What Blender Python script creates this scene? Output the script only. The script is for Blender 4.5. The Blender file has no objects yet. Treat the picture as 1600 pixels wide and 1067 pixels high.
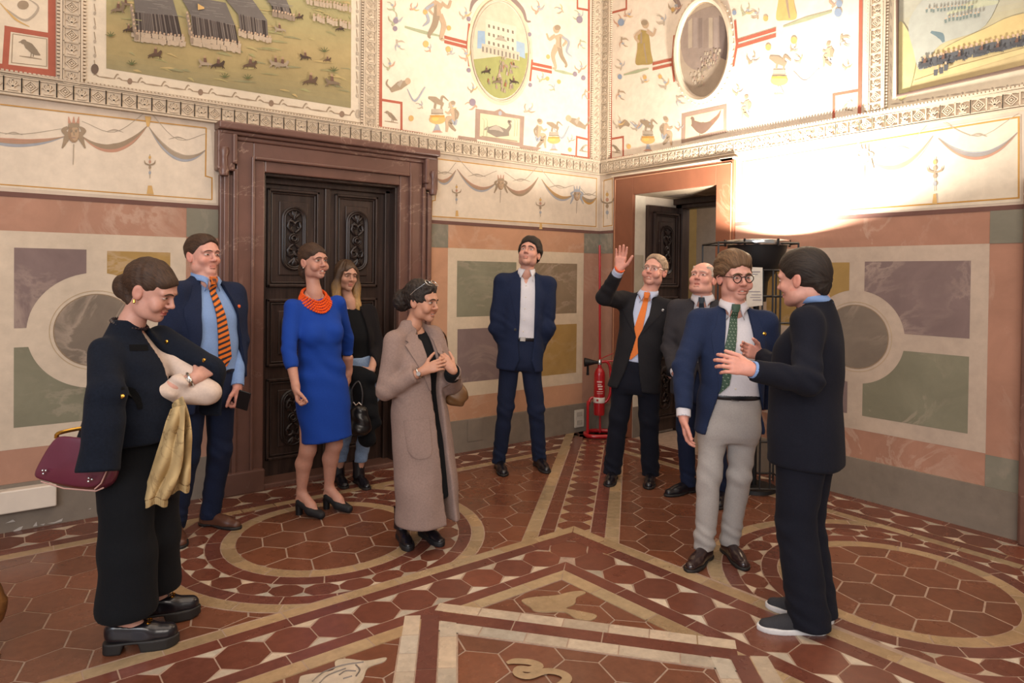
import bpy, bmesh, math, random
import numpy as np
from mathutils import Vector, Matrix

random.seed(7); RNG = np.random.RandomState(7)
SC = bpy.context.scene
COL = SC.collection
PI = math.pi

# ------------------------------------------------------------------ camera
# room axes: corner of the two painted walls at the origin, left wall on y=0, right wall on x=0
F, YAW, PITCH, ROLL, CY = 1061.93, .923716844, -.0120764, .01147526, 442.583
CAM = np.array([-4.92392936, -5.0388, 1.57])
FW = np.array([math.cos(YAW)*math.cos(PITCH), math.sin(YAW)*math.cos(PITCH), math.sin(PITCH)])
_r = np.array([math.sin(YAW), -math.cos(YAW), 0.0]); _u = np.cross(_r, FW)
RT = _r*math.cos(ROLL)+_u*math.sin(ROLL); UP = -_r*math.sin(ROLL)+_u*math.cos(ROLL)
RH = _r.copy(); FH = np.array([math.cos(YAW), math.sin(YAW), 0.0]); ZH = np.array([0, 0, 1.0])
cd = bpy.data.cameras.new('camera'); cam = bpy.data.objects.new('camera', cd); COL.objects.link(cam)
cd.sensor_width = 36; cd.lens = 36*F/1600; cd.shift_y = -(533.5-CY)/1600; cd.clip_start = .05
m = Matrix.Identity(4)
for i in range(3):
    m[i][0] = RT[i]; m[i][1] = UP[i]; m[i][2] = -FW[i]; m[i][3] = CAM[i]
cam.matrix_world = m
SC.camera = cam

# ------------------------------------------------------------------ world, lights, exposure
def lin(c):
    c = c/255.0
    return c/12.92 if c <= .04045 else ((c+.055)/1.055)**2.4
def rgb(r, g=None, b=None):
    if isinstance(r, str): r, g, b = int(r[0:2], 16), int(r[2:4], 16), int(r[4:6], 16)
    return (lin(r), lin(g), lin(b), 1.0)
w = bpy.data.worlds.new('world'); SC.world = w; w.use_nodes = True
bg = w.node_tree.nodes['Background']; bg.inputs[0].default_value = (1.0, .89, .81, 1); bg.inputs[1].default_value = .42
def area(name, loc, target, sx, sy, power, color, spread=180):
    l = bpy.data.lights.new(name, 'AREA'); l.shape = 'RECTANGLE'; l.size = sx; l.size_y = sy
    l.energy = power; l.color = color; l.spread = math.radians(spread)
    o = bpy.data.objects.new(name, l); COL.objects.link(o); o.location = loc
    d = Vector(target)-Vector(loc); o.rotation_euler = d.to_track_quat('-Z', 'Y').to_euler()
    return o
area('vault_glow', (-3.6, -3.6, 5.9), (-3.4, -3.4, 0), 5.5, 5.5, 165, (1.0, .87, .77))
area('window_daylight', (-8.6, -6.2, 2.9), (-3.0, -2.0, 1.0), 2.6, 3.0, 135, (.74, .84, 1.0))
area('uplight_glow_left', (-2.6, -5.6, 4.6), (-2.0, 0, 3.0), 2.4, 1.6, 16, (1.0, .89, .79))
area('front_fill', (-6.6, -7.4, 3.4), (-2.4, -1.4, .9), 4.2, 2.6, 200, (1.0, .89, .79))  # fill light added behind the camera to brighten figures and lower walls
SC.view_settings.view_transform = 'Standard'; SC.view_settings.look = 'None'
SC.view_settings.gamma = 1; SC.view_settings.use_curve_mapping = False
SC.view_settings.exposure = 0.0

# ------------------------------------------------------------------ pixels of the photograph -> places in the room
def ray(x, y): return FW + RT*(x-800)/F - UP*(y-CY)/F
def FL(x, y, z=0.0):
    d = ray(x, y); return CAM + d*(z-CAM[2])/d[2]
def AT(x, y, D): return CAM + ray(x, y)*D
def on_left(x, y, o=0.0):
    d = ray(x, y); t = (o-CAM[1])/d[1]; p = CAM+d*t; return p[0], p[2], t
def on_right(x, y, o=0.0):
    d = ray(x, y); t = (o-CAM[0])/d[0]; p = CAM+d*t; return p[1], p[2], t

# ------------------------------------------------------------------ materials
MATS = {}
def newmat(name):
    mt = bpy.data.materials.new(name); mt.use_nodes = True
    nt = mt.node_tree; b = nt.nodes['Principled BSDF']
    return mt, nt, b
def N(nt, t, **kw):
    n = nt.nodes.new(t)
    for k, v in kw.items():
        if k in n.inputs: n.inputs[k].default_value = v
        else: setattr(n, k, v)
    return n
def noise(nt, scale, detail=4, rough=.55, dist=0.0, vec=None):
    n = N(nt, 'ShaderNodeTexNoise'); n.inputs['Scale'].default_value = scale
    n.inputs['Detail'].default_value = detail; n.inputs['Roughness'].default_value = rough
    n.inputs['Distortion'].default_value = dist
    if vec is None:
        tc = N(nt, 'ShaderNodeTexCoord'); vec = tc.outputs['Object']
    nt.links.new(vec, n.inputs['Vector']); return n
def ramp(nt, src, stops):
    r = N(nt, 'ShaderNodeValToRGB'); e = r.color_ramp.elements
    while len(e) < len(stops): e.new(.5)
    for i, (p, c) in enumerate(stops):
        e[i].position = p; e[i].color = c
    nt.links.new(src, r.inputs[0]); return r
def g(v): return (v, v, v, 1)
def mixc(nt, mode, fac, a, b):
    mx = N(nt, 'ShaderNodeMix'); mx.data_type = 'RGBA'; mx.blend_type = mode
    for sock, v in ((mx.inputs[0], fac), (mx.inputs[6], a), (mx.inputs[7], b)):
        if hasattr(v, 'is_output'): nt.links.new(v, sock)
        else: sock.default_value = v
    return mx.outputs[2]
def bump(nt, b, src, strength, dist=.01):
    bp = N(nt, 'ShaderNodeBump'); bp.inputs['Strength'].default_value = strength; bp.inputs['Distance'].default_value = dist
    nt.links.new(src, bp.inputs['Height']); nt.links.new(bp.outputs[0], b.inputs['Normal'])
def colsrc(nt, color):
    if color is None:
        a = N(nt, 'ShaderNodeAttribute'); a.attribute_name = 'Col'; return a.outputs['Color']
    n = N(nt, 'ShaderNodeRGB'); n.outputs[0].default_value = color; return n.outputs[0]
def mat_plaster(name, color=None, lo=.80, hi=1.08, rough=.85, spec=.25, bs=.25):
    mt, nt, b = newmat(name); c = colsrc(nt, color)
    n1 = noise(nt, 1.7, 6, .62); n2 = noise(nt, 14, 4, .6)
    r1 = ramp(nt, n1.outputs[0], [(.3, g(lo)), (.72, g(hi))]); r2 = ramp(nt, n2.outputs[0], [(.3, g(.92)), (.7, g(1.05))])
    o = mixc(nt, 'MULTIPLY', 1.0, c, r1.outputs[0]); o = mixc(nt, 'MULTIPLY', 1.0, o, r2.outputs[0])
    nt.links.new(o, b.inputs['Base Color']); b.inputs['Roughness'].default_value = rough
    b.inputs['Specular IOR Level'].default_value = spec
    bump(nt, b, n2.outputs[0], bs, .006); return mt
def mat_marble(name, color=None, vein=rgb('d9cdbd'), amount=.5, scale=1.6, lo=.72, hi=1.15, rough=.6, spec=.35, vw=.035, cloud=2.2):
    mt, nt, b = newmat(name); c = colsrc(nt, color)
    n1 = noise(nt, cloud, 7, .65, .6); r1 = ramp(nt, n1.outputs[0], [(.28, g(lo)), (.72, g(hi))])
    o = mixc(nt, 'MULTIPLY', 1.0, c, r1.outputs[0])
    n2 = noise(nt, scale, 7, .6, 1.4)
    v = ramp(nt, n2.outputs[0], [(.5-vw, g(0)), (.5, g(1)), (.5+vw*.5, g(0))])
    n3 = noise(nt, scale*.9, 3, .5); k = ramp(nt, n3.outputs[0], [(.45, g(0)), (.62, g(amount))])
    f = N(nt, 'ShaderNodeMath', operation='MULTIPLY'); nt.links.new(v.outputs[0], f.inputs[0]); nt.links.new(k.outputs[0], f.inputs[1])
    o = mixc(nt, 'MIX', f.outputs[0], o, vein)
    nt.links.new(o, b.inputs['Base Color']); b.inputs['Roughness'].default_value = rough
    b.inputs['Specular IOR Level'].default_value = spec; return mt
def mat_tile(name):
    mt, nt, b = newmat(name); c = colsrc(nt, None)
    n1 = noise(nt, 1.1, 6, .65); n2 = noise(nt, 22, 5, .65)
    r1 = ramp(nt, n1.outputs[0], [(.3, g(.74)), (.7, g(1.12))]); r2 = ramp(nt, n2.outputs[0], [(.28, g(.80)), (.7, g(1.10))])
    o = mixc(nt, 'MULTIPLY', 1.0, c, r1.outputs[0]); o = mixc(nt, 'MULTIPLY', 1.0, o, r2.outputs[0])
    nt.links.new(o, b.inputs['Base Color'])
    rr = ramp(nt, n1.outputs[0], [(.3, g(.18)), (.7, g(.36))]); nt.links.new(rr.outputs[0], b.inputs['Roughness'])
    b.inputs['Specular IOR Level'].default_value = .5
    bump(nt, b, n2.outputs[0], .12, .004); return mt
def mat_fabric(name, color, rough=.9, weave=700, vary=.12, spec=.15, sheen=.02, bs=.25):
    mt, nt, b = newmat(name); c = colsrc(nt, color)
    n1 = noise(nt, weave*.25, 3, .7); n0 = noise(nt, 5, 4, .6)
    r = ramp(nt, n1.outputs[0], [(.25, g(1-vary*2)), (.75, g(1+vary))]); r0 = ramp(nt, n0.outputs[0], [(.3, g(1-vary)), (.7, g(1+vary*.6))])
    o = mixc(nt, 'MULTIPLY', 1.0, c, r.outputs[0]); o = mixc(nt, 'MULTIPLY', 1.0, o, r0.outputs[0])
    nt.links.new(o, b.inputs['Base Color']); b.inputs['Roughness'].default_value = rough
    b.inputs['Specular IOR Level'].default_value = spec
    b.inputs['Sheen Weight'].default_value = sheen; b.inputs['Sheen Roughness'].default_value = .5
    bump(nt, b, n1.outputs[0], bs, .0025); return mt
def mat_skin(name):
    mt, nt, b = newmat(name); c = colsrc(nt, None)
    n1 = noise(nt, 60, 4, .6); r = ramp(nt, n1.outputs[0], [(.3, g(.93)), (.7, g(1.04))])
    o = mixc(nt, 'MULTIPLY', 1.0, c, r.outputs[0]); nt.links.new(o, b.inputs['Base Color'])
    b.inputs['Roughness'].default_value = .5; b.inputs['Specular IOR Level'].default_value = .4
    b.inputs['Subsurface Weight'].default_value = .08; b.inputs['Subsurface Radius'].default_value = (.012, .005, .003)
    bump(nt, b, n1.outputs[0], .06, .002); return mt
def mat_hair(name, c1, c2, scale=1.0):
    mt, nt, b = newmat(name)
    fl = N(nt, 'ShaderNodeAttribute'); fl.attribute_name = 'Flow'; n1 = noise(nt, 260*scale, 4, .7, 0, fl.outputs['Vector']); n2 = noise(nt, 60*scale, 3, .6, 0, fl.outputs['Vector'])
    r = ramp(nt, n1.outputs[0], [(.3, c1), (.72, c2)]); r2 = ramp(nt, n2.outputs[0], [(.3, g(.7)), (.7, g(1.2))])
    o = mixc(nt, 'MULTIPLY', 1.0, r.outputs[0], r2.outputs[0]); nt.links.new(o, b.inputs['Base Color'])
    b.inputs['Roughness'].default_value = .58; b.inputs['Specular IOR Level'].default_value = .35
    bump(nt, b, n1.outputs[0], .6, .008); return mt
def mat_plain(name, color, rough=.5, metal=0.0, spec=.5, coat=0.0, vary=.06, ns=20, bs=.05):
    mt, nt, b = newmat(name); c = colsrc(nt, color)
    n1 = noise(nt, ns, 4, .6); r = ramp(nt, n1.outputs[0], [(.3, g(1-vary*1.5)), (.7, g(1+vary))])
    o = mixc(nt, 'MULTIPLY', 1.0, c, r.outputs[0]); nt.links.new(o, b.inputs['Base Color'])
    b.inputs['Roughness'].default_value = rough; b.inputs['Metallic'].default_value = metal
    b.inputs['Specular IOR Level'].default_value = spec; b.inputs['Coat Weight'].default_value = coat
    if bs: bump(nt, b, n1.outputs[0], bs, .003)
    return mt
def mat_wood(name, c1, c2, rough=.4, axis=2):
    mt, nt, b = newmat(name); tc = N(nt, 'ShaderNodeTexCoord'); mp = N(nt, 'ShaderNodeMapping')
    s = [9, 9, 9]; s[axis] = .8; mp.inputs['Scale'].default_value = s
    nt.links.new(tc.outputs['Object'], mp.inputs[0])
    n1 = noise(nt, 3.0, 8, .65, .8, mp.outputs[0]); r = ramp(nt, n1.outputs[0], [(.3, c1), (.72, c2)])
    nt.links.new(r.outputs[0], b.inputs['Base Color']); b.inputs['Roughness'].default_value = rough
    b.inputs['Specular IOR Level'].default_value = .45
    bump(nt, b, n1.outputs[0], .15, .004); return mt

# ------------------------------------------------------------------ mesh helpers
def link(name, verts, faces, mat, parent=None, cols=None, smooth=False, base=None):
    """one mesh object; cols: one RGBA per vertex"""
    me = bpy.data.meshes.new(name)
    V = np.asarray(verts, dtype=np.float32)
    if base is not None: V = V-np.asarray(base, dtype=np.float32)
    me.from_pydata(V.tolist() if not isinstance(faces, np.ndarray) else [], [], faces if not isinstance(faces, np.ndarray) else [])
    if isinstance(faces, np.ndarray):
        nf = len(faces); k = faces.shape[1]
        me.vertices.add(len(V)); me.vertices.foreach_set('co', V.ravel())
        me.loops.add(nf*k); me.loops.foreach_set('vertex_index', faces.astype(np.int32).ravel())
        me.polygons.add(nf); me.polygons.foreach_set('loop_start', np.arange(0, nf*k, k, dtype=np.int32))
        me.update(calc_edges=True); me.validate()
    if cols is not None:
        a = me.color_attributes.new('Col', 'FLOAT_COLOR', 'POINT')
        a.data.foreach_set('color', np.asarray(cols, dtype=np.float32).ravel())
    if smooth:
        me.polygons.foreach_set('use_smooth', np.ones(len(me.polygons), dtype=bool))
    if mat is not None: me.materials.append(mat)
    o = bpy.data.objects.new(name, me); COL.objects.link(o)
    if parent is not None: o.parent = parent
    return o
def tag(o, label=None, cat=None, group=None, kind=None):
    if label: o['label'] = label
    if cat: o['category'] = cat
    if group: o['group'] = group
    if kind: o['kind'] = kind
    return o
def empty(name, loc=(0, 0, 0), label=None, cat=None, group=None, kind=None):
    o = bpy.data.objects.new(name, None); COL.objects.link(o); o.location = Vector([float(v) for v in loc])
    o.empty_display_size = .1
    return tag(o, label, cat, group, kind)
class MB:
    """collects simple solids into one mesh"""
    def __init__(s): s.v = []; s.f = []; s.c = []; s.cur = (1, 1, 1, 1)
    def add(s, vs, fs, col=None):
        n = len(s.v); s.v += [tuple(map(float, p)) for p in vs]; s.f += [tuple(i+n for i in f) for f in fs]
        s.c += [col or s.cur]*len(vs); return s
    def box(s, x0, x1, y0, y1, z0, z1, col=None):
        vs = [(x, y, z) for x in (x0, x1) for y in (y0, y1) for z in (z0, z1)]
        return s.add(vs, [(0, 1, 3, 2), (4, 6, 7, 5), (0, 4, 5, 1), (2, 3, 7, 6), (0, 2, 6, 4), (1, 5, 7, 3)], col)
    def tube(s, pts, r, n=8, col=None, closed=False, caps=True, flat=1.0):
        pts = [np.array(p, float) for p in pts]; m_ = len(pts)
        rs = r if hasattr(r, '__len__') else [r]*m_
        up = np.array([0, 0, 1.0]); vs = []; prev = None
        for i, p in enumerate(pts):
            a = pts[(i-1) % m_] if (closed or i > 0) else p; b = pts[(i+1) % m_] if (closed or i < m_-1) else p
            t = b-a; t /= (np.linalg.norm(t)+1e-9)
            if prev is None:
                q = np.array([1.0, 0, 0]) if abs(t[2]) > .9 else up; nrm = np.cross(t, q)
            else: nrm = prev-t*(prev@t)
            nrm /= (np.linalg.norm(nrm)+1e-9); prev = nrm; bn = np.cross(t, nrm)
            for k in range(n):
                an = 2*PI*k/n; vs.append(p+(nrm*math.cos(an)+bn*math.sin(an)*flat)*rs[i])
        fs = []
        for i in range(m_ if closed else m_-1):
            j = (i+1) % m_
            for k in range(n): fs.append((i*n+k, i*n+(k+1) % n, j*n+(k+1) % n, j*n+k))
        if caps and not closed: fs.append(tuple(range(n))[::-1]); fs.append(tuple((m_-1)*n+k for k in range(n)))
        return s.add(vs, fs, col)
    def lathe(s, prof, c=(0, 0, 0), n=32, col=None, axis=(0, 0, 1)):
        ax = Vector(axis).normalized(); q = Vector((0, 0, 1)).rotation_difference(ax)
        vs = []
        for r, z in prof:
            for k in range(n):
                an = 2*PI*k/n; p = q @ Vector((r*math.cos(an), r*math.sin(an), z)); vs.append((p.x+c[0], p.y+c[1], p.z+c[2]))
        fs = []
        for i in range(len(prof)-1):
            for k in range(n): fs.append((i*n+k, i*n+(k+1) % n, (i+1)*n+(k+1) % n, (i+1)*n+k))
        return s.add(vs, fs, col)
    def prism(s, poly, z0, z1, tr, col=None):
        """poly of (a, b); tr(a, b, h) -> xyz; solid between heights z0 and z1 with the top at z1"""
        n = len(poly)
        vs = [tr(a, b, z0) for a, b in poly]+[tr(a, b, z1) for a, b in poly]
        fs = [tuple(range(n, 2*n)), tuple(range(n))[::-1]]+[(i, (i+1) % n, n+(i+1) % n, n+i) for i in range(n)]
        return s.add(vs, fs, col)
    def build(s, name, mat, parent=None, smooth=False, base=None, kind=None):
        o = link(name, s.v, s.f, mat, parent, cols=s.c, smooth=False, base=base)
        bm = bmesh.new(); bm.from_mesh(o.data); bmesh.ops.recalc_face_normals(bm, faces=bm.faces)
        if smooth:
            for f in bm.faces: f.smooth = True
            for e in bm.edges:
                if len(e.link_faces) == 2 and e.calc_face_angle(0) > .7: e.smooth = False
        bm.to_mesh(o.data); bm.free()
        if kind: o['kind'] = kind
        return o
def bevel(o, w, seg=2):
    md = o.modifiers.new('bevel', 'BEVEL'); md.width = w; md.segments = seg; md.limit_method = 'ANGLE'; return o

# ------------------------------------------------------------------ palette of the room
M_PLASTER = mat_plaster('aged_plaster', rgb('cbbaa7'), .82, 1.08)
M_PAINT = mat_plaster('fresco_paint', None, .86, 1.07, bs=.12)
M_STUCCO = mat_plaster('stucco', rgb('cbbaa3'), .8, 1.08, bs=.3)
M_FAUX = mat_marble('painted_marble', None, rgb('cdb9a6'), .32, 1.4, .84, 1.12, .85, .2, .05, 3.0)
M_PORTAL = mat_marble('red_brown_marble', rgb('6c4d43'), rgb('bda391'), .45, 1.0, .70, 1.2, .32, .5, .007)
M_FRAME2 = mat_marble('russet_stone', rgb('7e4e38'), rgb('caa58c'), .35, 1.0, .8, 1.12, .5, .4, .010)
M_WOOD = mat_wood('dark_walnut', rgb('211714'), rgb('48362f'), .36)
M_WOODC = mat_wood('carved_walnut', rgb('140d0b'), rgb('33241f'), .42)
M_TILE = mat_tile('terracotta')
M_GROUT = mat_plain('grout', rgb('a08876'), .85, vary=.15)
M_CEIL = mat_plaster('ceiling_plaster', rgb('cdb89b'))
M_SKIRT = mat_plaster('grey_skirting', rgb('7f7468'), .82, 1.1, rough=.7)
M_WHITEM = mat_marble('white_marble', rgb('d6cbbd'), rgb('8d8379'), .5, 2.0, .88, 1.06, .4, .5)

tL = lambda a, b, h: (a, -h, b)
tR = lambda a, b, h: (-h, a, b)

# ------------------------------------------------------------------ shell: floor slab, two walls, vault
mb = MB(); mb.box(-9.5, .05, -9.5, .2, -.25, -.0032, rgb('8c7466')); mb.box(.05, 3.2, -3.0, .6, -.25, -.0)
FLOOR = mb.build('floor', M_GROUT, kind='structure')
D1 = (-3.395, -2.312, 2.29)          # door 1 opening in the left wall: x0, x1, top
D2 = (-1.445, -.49, 2.362)           # door 2 opening in the right wall: y0, y1, top
mb = MB(); mb.box(-9.5, D1[0], 0, .5, -.05, 6.3); mb.box(D1[1], .9, 0, .5, -.05, 6.3); mb.box(D1[0], D1[1], 0, .5, D1[2], 6.3)
WALL_L = mb.build('wall_left', M_PLASTER, kind='structure')
mb = MB(); mb.box(0, .72, -9.5, D2[0], -.05, 6.3); mb.box(0, .72, D2[1], 0, -.05, 6.3); mb.box(0, .72, D2[0], D2[1], D2[2], 6.3)
WALL_R = mb.build('wall_right', M_PLASTER, kind='structure')
mb = MB(); mb.box(-9.5, .8, -9.5, .6, 6.2, 6.4)
mb.build('ceiling', M_CEIL, kind='structure')
# the room seen through the second doorway
mb = MB(); mb.box(2.0, 2.2, -3.0, .33, 0, 3.6, rgb('b3aba6')); mb.box(.72, 2.2, .33, .6, 0, 3.6, rgb('a38d60'));
mb.build('wall_beyond', mat_plaster('far_room_plaster', None), kind='structure')
mb = MB(); mb.box(.72, 3.1, -3.0, .6, 3.6, 3.7); mb.build('ceiling_beyond', M_CEIL, kind='structure')
pl = bpy.data.lights.new('far_room_lamp', 'POINT'); pl.energy = 40; pl.color = (1, .9, .8); pl.shadow_soft_size = .3
plo = bpy.data.objects.new('far_room_lamp', pl); COL.objects.link(plo); plo.location = (1.4, -1.7, 3.0)

# ------------------------------------------------------------------ painting on the walls
def spline(pts, n=6, closed=False):
    P = [np.array(p, float) for p in pts]; m_ = len(P); out = []
    if m_ < 3: return P
    for i in range(m_ if closed else m_-1):
        p0 = P[(i-1) % m_] if (closed or i > 0) else P[0]*2-P[1]; p1 = P[i]; p2 = P[(i+1) % m_]
        p3 = P[(i+2) % m_] if (closed or i < m_-2) else P[-1]*2-P[-2]
        for k in range(n):
            t = k/n; out.append(.5*((2*p1)+(-p0+p2)*t+(2*p0-5*p1+4*p2-p3)*t*t+(-p0+3*p1-3*p2+p3)*t**3))
    if not closed: out.append(P[-1])
    return out
class Paint:
    """flat pigment on a wall plane; px methods take places read off the photograph, w methods take wall metres"""
    def __init__(s, side, base=.0012):
        s.side = side; s.on = on_left if side == 'L' else on_right; s.tr = tL if side == 'L' else tR
        s.v = []; s.f = []; s.c = []; Paint.count = getattr(Paint, 'count', 0)+1; s.h = base+Paint.count*.0000071
    def _emit(s, vs, fs, col):
        n = len(s.v); s.h += .00004
        s.v += [s.tr(a, b, s.h) for a, b in vs]; s.f += [tuple(i+n for i in f) for f in fs]
        s.c += ([col]*len(vs) if isinstance(col[0], float) else col)
    def wpoly(s, pts, col): s._emit(pts, [tuple(range(len(pts)))], col); return s
    def wrect(s, a0, a1, b0, b1, col): return s.wpoly([(a0, b0), (a1, b0), (a1, b1), (a0, b1)], col)
    def wring(s, a, b, r0, r1, col, n=48, t0=0, t1=2*PI, sy=1.0):
        vs = []; full = abs(t1-t0-2*PI) < 1e-6
        for k in range(n+1):
            t = t0+(t1-t0)*k/n
            vs += [(a+r0*math.cos(t), b+r0*sy*math.sin(t)), (a+r1*math.cos(t), b+r1*sy*math.sin(t))]
        s._emit(vs, [(2*k, 2*k+1, 2*k+3, 2*k+2) for k in range(n)], col); return s
    def wdisc(s, a, b, r, col, n=40, sy=1.0):
        return s.wpoly([(a+r*math.cos(2*PI*k/n), b+r*sy*math.sin(2*PI*k/n)) for k in range(n)], col)
    def wstroke(s, pts, wd, col, sm=True, n=5):
        if not sm and len(pts) > 2:
            w0 = wd if not hasattr(wd, '__len__') else wd[0]; m0 = len(pts)
            for i in range(m0-1):
                a, b = np.array(pts[i], float), np.array(pts[i+1], float); u_ = (b-a)/(np.hypot(*(b-a))+1e-9)*w0/2
                s.wstroke([a-(u_ if i else 0), b+(u_ if i < m0-2 else 0)], w0, col, False)
            return s
        P = spline(pts, n) if sm else [np.array(p, float) for p in pts]
        m_ = len(P); vs = []
        if hasattr(wd, '__len__'): W = np.interp(np.linspace(0, 1, m_), np.linspace(0, 1, len(wd)), wd)
        else: W = [wd]*m_
        for i, p in enumerate(P):
            t = P[min(i+1, m_-1)]-P[max(i-1, 0)]; L = np.hypot(*t)+1e-9; nn = np.array([-t[1], t[0]])/L
            vs += [tuple(p+nn*W[i]/2), tuple(p-nn*W[i]/2)]
        s._emit(vs, [(2*k, 2*k+1, 2*k+3, 2*k+2) for k in range(m_-1)], col); return s
    def conv(s, pts):
        q = [s.on(x, y) for x, y in pts]; return [(a, b) for a, b, t in q], np.mean([t for a, b, t in q])/F
    def poly(s, pts, col, sm=False):
        if sm: pts = spline(pts, 5, True)
        q, k = s.conv(pts); return s.wpoly(q, col)
    def stroke(s, pts, wd, col, sm=True):
        q, k = s.conv(pts); k *= 1.12
        return s.wstroke(q, [x*k for x in wd] if hasattr(wd, '__len__') else wd*k, col, sm)
    def ell(s, x, y, rx, ry, col, rot=0, n=14):
        c, q = math.cos(rot), math.sin(rot)
        return s.poly([(x+rx*math.cos(t)*c-ry*math.sin(t)*q, y+rx*math.cos(t)*q+ry*math.sin(t)*c) for t in [2*PI*k/n for k in range(n)]], col)
    def build(s, name, mat=None, parent=None):
        o = link(name, s.v, s.f, mat or M_PAINT, parent or (WALL_L if s.side == 'L' else WALL_R), cols=s.c); return o

CREAM = rgb('c9b9a5'); PINK = rgb('a8806c'); GSQ = rgb('7d796b'); PURP = rgb('7d6b68'); GREEN = rgb('7e7b68'); OCHRE = rgb('a18350'); BROWN = rgb('83725d'); TAUPE = rgb('7a6e62')
LINE = rgb('6f5048')
def dado(side, a0, a1, ca, cb, panels, circle, cream=CREAM, pink=PINK):
    """painted dado field between a0 and a1, cream field between ca and cb"""
    p = Paint(side, .001); p.wrect(a0, a1, .285, 2.005, pink); p.build('pink_marble_border', M_FAUX)
    p = Paint(side, .0022); p.wrect(ca, cb, .49, 1.80, cream); p.build('cream_field', M_PAINT)
    for (x0, x1, z0, z1, col, nm) in panels:
        q = Paint(side, .0032); 
        if circle is None: q.wrect(x0, x1, z0, z1, col)
        else:
            cx, cz, R = circle; pts = [(x0, z0), (x1, z0), (x1, z1), (x0, z1)]
            # the corner nearest the circle is bitten out along the arc
            k = min(range(4), key=lambda i: (pts[i][0]-cx)**2+(pts[i][1]-cz)**2); c = pts[k]
            pr, nx = pts[k-1], pts[(k+1) % 4]
            def cut(a, b):
                for t in np.linspace(0, 1, 400):
                    u = (b[0]+(a[0]-b[0])*t, b[1]+(a[1]-b[1])*t)
                    if math.hypot(u[0]-cx, u[1]-cz) < R: return u
                return a
            e0, e1 = cut(c, pr), cut(c, nx)
            t0 = math.atan2(e0[1]-cz, e0[0]-cx); t1 = math.atan2(e1[1]-cz, e1[0]-cx)
            d = (t1-t0+PI) % (2*PI)-PI
            arc = [(cx+R*math.cos(t0+d*i/16), cz+R*math.sin(t0+d*i/16)) for i in range(17)]
            poly = [pts[(k+1+i) % 4] for i in range(3)]
            q.wpoly(arc[::1]+poly, col)
        q.build(nm, M_FAUX)
    if circle:
        cx, cz, R = circle
        q = Paint(side, .0034); q.wdisc(cx, cz, .225, TAUPE); q.build('marble_roundel', M_FAUX)
        q = Paint(side, .0038); q.wring(cx, cz, .225, .231, rgb('8f7a62')); q.wring(cx, cz, .248, .252, rgb('b59f80')); q.build('roundel_outline')
# left wall, left of door 1
dado('L', -9.5, -3.70, -5.02, -3.905, [(-4.85, -4.482, 1.217, 1.70, PURP, 'purple_panel'), (-4.37, -4.002, 1.217, 1.695, OCHRE, 'ochre_panel'), (-4.85, -4.482, .62, 1.102, GREEN, 'green_panel'), (-4.37, -4.002, .62, 1.10, PURP, 'purple_panel')], (-4.425, 1.19, .365))
# left wall, between door 1 and the corner
dado('L', -1.985, -.12, -1.818, -.215, [(-1.723, -1.07, 1.197, 1.69, GREEN, 'green_panel'), (-.96, -.305, 1.197, 1.69, BROWN, 'brown_panel'), (-1.712, -1.07, .615, 1.09, PURP, 'purple_panel'), (-.96, -.30, .60, 1.09, OCHRE, 'ochre_panel')], None, rgb('ccbba3'), rgb('b98d70'))
# right wall
dado('R', -3.628, -1.62, -3.452, -1.75, [(-3.352, -2.69, 1.2, 1.695, PURP, 'purple_panel'), (-2.582, -1.92, 1.2, 1.69, OCHRE, 'ochre_panel'), (-3.352, -2.69, .595, 1.085, GREEN, 'green_panel'), (-2.582, -1.92, .595, 1.085, PURP, 'purple_panel')], (-2.632, 1.155, .335), rgb('bba998'), rgb('a67c68'))
for side, rects in (('L', [(-3.903, -3.70, 1.805, 2.005), (-1.985, -1.818, 1.80, 2.0), (-.215, -.0, 1.80, 2.0)]), ('R', [(-3.628, -3.452, 1.80, 2.005), (-3.628, -3.452, .285, .484), (-.235, 0, 1.80, 2.0)])):
    for r in rects:
        q = Paint(side, .0042); q.wrect(*r, GSQ); q.build('grey_green_corner_square', M_FAUX)
for side, r in (('L', (-.215, 0, .285, 1.80)), ('R', (-.235, 0, .285, 1.80))):
    q = Paint(side, .0026); q.wrect(*r, rgb('a67f6b')); q.build('rose_corner_strip', M_FAUX)
for side, segs in (('L', [(-9.5, -3.70), (-1.985, 0)]), ('R', [(-9.5, -1.62), (-.23, 0)])):
    for n_, (a0, a1) in enumerate(segs):
        q = Paint(side, .0046); q.wrect(a0, a1, 2.003, 2.032, LINE); q.build('dark_red_line')
        mb = MB(); d = .018
        t = tL if side == 'L' else tR
        mb.prism([(0, -.01), (d, -.01), (d*.6, .282), (0, .285)], a0, a1, (lambda x, z, s_: (s_, -x, z)) if side == 'L' else (lambda x, z, s_: (-x, s_, z)))
        mb.build('baseboard_'+('left' if side == 'L' else 'right'), M_SKIRT, kind='structure')

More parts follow.
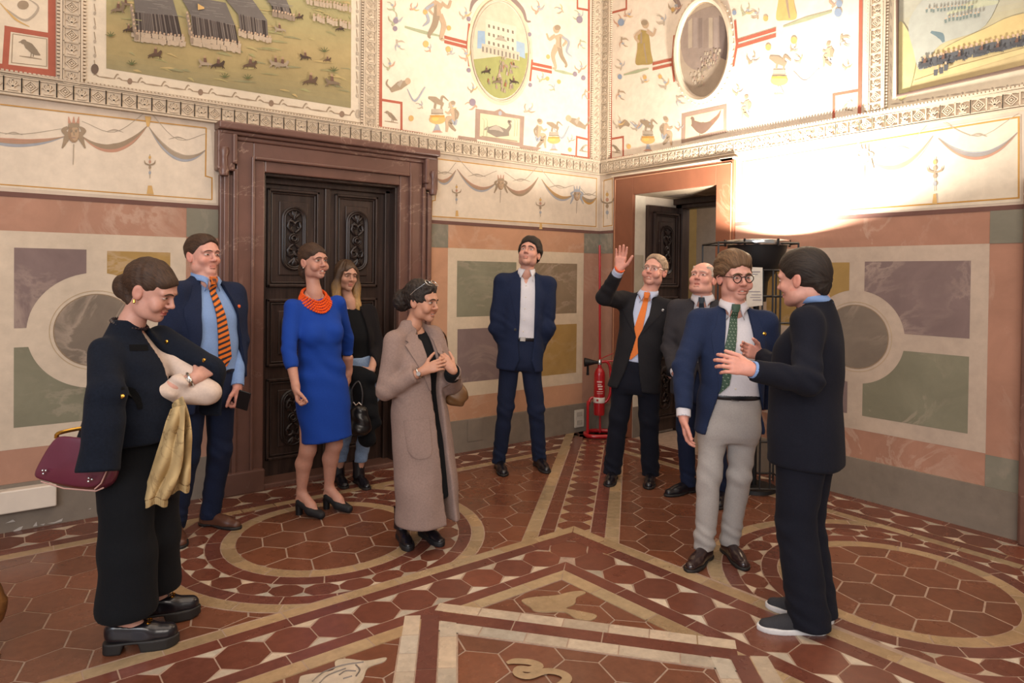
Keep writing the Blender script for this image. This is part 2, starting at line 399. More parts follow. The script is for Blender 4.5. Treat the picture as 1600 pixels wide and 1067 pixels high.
# ------------------------------------------------------------------ relief stucco bands
def relief_mesh(kind):
    mb = MB(); s = .058
    t = lambda a, b, h: (a, -h, b)
    mb.prism([(-s, -s), (s, -s), (s, s), (-s, s)], 0, .004, t)
    def bar(p, q, wd, h0=.004, h1=.013):
        p = np.array(p); q = np.array(q); d = q-p; L = np.hypot(*d); n = np.array([-d[1], d[0]])/L*wd/2
        mb.prism([tuple(p+n), tuple(p-n), tuple(q-n), tuple(q+n)], h0, h1, t)
    c = [(-s, -s), (s, -s), (s, s), (-s, s)]
    for i in range(4): bar(c[i], c[(i+1) % 4], .010)
    if kind == 0:
        for r, wd in ((.046, .008), (.026, .007)):
            c = [(0, -r), (r, 0), (0, r), (-r, 0)]
            for i in range(4): bar(c[i], c[(i+1) % 4], wd)
        mb.prism([(0, -.010), (.010, 0), (0, .010), (-.010, 0)], .004, .015, t)
    else:
        for an in (-1.15, -.6, 0, .6, 1.15):
            e = (math.sin(an)*.040, -.012+math.cos(an)*.05); bar((0, -.022), e, .009); 
            bar(e, (e[0]*1.12, e[1]-.010), .007)
        bar((-.03, -.042), (.03, -.042), .014, .004, .016); bar((0, -.044), (0, -.02), .02, .004, .015)
    o = mb.build('stucco_tile', M_STUCCO); me = o.data; bpy.data.objects.remove(o); return me
RELIEF = [relief_mesh(0), relief_mesh(1)]
def place_relief(side, a, z, k, parent, sc=1.0):
    o = bpy.data.objects.new('stucco_tile', RELIEF[k]); COL.objects.link(o); o.parent = parent
    o.location = (a, -.012, z) if side == 'L' else (-.012, a, z)
    if side == 'R': o.rotation_euler = (0, 0, -PI/2)
    o.scale = (sc, 1, sc)
def band_strip(side, a0, a1, z0, z1):
    mb = MB()
    if side == 'L': mb.box(a0, a1, -.012, 0, z0, z1)
    else: mb.box(-.012, 0, a0, a1, z0, z1)
    return mb
BL = empty('stucco_band', kind='structure'); BL.parent = WALL_L
BR = empty('stucco_band', kind='structure'); BR.parent = WALL_R
PITCHS = .0868
for side, P_, a0, a1 in (('L', BL, -6.0, -.015), ('R', BR, -5.2, -.015)):
    mb = band_strip(side, a0, a1, 2.60, 2.742)
    mb.build('band_ground', M_STUCCO, P_)
    n_ = int((a1-a0)/PITCHS)
    for i in range(n_): place_relief(side, a1-.07-i*PITCHS, 2.667, i % 2, P_, .74)
    mb = MB()
    for z, hh, dp in ((2.608, .012, .028), (2.722, .007, .020), (2.733, .010, .030)):
        if side == 'L': mb.box(a0, a1, -dp, 0, z-hh/2, z+hh/2)
        else: mb.box(-dp, 0, a0, a1, z-hh/2, z+hh/2)
    mb.build('fillet', M_STUCCO, P_)
    mb = MB(); i = a1
    while i > a0+.02:
        if side == 'L': mb.box(i-.016, i-.002, -.032, -.01, 2.738, 2.748)
        else: mb.box(-.032, -.01, i-.016, i-.002, 2.738, 2.748)
        i -= .022
    mb.build('dentil_row', M_STUCCO, P_, kind='stuff')
    for vx in ((-4.566, -2.566, -.072) if side == 'L' else (-2.752, -.072)):
        w_ = .050
        mb = band_strip(side, vx-w_, vx+w_, 2.742, 6.2); mb.build('band_ground', M_STUCCO, P_)
        for i in range(24): place_relief(side, vx, 2.667+(i+1)*PITCHS+.008, (i+1) % 2, P_, .70)
        mb = MB()
        for sx in (-1, 1):
            z = 2.765
            q = vx+sx*(w_+.004)
            if side == 'L': mb.box(q-.006, q+.006, -.026, 0, 2.745, 6.2)
            else: mb.box(-.026, 0, q-.006, q+.006, 2.745, 6.2)
            while z < 4.9:
                q2 = vx+sx*(w_+.018)
                if side == 'L': mb.box(q2-.008, q2+.008, -.02, 0, z, z+.014)
                else: mb.box(-.02, 0, q2-.008, q2+.008, z, z+.014)
                z += .022
        mb.build('beaded_edge', M_STUCCO, P_, kind='stuff')

# ------------------------------------------------------------------ door 1: marble portal, two carved leaves
DOOR1 = empty('door_1', (-2.85, 0, 0), kind='structure')
b1 = (-2.85, 0, 0)
def portal_frame():
    x0, x1, zt = D1
    def outline(mb, w0, w1, d0, d1, top=None, col=None):
        """an upside-down U between offsets w0 and w1 from the opening, standing out from d0 to d1"""
        mb.box(x0-w1, x0-w0, -d1, -d0, 0, zt+w1); mb.box(x1+w0, x1+w1, -d1, -d0, 0, zt+w1); mb.box(x0-w0, x1+w0, -d1, -d0, zt+w0, zt+w1)
    mb = MB(); outline(mb, 0, .085, -.02, .05); o = mb.build('inner_architrave', M_PORTAL, DOOR1, base=b1); bevel(o, .008)
    mb = MB(); outline(mb, .085, .20, -.02, .064); o = mb.build('architrave', M_PORTAL, DOOR1, base=b1); bevel(o, .006)
    mb = MB(); outline(mb, .078, .10, .03, .082); o = mb.build('architrave_moulding', M_PORTAL, DOOR1, base=b1); bevel(o, .008)
    mb = MB()
    for s_, xe in ((-1, x0), (1, x1)):
        a, b = xe+s_*.20, xe+s_*.305
        mb.box(min(a, b), max(a, b), -.05, .02, 0, zt-.04)
        a, b = xe+s_*.195, xe+s_*.225; mb.box(min(a, b), max(a, b), -.085, .02, 0, zt+.0)
        a, b = xe+s_*.25, xe+s_*.285; mb.box(min(a, b), max(a, b), -.075, .02, 0, zt-.04)
    o = mb.build('side_pilaster', M_PORTAL, DOOR1, base=b1); bevel(o, .006)
    # eared cornice with a bracket under each ear
    mb = MB()
    e0, e1 = x0-.335, x1+.335
    mb.box(e0+.03, e1-.03, -.075, 0, zt+.20, zt+.235); mb.box(e0+.015, e1-.015, -.10, 0, zt+.232, zt+.262); mb.box(e0, e1, -.135, 0, zt+.26, zt+.315)
    for s_, xe in ((-1, x0), (1, x1)):
        a, b = xe+s_*.215, xe+s_*.335
        mb.box(min(a, b), max(a, b), -.095, 0, zt-.02, zt+.26)
        a, b = xe+s_*.205, xe+s_*.24; mb.box(min(a, b), max(a, b), -.115, 0, zt+.03, zt+.24)
    o = mb.build('eared_cornice', M_PORTAL, DOOR1, base=b1); bevel(o, .012, 3)
    for s_, xe in ((-1, x0), (1, x1)):
        mb = MB(); q = xe+s_*.29
        mb.lathe([(.0, -.04), (.030, -.035), (.036, 0), (.030, .02), (.026, .09), (.038, .13), (.03, .16), (0, .17)], (q, -.085, zt-.02), 12)
        mb.build('bracket', M_PORTAL, DOOR1, True, base=b1)
    mb = MB(); mb.box(x0-.31, x0+.0, -.10, .0, 0, .16); mb.box(x1, x1+.31, -.10, 0, 0, .16); o = mb.build('plinth', M_PORTAL, DOOR1, base=b1); bevel(o, .01)
    mb = MB(); mb.box(x0, x1, -.06, .30, -.02, .035); o = mb.build('threshold', M_PORTAL, DOOR1, base=b1); bevel(o, .01)
    mb = MB(); mb.box(x0-.01, x0+.02, -.01, .30, 0, zt); mb.box(x1-.02, x1+.01, -.01, .30, 0, zt); mb.box(x0, x1, -.01, .30, zt-.02, zt+.02); mb.box(x1-.06, x1, .09, .30, 0, zt-.03); mb.box(x0, x1, .09, .30, zt-.06, zt)
    o = mb.build('reveal', M_WOOD, DOOR1, base=b1); bevel(o, .006)
portal_frame()
def carving(a, b, hw, hh, tr, d):
    """oval cartouche with scrolls and a rosette; a, b centre on the leaf; tr(a,b,h)"""
    mb = MB()
    def stad(hw, hh, n=10):
        r = hw; out = []
        for k in range(n+1): t = PI*k/n; out.append((a+r*math.cos(t), b+hh-r+r*math.sin(t)))
        for k in range(n+1): t = PI+PI*k/n; out.append((a+r*math.cos(t), b-hh+r+r*math.sin(t)))
        return out
    for r_, wd, h0 in ((1.0, .016, .02), (.82, .010, .028)):
        pts = [tr(x, y, d+h0*.5) for x, y in stad(hw*r_, hh-hw*(1-r_))]
        mb.tube(pts, wd*.75, 6, closed=True)
    mb.prism(stad(hw*.98, hh), d-.002, d+.004, tr)
    # rosette
    for r_, h0 in ((.034, .010), (.019, .018)):
        mb.tube([tr(a+r_*math.cos(2*PI*k/14), b+r_*math.sin(2*PI*k/14), d+h0) for k in range(14)], .008, 6, closed=True)
    for sy in (1, -1):
        for sx in (1, -1):
            pts = []
            for k in range(26):
                t = k/25*2.4*PI; rr = .038*(1-k/32)
                pts.append(tr(a+sx*(.033-rr*math.cos(t)*.9), b+sy*(.10+rr*math.sin(t)), d+.012+.008*math.sin(k*.5)))
            mb.tube(pts, [.011*(1-k/40) for k in range(26)], 6)
            pts = [tr(a+sx*x, b+sy*y, d+.014) for x, y in ((.008, .045), (.03, .062), (.05, .09), (.038, .13), (.02, .15))]
            mb.tube(pts, [.008, .012, .011, .009, .005], 6)
            for an in (.25, .8):
                pts = [tr(a+sx*math.sin(an)*q, b+sy*(.15+math.cos(an)*q), d+.014-.05*(q-.03)**2) for q in (0, .022, .045, .062)]
                mb.tube(pts, [.006, .013, .012, .004], 6)
        mb.tube([tr(a, b+sy*q, d+.016) for q in (.145, .17, .19, .205)], [.008, .013, .010, .004], 6)
    return mb
def door_leaf(name, parent, x0, x1, y, z0, z1, tr0, base):
    """leaf in plane coordinates a in x0..x1, depth h measured out of the leaf"""
    tr = tr0
    mb = MB(); mb.prism([(x0, z0), (x1, z0), (x1, z1), (x0, z1)], -.05, 0, tr)
    leaf = mb.build('door_leaf', M_WOOD, parent, base=base)
    H = z1-z0; wv = x1-x0; rows = ((z0+.10, z0+.62*H*.29), (z0+.29*H, z0+.56*H), (z0+.60*H, z1-.07))
    rows = ((z0+.12, z0+.33*H), (z0+.37*H, z0+.60*H), (z0+.64*H, z1-.06))
    for zi, (a, b) in enumerate(rows):
        mb = MB(); i0, i1 = x0+.06, x1-.06
        for k, (off, wd, h_) in enumerate(((0, .022, .026), (.03, .010, .016))):
            p0, p1, q0, q1 = i0+off, i1-off, a+off, b-off
            for r in ((p0, p1, q0, q0+wd), (p0, p1, q1-wd, q1), (p0, p0+wd, q0, q1), (p1-wd, p1, q0, q1)):
                mb.prism([(r[0], r[2]), (r[1], r[2]), (r[1], r[3]), (r[0], r[3])], 0, h_, tr)
        o = mb.build('panel_moulding', M_WOOD, leaf, base=base); bevel(o, .006)
        mb = MB(); mb.prism([(i0+.09, a+.09), (i1-.09, a+.09), (i1-.09, b-.09), (i0+.09, b-.09)], 0, .012, tr)
        o = mb.build('door_panel', M_WOOD, leaf, base=base); bevel(o, .008)
        if zi != 1 or b-a > .5:
            cz = (a+b)/2; hh = min(.235, (b-a)/2-.10)
            if hh > .1:
                carving((x0+x1)/2, cz, .085, hh, tr, .012).build('carved_cartouche', M_WOODC, leaf, True, base=base)
    return leaf
yl = .13
trd = lambda a, b, h: (a, yl-h, b)
xm = -2.86
door_leaf('door_leaf', DOOR1, D1[0]+.01, xm-.004, yl, .035, D1[2]-.03, trd, b1)
door_leaf('door_leaf', DOOR1, xm+.004, D1[1]-.055, yl, .035, D1[2]-.03, trd, b1)
mb = MB(); mb.box(xm-.022, xm+.022, yl-.022, yl, .035, D1[2]-.03); o = mb.build('meeting_stile', M_WOOD, DOOR1, base=b1); bevel(o, .008)

# ------------------------------------------------------------------ door 2: russet stone surround, leaf folded back into the reveal
b2 = (0, -.97, 0); DOOR2 = empty('door_2', b2, kind='structure')
y0, y1, zt = D2
mb = MB(); fo = .175
mb.box(-.035, 0, y0-fo, y0, 0, zt+.195); mb.box(-.035, 0, y1, y1+.26, 0, zt+.195); mb.box(-.035, 0, y0, y1, zt, zt+.195)
o = mb.build('stone_surround', M_FRAME2, DOOR2, base=b2); bevel(o, .004)
mb = MB(); 
for r in ((y0-fo+.02, y1+.24, zt+.165, zt+.172), (y0-fo+.02, y0-fo+.027, 0, zt+.172), (y1+.233, y1+.24, 0, zt+.172)):
    mb.box(-.041, -.03, *r)
mb.build('surround_fillet', mat_plain('pale_russet', rgb('b98868'), .5), DOOR2, base=b2)
mb = MB(); mb.box(-.06, .0, y0-fo-.02, y0-.05, zt+.195, zt+.212); mb.box(-.06, 0, y0-fo, y1+.27, zt+.195, zt+.207); mb.build('cap_fillet', M_STUCCO, DOOR2, base=b2)
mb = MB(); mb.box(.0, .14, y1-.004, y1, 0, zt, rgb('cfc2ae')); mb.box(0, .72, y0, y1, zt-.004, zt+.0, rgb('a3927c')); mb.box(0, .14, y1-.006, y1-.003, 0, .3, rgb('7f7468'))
mb.box(.0, .12, y1-.0065, y1-.0035, 1.35, 1.78, rgb('b3a58f'))
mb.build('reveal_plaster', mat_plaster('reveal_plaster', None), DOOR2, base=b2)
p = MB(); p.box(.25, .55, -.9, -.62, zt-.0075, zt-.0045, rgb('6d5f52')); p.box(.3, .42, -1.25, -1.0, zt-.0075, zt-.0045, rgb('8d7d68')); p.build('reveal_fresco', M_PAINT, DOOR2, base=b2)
trf = lambda a, b, h: (a, -.53-h, b)
door_leaf('door_leaf', DOOR2, .15, .655, 0, .03, 2.27, trf, b2)
mb = MB(); mb.box(.60, .72, y1-.085, y1, 0, zt-.03); mb.box(.60, .72, y0, y0+.05, 0, zt-.03); mb.box(.60, .72, y0, y1, 2.26, zt)
mb.box(.56, .62, y0, y1, 2.30, zt)
o = mb.build('inner_door_frame', M_WOOD, DOOR2, base=b2); bevel(o, .008)
# jamb of a third doorway at the far right
DOOR3 = empty('door_3', (0, -4.3, 0), kind='structure'); b3 = (0, -4.3, 0)
mb = MB(); mb.box(-.07, 0, -3.80, -3.642, 0, 2.02); mb.box(-.09, 0, -3.80, -3.655, 0, .3); mb.box(-.07, 0, -4.97, -4.80, 0, 2.02); mb.box(-.09, 0, -4.96, -4.80, 0, .3); mb.box(-.073, 0, -4.975, -3.640, 2.02, 2.19)
o = mb.build('architrave', M_PORTAL, DOOR3, base=b3); bevel(o, .01)
door_leaf('door_leaf', DOOR3, -4.80, -4.302, 0, .02, 2.02, lambda a, b, h: (-.055-h, a, b), b3); door_leaf('door_leaf', DOOR3, -4.298, -3.80, 0, .02, 2.02, lambda a, b, h: (-.055-h, a, b), b3)

# ------------------------------------------------------------------ frescoes (flat pigment on the plaster)
RED = rgb('a24a38'); FLESH = rgb('a98b70'); UMB = rgb('76614f'); BLUE = rgb('7f8fa6'); OCH = rgb('c4953f'); GRN = rgb('7f9272'); DRK = rgb('54463d'); ROSE = rgb('b0705e'); PALE = rgb('d8c6aa'); IVORY = rgb('dacbb7'); GOLD = rgb('bd8f4c'); GREY = rgb('94897e'); MAUVE = rgb('7d5c58')
rnd = random.Random(11)
_g = rgb('d2c0a2'); fade = lambda c, k: tuple(c[i]*(1-k)+_g[i]*k for i in range(3))+(1.0,)
RED = fade(RED, .10); FLESH, UMB, BLUE, OCH, GRN, DRK, ROSE, MAUVE, GREY = [fade(q, .30) for q in (FLESH, UMB, BLUE, OCH, GRN, DRK, ROSE, MAUVE, GREY)]
def field(side, px, col, name, off=.001):
    p = Paint(side, off); p.poly(px, col); return p.build(name)
def swag(p, x0, y0, x1, y1, sag, c1, c2, wd=9):
    m_ = [(x0+(x1-x0)*t, y0+(y1-y0)*t+sag*4*t*(1-t)) for t in np.linspace(0, 1, 9)]
    p.stroke(m_, [1, wd*.7, wd, wd*.7, 1], c1)
    p.stroke([(x, y+wd*.33*4*t*(1-t)) for (x, y), t in zip(m_, np.linspace(0, 1, 9))], [.6, wd*.3, wd*.42, wd*.3, .6], c2)
    for k in (-.30, -.08, .12):
        p.stroke([(x, y+wd*k*4*t*(1-t)) for (x, y), t in zip(m_, np.linspace(0, 1, 9))], [.5, .9, .5], UMB)
    # thin ribbon strung above
    p.stroke([(x0, y0-sag*.9), ((x0+x1)/2, (y0+y1)/2+sag*.05), (x1, y1-sag*.9)], .9, GREY)
    p.stroke([((x0+x1)/2-14, (y0+y1)/2+1), ((x0+x1)/2, (y0+y1)/2-2), ((x0+x1)/2+14, (y0+y1)/2+2)], [.5, 2.2, .5], GREY)
def mask(p, x, y, s, col=UMB, crown=ROSE):
    p.stroke([(x, y+s*.9), (x-1, y+s*2.6)], [1.4, 1], GREY)
    for sx in (-1, 1):
        p.stroke([(x+sx*s*.45, y-s*.1), (x+sx*s*.62, y+s*.5), (x+sx*s*.95, y+s*1.25)], [s*.3, s*.34, 1.5], col)
        p.stroke([(x+sx*s*.5, y-s*.5), (x+sx*s*.8, y-s*.2), (x+sx*s*.55, y+s*.3)], [s*.15, s*.35, s*.1], col)
    p.ell(x, y, s*.48, s*.80, rgb('9b8168')); p.ell(x+s*.1, y+.05*s, s*.32, s*.6, rgb('b59a7d'))
    for sx in (-1, 1):
        p.ell(x+sx*s*.2, y-s*.12, s*.11, s*.07, DRK); p.stroke([(x+sx*s*.08, y-s*.22), (x+sx*s*.34, y-s*.26)], s*.07, DRK)
    p.stroke([(x, y-s*.1), (x+s*.04, y+s*.2)], s*.09, col); p.stroke([(x-s*.15, y+s*.38), (x+s*.17, y+s*.38)], s*.09, MAUVE)
    p.poly([(x-s*.5, y-s*.45), (x+s*.5, y-s*.45), (x+s*.42, y-s*.85), (x-s*.42, y-s*.85)], col)
    for dx in (-.42, 0, .42): p.stroke([(x+dx*s*.8, y-s*.8), (x+dx*s, y-s*1.35)], [s*.2, .8], crown)
def leafsprig(p, x, y, s, rot, c=UMB, c2=ROSE):
    s *= .8; c = fade(c, .15); c2 = fade(c2, .15)
    def R(a, b): return (x+s*(a*math.cos(rot)-b*math.sin(rot)), y+s*(a*math.sin(rot)+b*math.cos(rot)))
    p.stroke([R(0, 0), R(.2, -.4), R(.1, -.9), R(-.15, -1.1)], [s*.16, s*.13, s*.08, .6], c)
    p.stroke([R(.15, -.35), R(.45, -.5), R(.6, -.85)], [s*.1, s*.12, .5], c2)
    p.stroke([R(.05, -.2), R(-.3, -.35), R(-.45, -.6)], [s*.1, s*.13, .5], c)
    p.ell(*R(.16, -.62), s*.13, s*.10, BLUE)
def bird(p, x, y, s, fl=1, c=UMB):
    p.stroke([(x-fl*s*.5, y-s*.55), (x-fl*s*.1, y-s*.2), (x+fl*s*.35, y+s*.25), (x+fl*s*.75, y+s*.5)], [s*.16, s*.5, s*.42, s*.06], c)
    p.stroke([(x-fl*s*.1, y-s*.3), (x+fl*s*.2, y), (x+fl*s*.5, y+s*.35)], [s*.05, s*.28, s*.05], DRK)
    p.ell(x-fl*s*.48, y-s*.5, s*.22, s*.18, c); p.stroke([(x-fl*s*.62, y-s*.52), (x-fl*s*.86, y-s*.46)], [s*.1, .6], DRK)
    for q in (0, .18): p.stroke([(x+fl*s*(.1+q), y+s*.25), (x+fl*s*(.05+q), y+s*.62)], 1.0, DRK)
    p.stroke([(x-s*.8, y+s*.55), (x, y+s*.66), (x+s*.85, y+s*.8)], [.8, 1.6, .8], UMB)
def figure(p, x, y, h, fl=1, pose='stand', cloth=OCH, robe=False):
    """x, y: between the feet; h height in picture units"""
    q = h/8.0
    def pt(a, b): return (x+fl*a*q, y-b*q)
    if pose == 'sit':
        p.stroke([pt(-.2, 3.2), pt(1.4, 3.4), pt(1.5, 1.6), pt(1.7, .1)], [q*1.3, q*1.1, q*.8, q*.5], FLESH)
        p.stroke([pt(-.2, 3.0), pt(.9, 2.3), pt(.2, 1.2), pt(-.6, .4)], [q*1.2, q*1, q*.8, q*.5], UMB)
        p.stroke([pt(-.3, 2.8), pt(-.2, 4.2), pt(.1, 6.0)], [q*1.3, q*1.3, q*1.6], FLESH); p.stroke([pt(-.6, 3), pt(-.5, 5.8)], [q*.5, q*.5], UMB)
        p.stroke([pt(.3, 5.8), pt(1.2, 4.8), pt(2.1, 5.2)], [q*.6, q*.55, q*.35], FLESH); p.stroke([pt(-.3, 5.8), pt(-1.2, 4.8), pt(-.9, 3.4)], [q*.6, q*.55, q*.35], UMB)
        p.stroke([pt(-.9, 3.2), pt(-.4, 2.2), pt(.4, 3.2)], [q*.4, q*.9, q*.3], cloth); hx, hy = pt(.3, 7.1)
    else:
        if robe:
            p.poly([pt(-.9, 5.8), pt(.8, 5.9), pt(1.3, 2.6), pt(1.6, .5), pt(-.2, .2), pt(-1.4, .4), pt(-1.1, 3)], cloth, True)
            p.stroke([pt(0, 5.5), pt(.2, 3), pt(.6, .5)], [q*.2, q*.35, q*.2], UMB)
        else:
            p.stroke([pt(.3, 4.2), pt(1.0, 2.4), pt(.5, .2), pt(1.1, 0)], [q*1.1, q*.9, q*.55, q*.3], FLESH)
            p.stroke([pt(-.2, 4.2), pt(-.6, 2.4), pt(-1.5, .8), pt(-1.3, .2)], [q*1.1, q*.9, q*.55, q*.3], UMB)
        p.stroke([pt(0, 4), pt(-.1, 5.2), pt(.2, 6.3)], [q*1.3, q*1.1, q*1.7], FLESH if not robe else cloth); p.stroke([pt(-.4, 4), pt(-.4, 6)], q*.4, UMB)
        p.stroke([pt(.6, 6.2), pt(1.7, 5.5), pt(2.2, 6.6)], [q*.6, q*.5, q*.35], FLESH); p.stroke([pt(-.5, 6.2), pt(-1.5, 5.2), pt(-.8, 4.2)], [q*.6, q*.5, q*.35], FLESH)
        if not robe: p.stroke([pt(-.7, 6), pt(-2, 5.0), pt(-1.6, 3.2), pt(-2.6, 2.2)], [q*.3, q*.5, q*.5, q*.1], cloth)
        hx, hy = pt(.35, 7.4)
    p.ell(hx, hy, q*.62, q*.75, FLESH); p.ell(hx-fl*q*.2, hy-q*.3, q*.6, q*.5, UMB)
def urn(p, x, y, s):
    p.stroke([(x, y), (x, y-s*.45)], [s*.5, s*.12], BLUE); p.poly([(x-s*.32, y), (x+s*.32, y), (x+s*.12, y-s*.12), (x-s*.12, y-s*.12)], ROSE)
    p.ell(x, y-s*.72, s*.46, s*.26, OCH); p.ell(x-s*.12, y-s*.76, s*.2, s*.12, rgb('d8b468')); p.stroke([(x-s*.4, y-s*.9), (x+s*.4, y-s*.9)], s*.1, GOLD)
    p.poly([(x-s*.32, y-s*1.3), (x+s*.32, y-s*1.3), (x+s*.32, y-s*1.05), (x-s*.32, y-s*1.05)], GREY); p.stroke([(x-s*.34, y-s*1.05), (x+s*.34, y-s*1.05)], s*.06, DRK)
    # sphinx-like beast on top
    p.stroke([(x-s*.5, y-s*1.95), (x-s*.1, y-s*1.8), (x+s*.35, y-s*1.55)], [s*.12, s*.34, s*.18], UMB)
    p.stroke([(x-s*.1, y-s*1.6), (x-s*.15, y-s*1.32)], s*.12, UMB); p.stroke([(x+s*.25, y-s*1.5), (x+s*.22, y-s*1.3)], s*.1, UMB)
    p.stroke([(x+s*.2, y-s*1.6), (x+s*.3, y-s*2.0), (x+s*.62, y-s*1.75)], [s*.14, s*.12, s*.05], UMB)
def pendant(p, x, y, s):
    p.stroke([(x, y-s), (x, y+s*1.2)], 1.1, GREY)
    for k, c in ((-.7, OCH), (-.3, ROSE), (.2, UMB), (.7, BLUE)):
        p.ell(x, y+k*s, s*.12, s*.16, c); 
    for sx in (-1, 1): p.stroke([(x, y+.0*s), (x+sx*s*.4, y-.15*s), (x+sx*s*.5, y-.45*s)], [s*.1, s*.12, .5], UMB)

# --- friezes of swags
p = Paint('L', .001); p.poly([(0, 165), (329, 203), (338, 318), (0, 292)], IVORY); p.build('frieze_ground')
p = Paint('L', .002)
for a, b in (((0, 163), (322, 200)), ((0, 288), (331, 312))): p.stroke([a, b], 1.6, GOLD, False)
p.stroke([(322, 200), (321, 275), (331, 278), (331, 312)], 1.8, GOLD, False)
p.build('frieze_border')
p = Paint('L', .002); swag(p, -60, 205, 103, 213, 14, ROSE, BLUE, 12); p.build('festoon')
p = Paint('L', .002); swag(p, 128, 213, 230, 197, 26, UMB, ROSE, 12); p.build('festoon')
p = Paint('L', .002); swag(p, 233, 199, 322, 234, 28, GREY, BLUE, 11); p.build('festoon')
p = Paint('L', .0045); mask(p, 115, 208, 19); p.build('painted_mask')
p = Paint('L', .0045); p.stroke([(231, 182), (231, 198)], [8, 3], OCH); pendant(p, 234, 258, 17); p.poly([(229, 303), (231, 290), (237, 290), (240, 304)], OCH); p.build('painted_pendant')
p = Paint('L', .001); p.poly([(680, 247), (934, 277), (934, 356), (673, 339)], IVORY); p.build('frieze_ground')
p = Paint('L', .002)
p.stroke([(681, 248), (933, 279)], 1.4, GOLD, False); p.stroke([(675, 338), (931, 354), (932, 279)], 1.4, GOLD, False); p.stroke([(681, 248), (680, 313), (675, 314), (674, 338)], 1.4, GOLD, False)
p.build('frieze_border')
for a in ((680, 276, 712, 266, 13, ROSE, BLUE), (714, 264, 776, 285, 20, ROSE, BLUE), (788, 287, 841, 277, 20, ROSE, UMB), (846, 280, 896, 304, 16, GOLD, BLUE), (906, 302, 932, 308, 10, UMB, GOLD)):
    p = Paint('L', .002); swag(p, *a, wd=8); p.build('festoon')
p = Paint('L', .0045); mask(p, 782, 288, 11); p.build('painted_mask')
p = Paint('L', .0045); mask(p, 901, 305, 11, BLUE, BLUE); p.build('painted_mask')
for x, y in ((713, 302), (844, 322)):
    p = Paint('L', .0045); pendant(p, x, y, 14); p.poly([(x-2, y+36), (x+3, y+36), (x+2, y+27), (x-1, y+27)], OCH); p.build('painted_pendant')
# right wall friezes
p = Paint('R', .001); p.poly([(941, 284), (959, 279), (959, 354), (941, 356)], IVORY); p.build('frieze_ground')
p = Paint('R', .002); p.stroke([(944, 282), (957, 279), (957, 352), (943, 354), (944, 282)], 1.2, GOLD, False); pendant(p, 949, 318, 20); p.build('painted_pendant')
p = Paint('R', .001); p.poly([(1156, 249), (1595, 179), (1595, 315), (1156, 346)], rgb('d8cbb6')); p.build('frieze_ground')
p = Paint('R', .002); p.stroke([(1160, 253), (1592, 183), (1592, 309), (1160, 340), (1160, 253)], 1.8, GOLD, False); p.build('frieze_border')
for a in ((1160, 268, 1220, 262, 20, ROSE, BLUE), (1225, 262, 1345, 248, 30, ROSE, BLUE), (1358, 250, 1458, 212, 30, ROSE, BLUE), (1466, 216, 1590, 207, 32, BLUE, ROSE)):
    p = Paint('R', .002); swag(p, *a, wd=11); p.build('festoon')
p = Paint('R', .0045); mask(p, 1351, 245, 15); p.build('painted_mask')
for x, y in ((1222, 300), (1461, 270)):
    p = Paint('R', .0045); pendant(p, x, y, 24); p.poly([(x-4, 319), (x+4, 319), (x+2, 303), (x-2, 303)], OCH); p.build('painted_pendant')

# --- battle scenes in white painted borders
def horse(p, x, y, s, fl=1, c=None):
    c = c or rnd.choice([rgb('5c4a3c'), rgb('7b6a58'), rgb('9a8a76'), rgb('4a3d34')])
    p.stroke([(x-fl*s*.55, y-s*.42), (x, y-s*.5), (x+fl*s*.45, y-s*.55), (x+fl*s*.8, y-s*1.0)], [s*.25, s*.42, s*.4, s*.2], c)
    for a, b in ((-.55, -.95), (-.4, -.3), (.4, .85), (.5, .55)): p.stroke([(x+fl*s*a, y-s*.45), (x+fl*s*(a+b)*.55, y-s*.2), (x+fl*s*b, y)], [s*.18, s*.1, s*.07], c)
    p.stroke([(x-fl*s*.6, y-s*.5), (x-fl*s*1.0, y-s*.3)], [s*.12, .6], c)
    p.stroke([(x, y-s*.65), (x+fl*s*.05, y-s*1.2)], [s*.34, s*.3], rgb('6b5146')); p.ell(x+fl*s*.06, y-s*1.38, s*.14, s*.16, rgb('a98b70'))
def troops(p, x0, y0, x1, y1, n, s, c):
    for i in range(n):
        t = i/(n-1); x = x0+(x1-x0)*t+rnd.uniform(-1, 1); y = y0+(y1-y0)*t+rnd.uniform(-1, 1)
        p.stroke([(x, y), (x+rnd.uniform(-1, 1), y-s*.6)], [s*.28, s*.36], c); p.ell(x, y-s*.75, s*.13, s*.15, rgb('b79d84'), n=8)
def gradient(p, quad, cols, n=14):
    """painted ground: rows of colour from the top edge to the bottom edge of a quad in the photograph"""
    (a, b, c, d) = quad
    for i in range(n):
        t0, t1 = i/n, (i+1)/n
        f = t0*(len(cols)-1); k = min(int(f), len(cols)-2); f -= k
        col = tuple(cols[k][j]*(1-f)+cols[k+1][j]*f for j in range(4))
        L = lambda u, v, t: (u[0]+(v[0]-u[0])*t, u[1]+(v[1]-u[1])*t)
        p.poly([L(a, d, t0), L(b, c, t0), L(b, c, t1), L(a, d, t1)], col)
p = Paint('L', .001); p.poly([(131, -90), (571, -90), (570, 196), (129, 131)], rgb('d2c4ae')); p.build('battle_border')
p = Paint('L', .002); p.stroke([(133, -90), (132, 128), (568, 193), (569, -90)], 1.4, UMB, False)
for t in np.linspace(.04, .96, 11):
    x = 150+400*t; y = 119+62*t
    p.stroke([(x-14, y-2), (x, y), (x+14, y+2)], [.8, 2.4, .8], UMB); 
    for s_ in (-1, 1): p.stroke([(x+s_*12, y+s_*2), (x+s_*17, y-5), (x+s_*20, y-4)], [1.5, 2, .6], UMB)
    if int(t*11) % 3 == 1: p.ell(x, y, 4, 5, rgb('8a7462'))
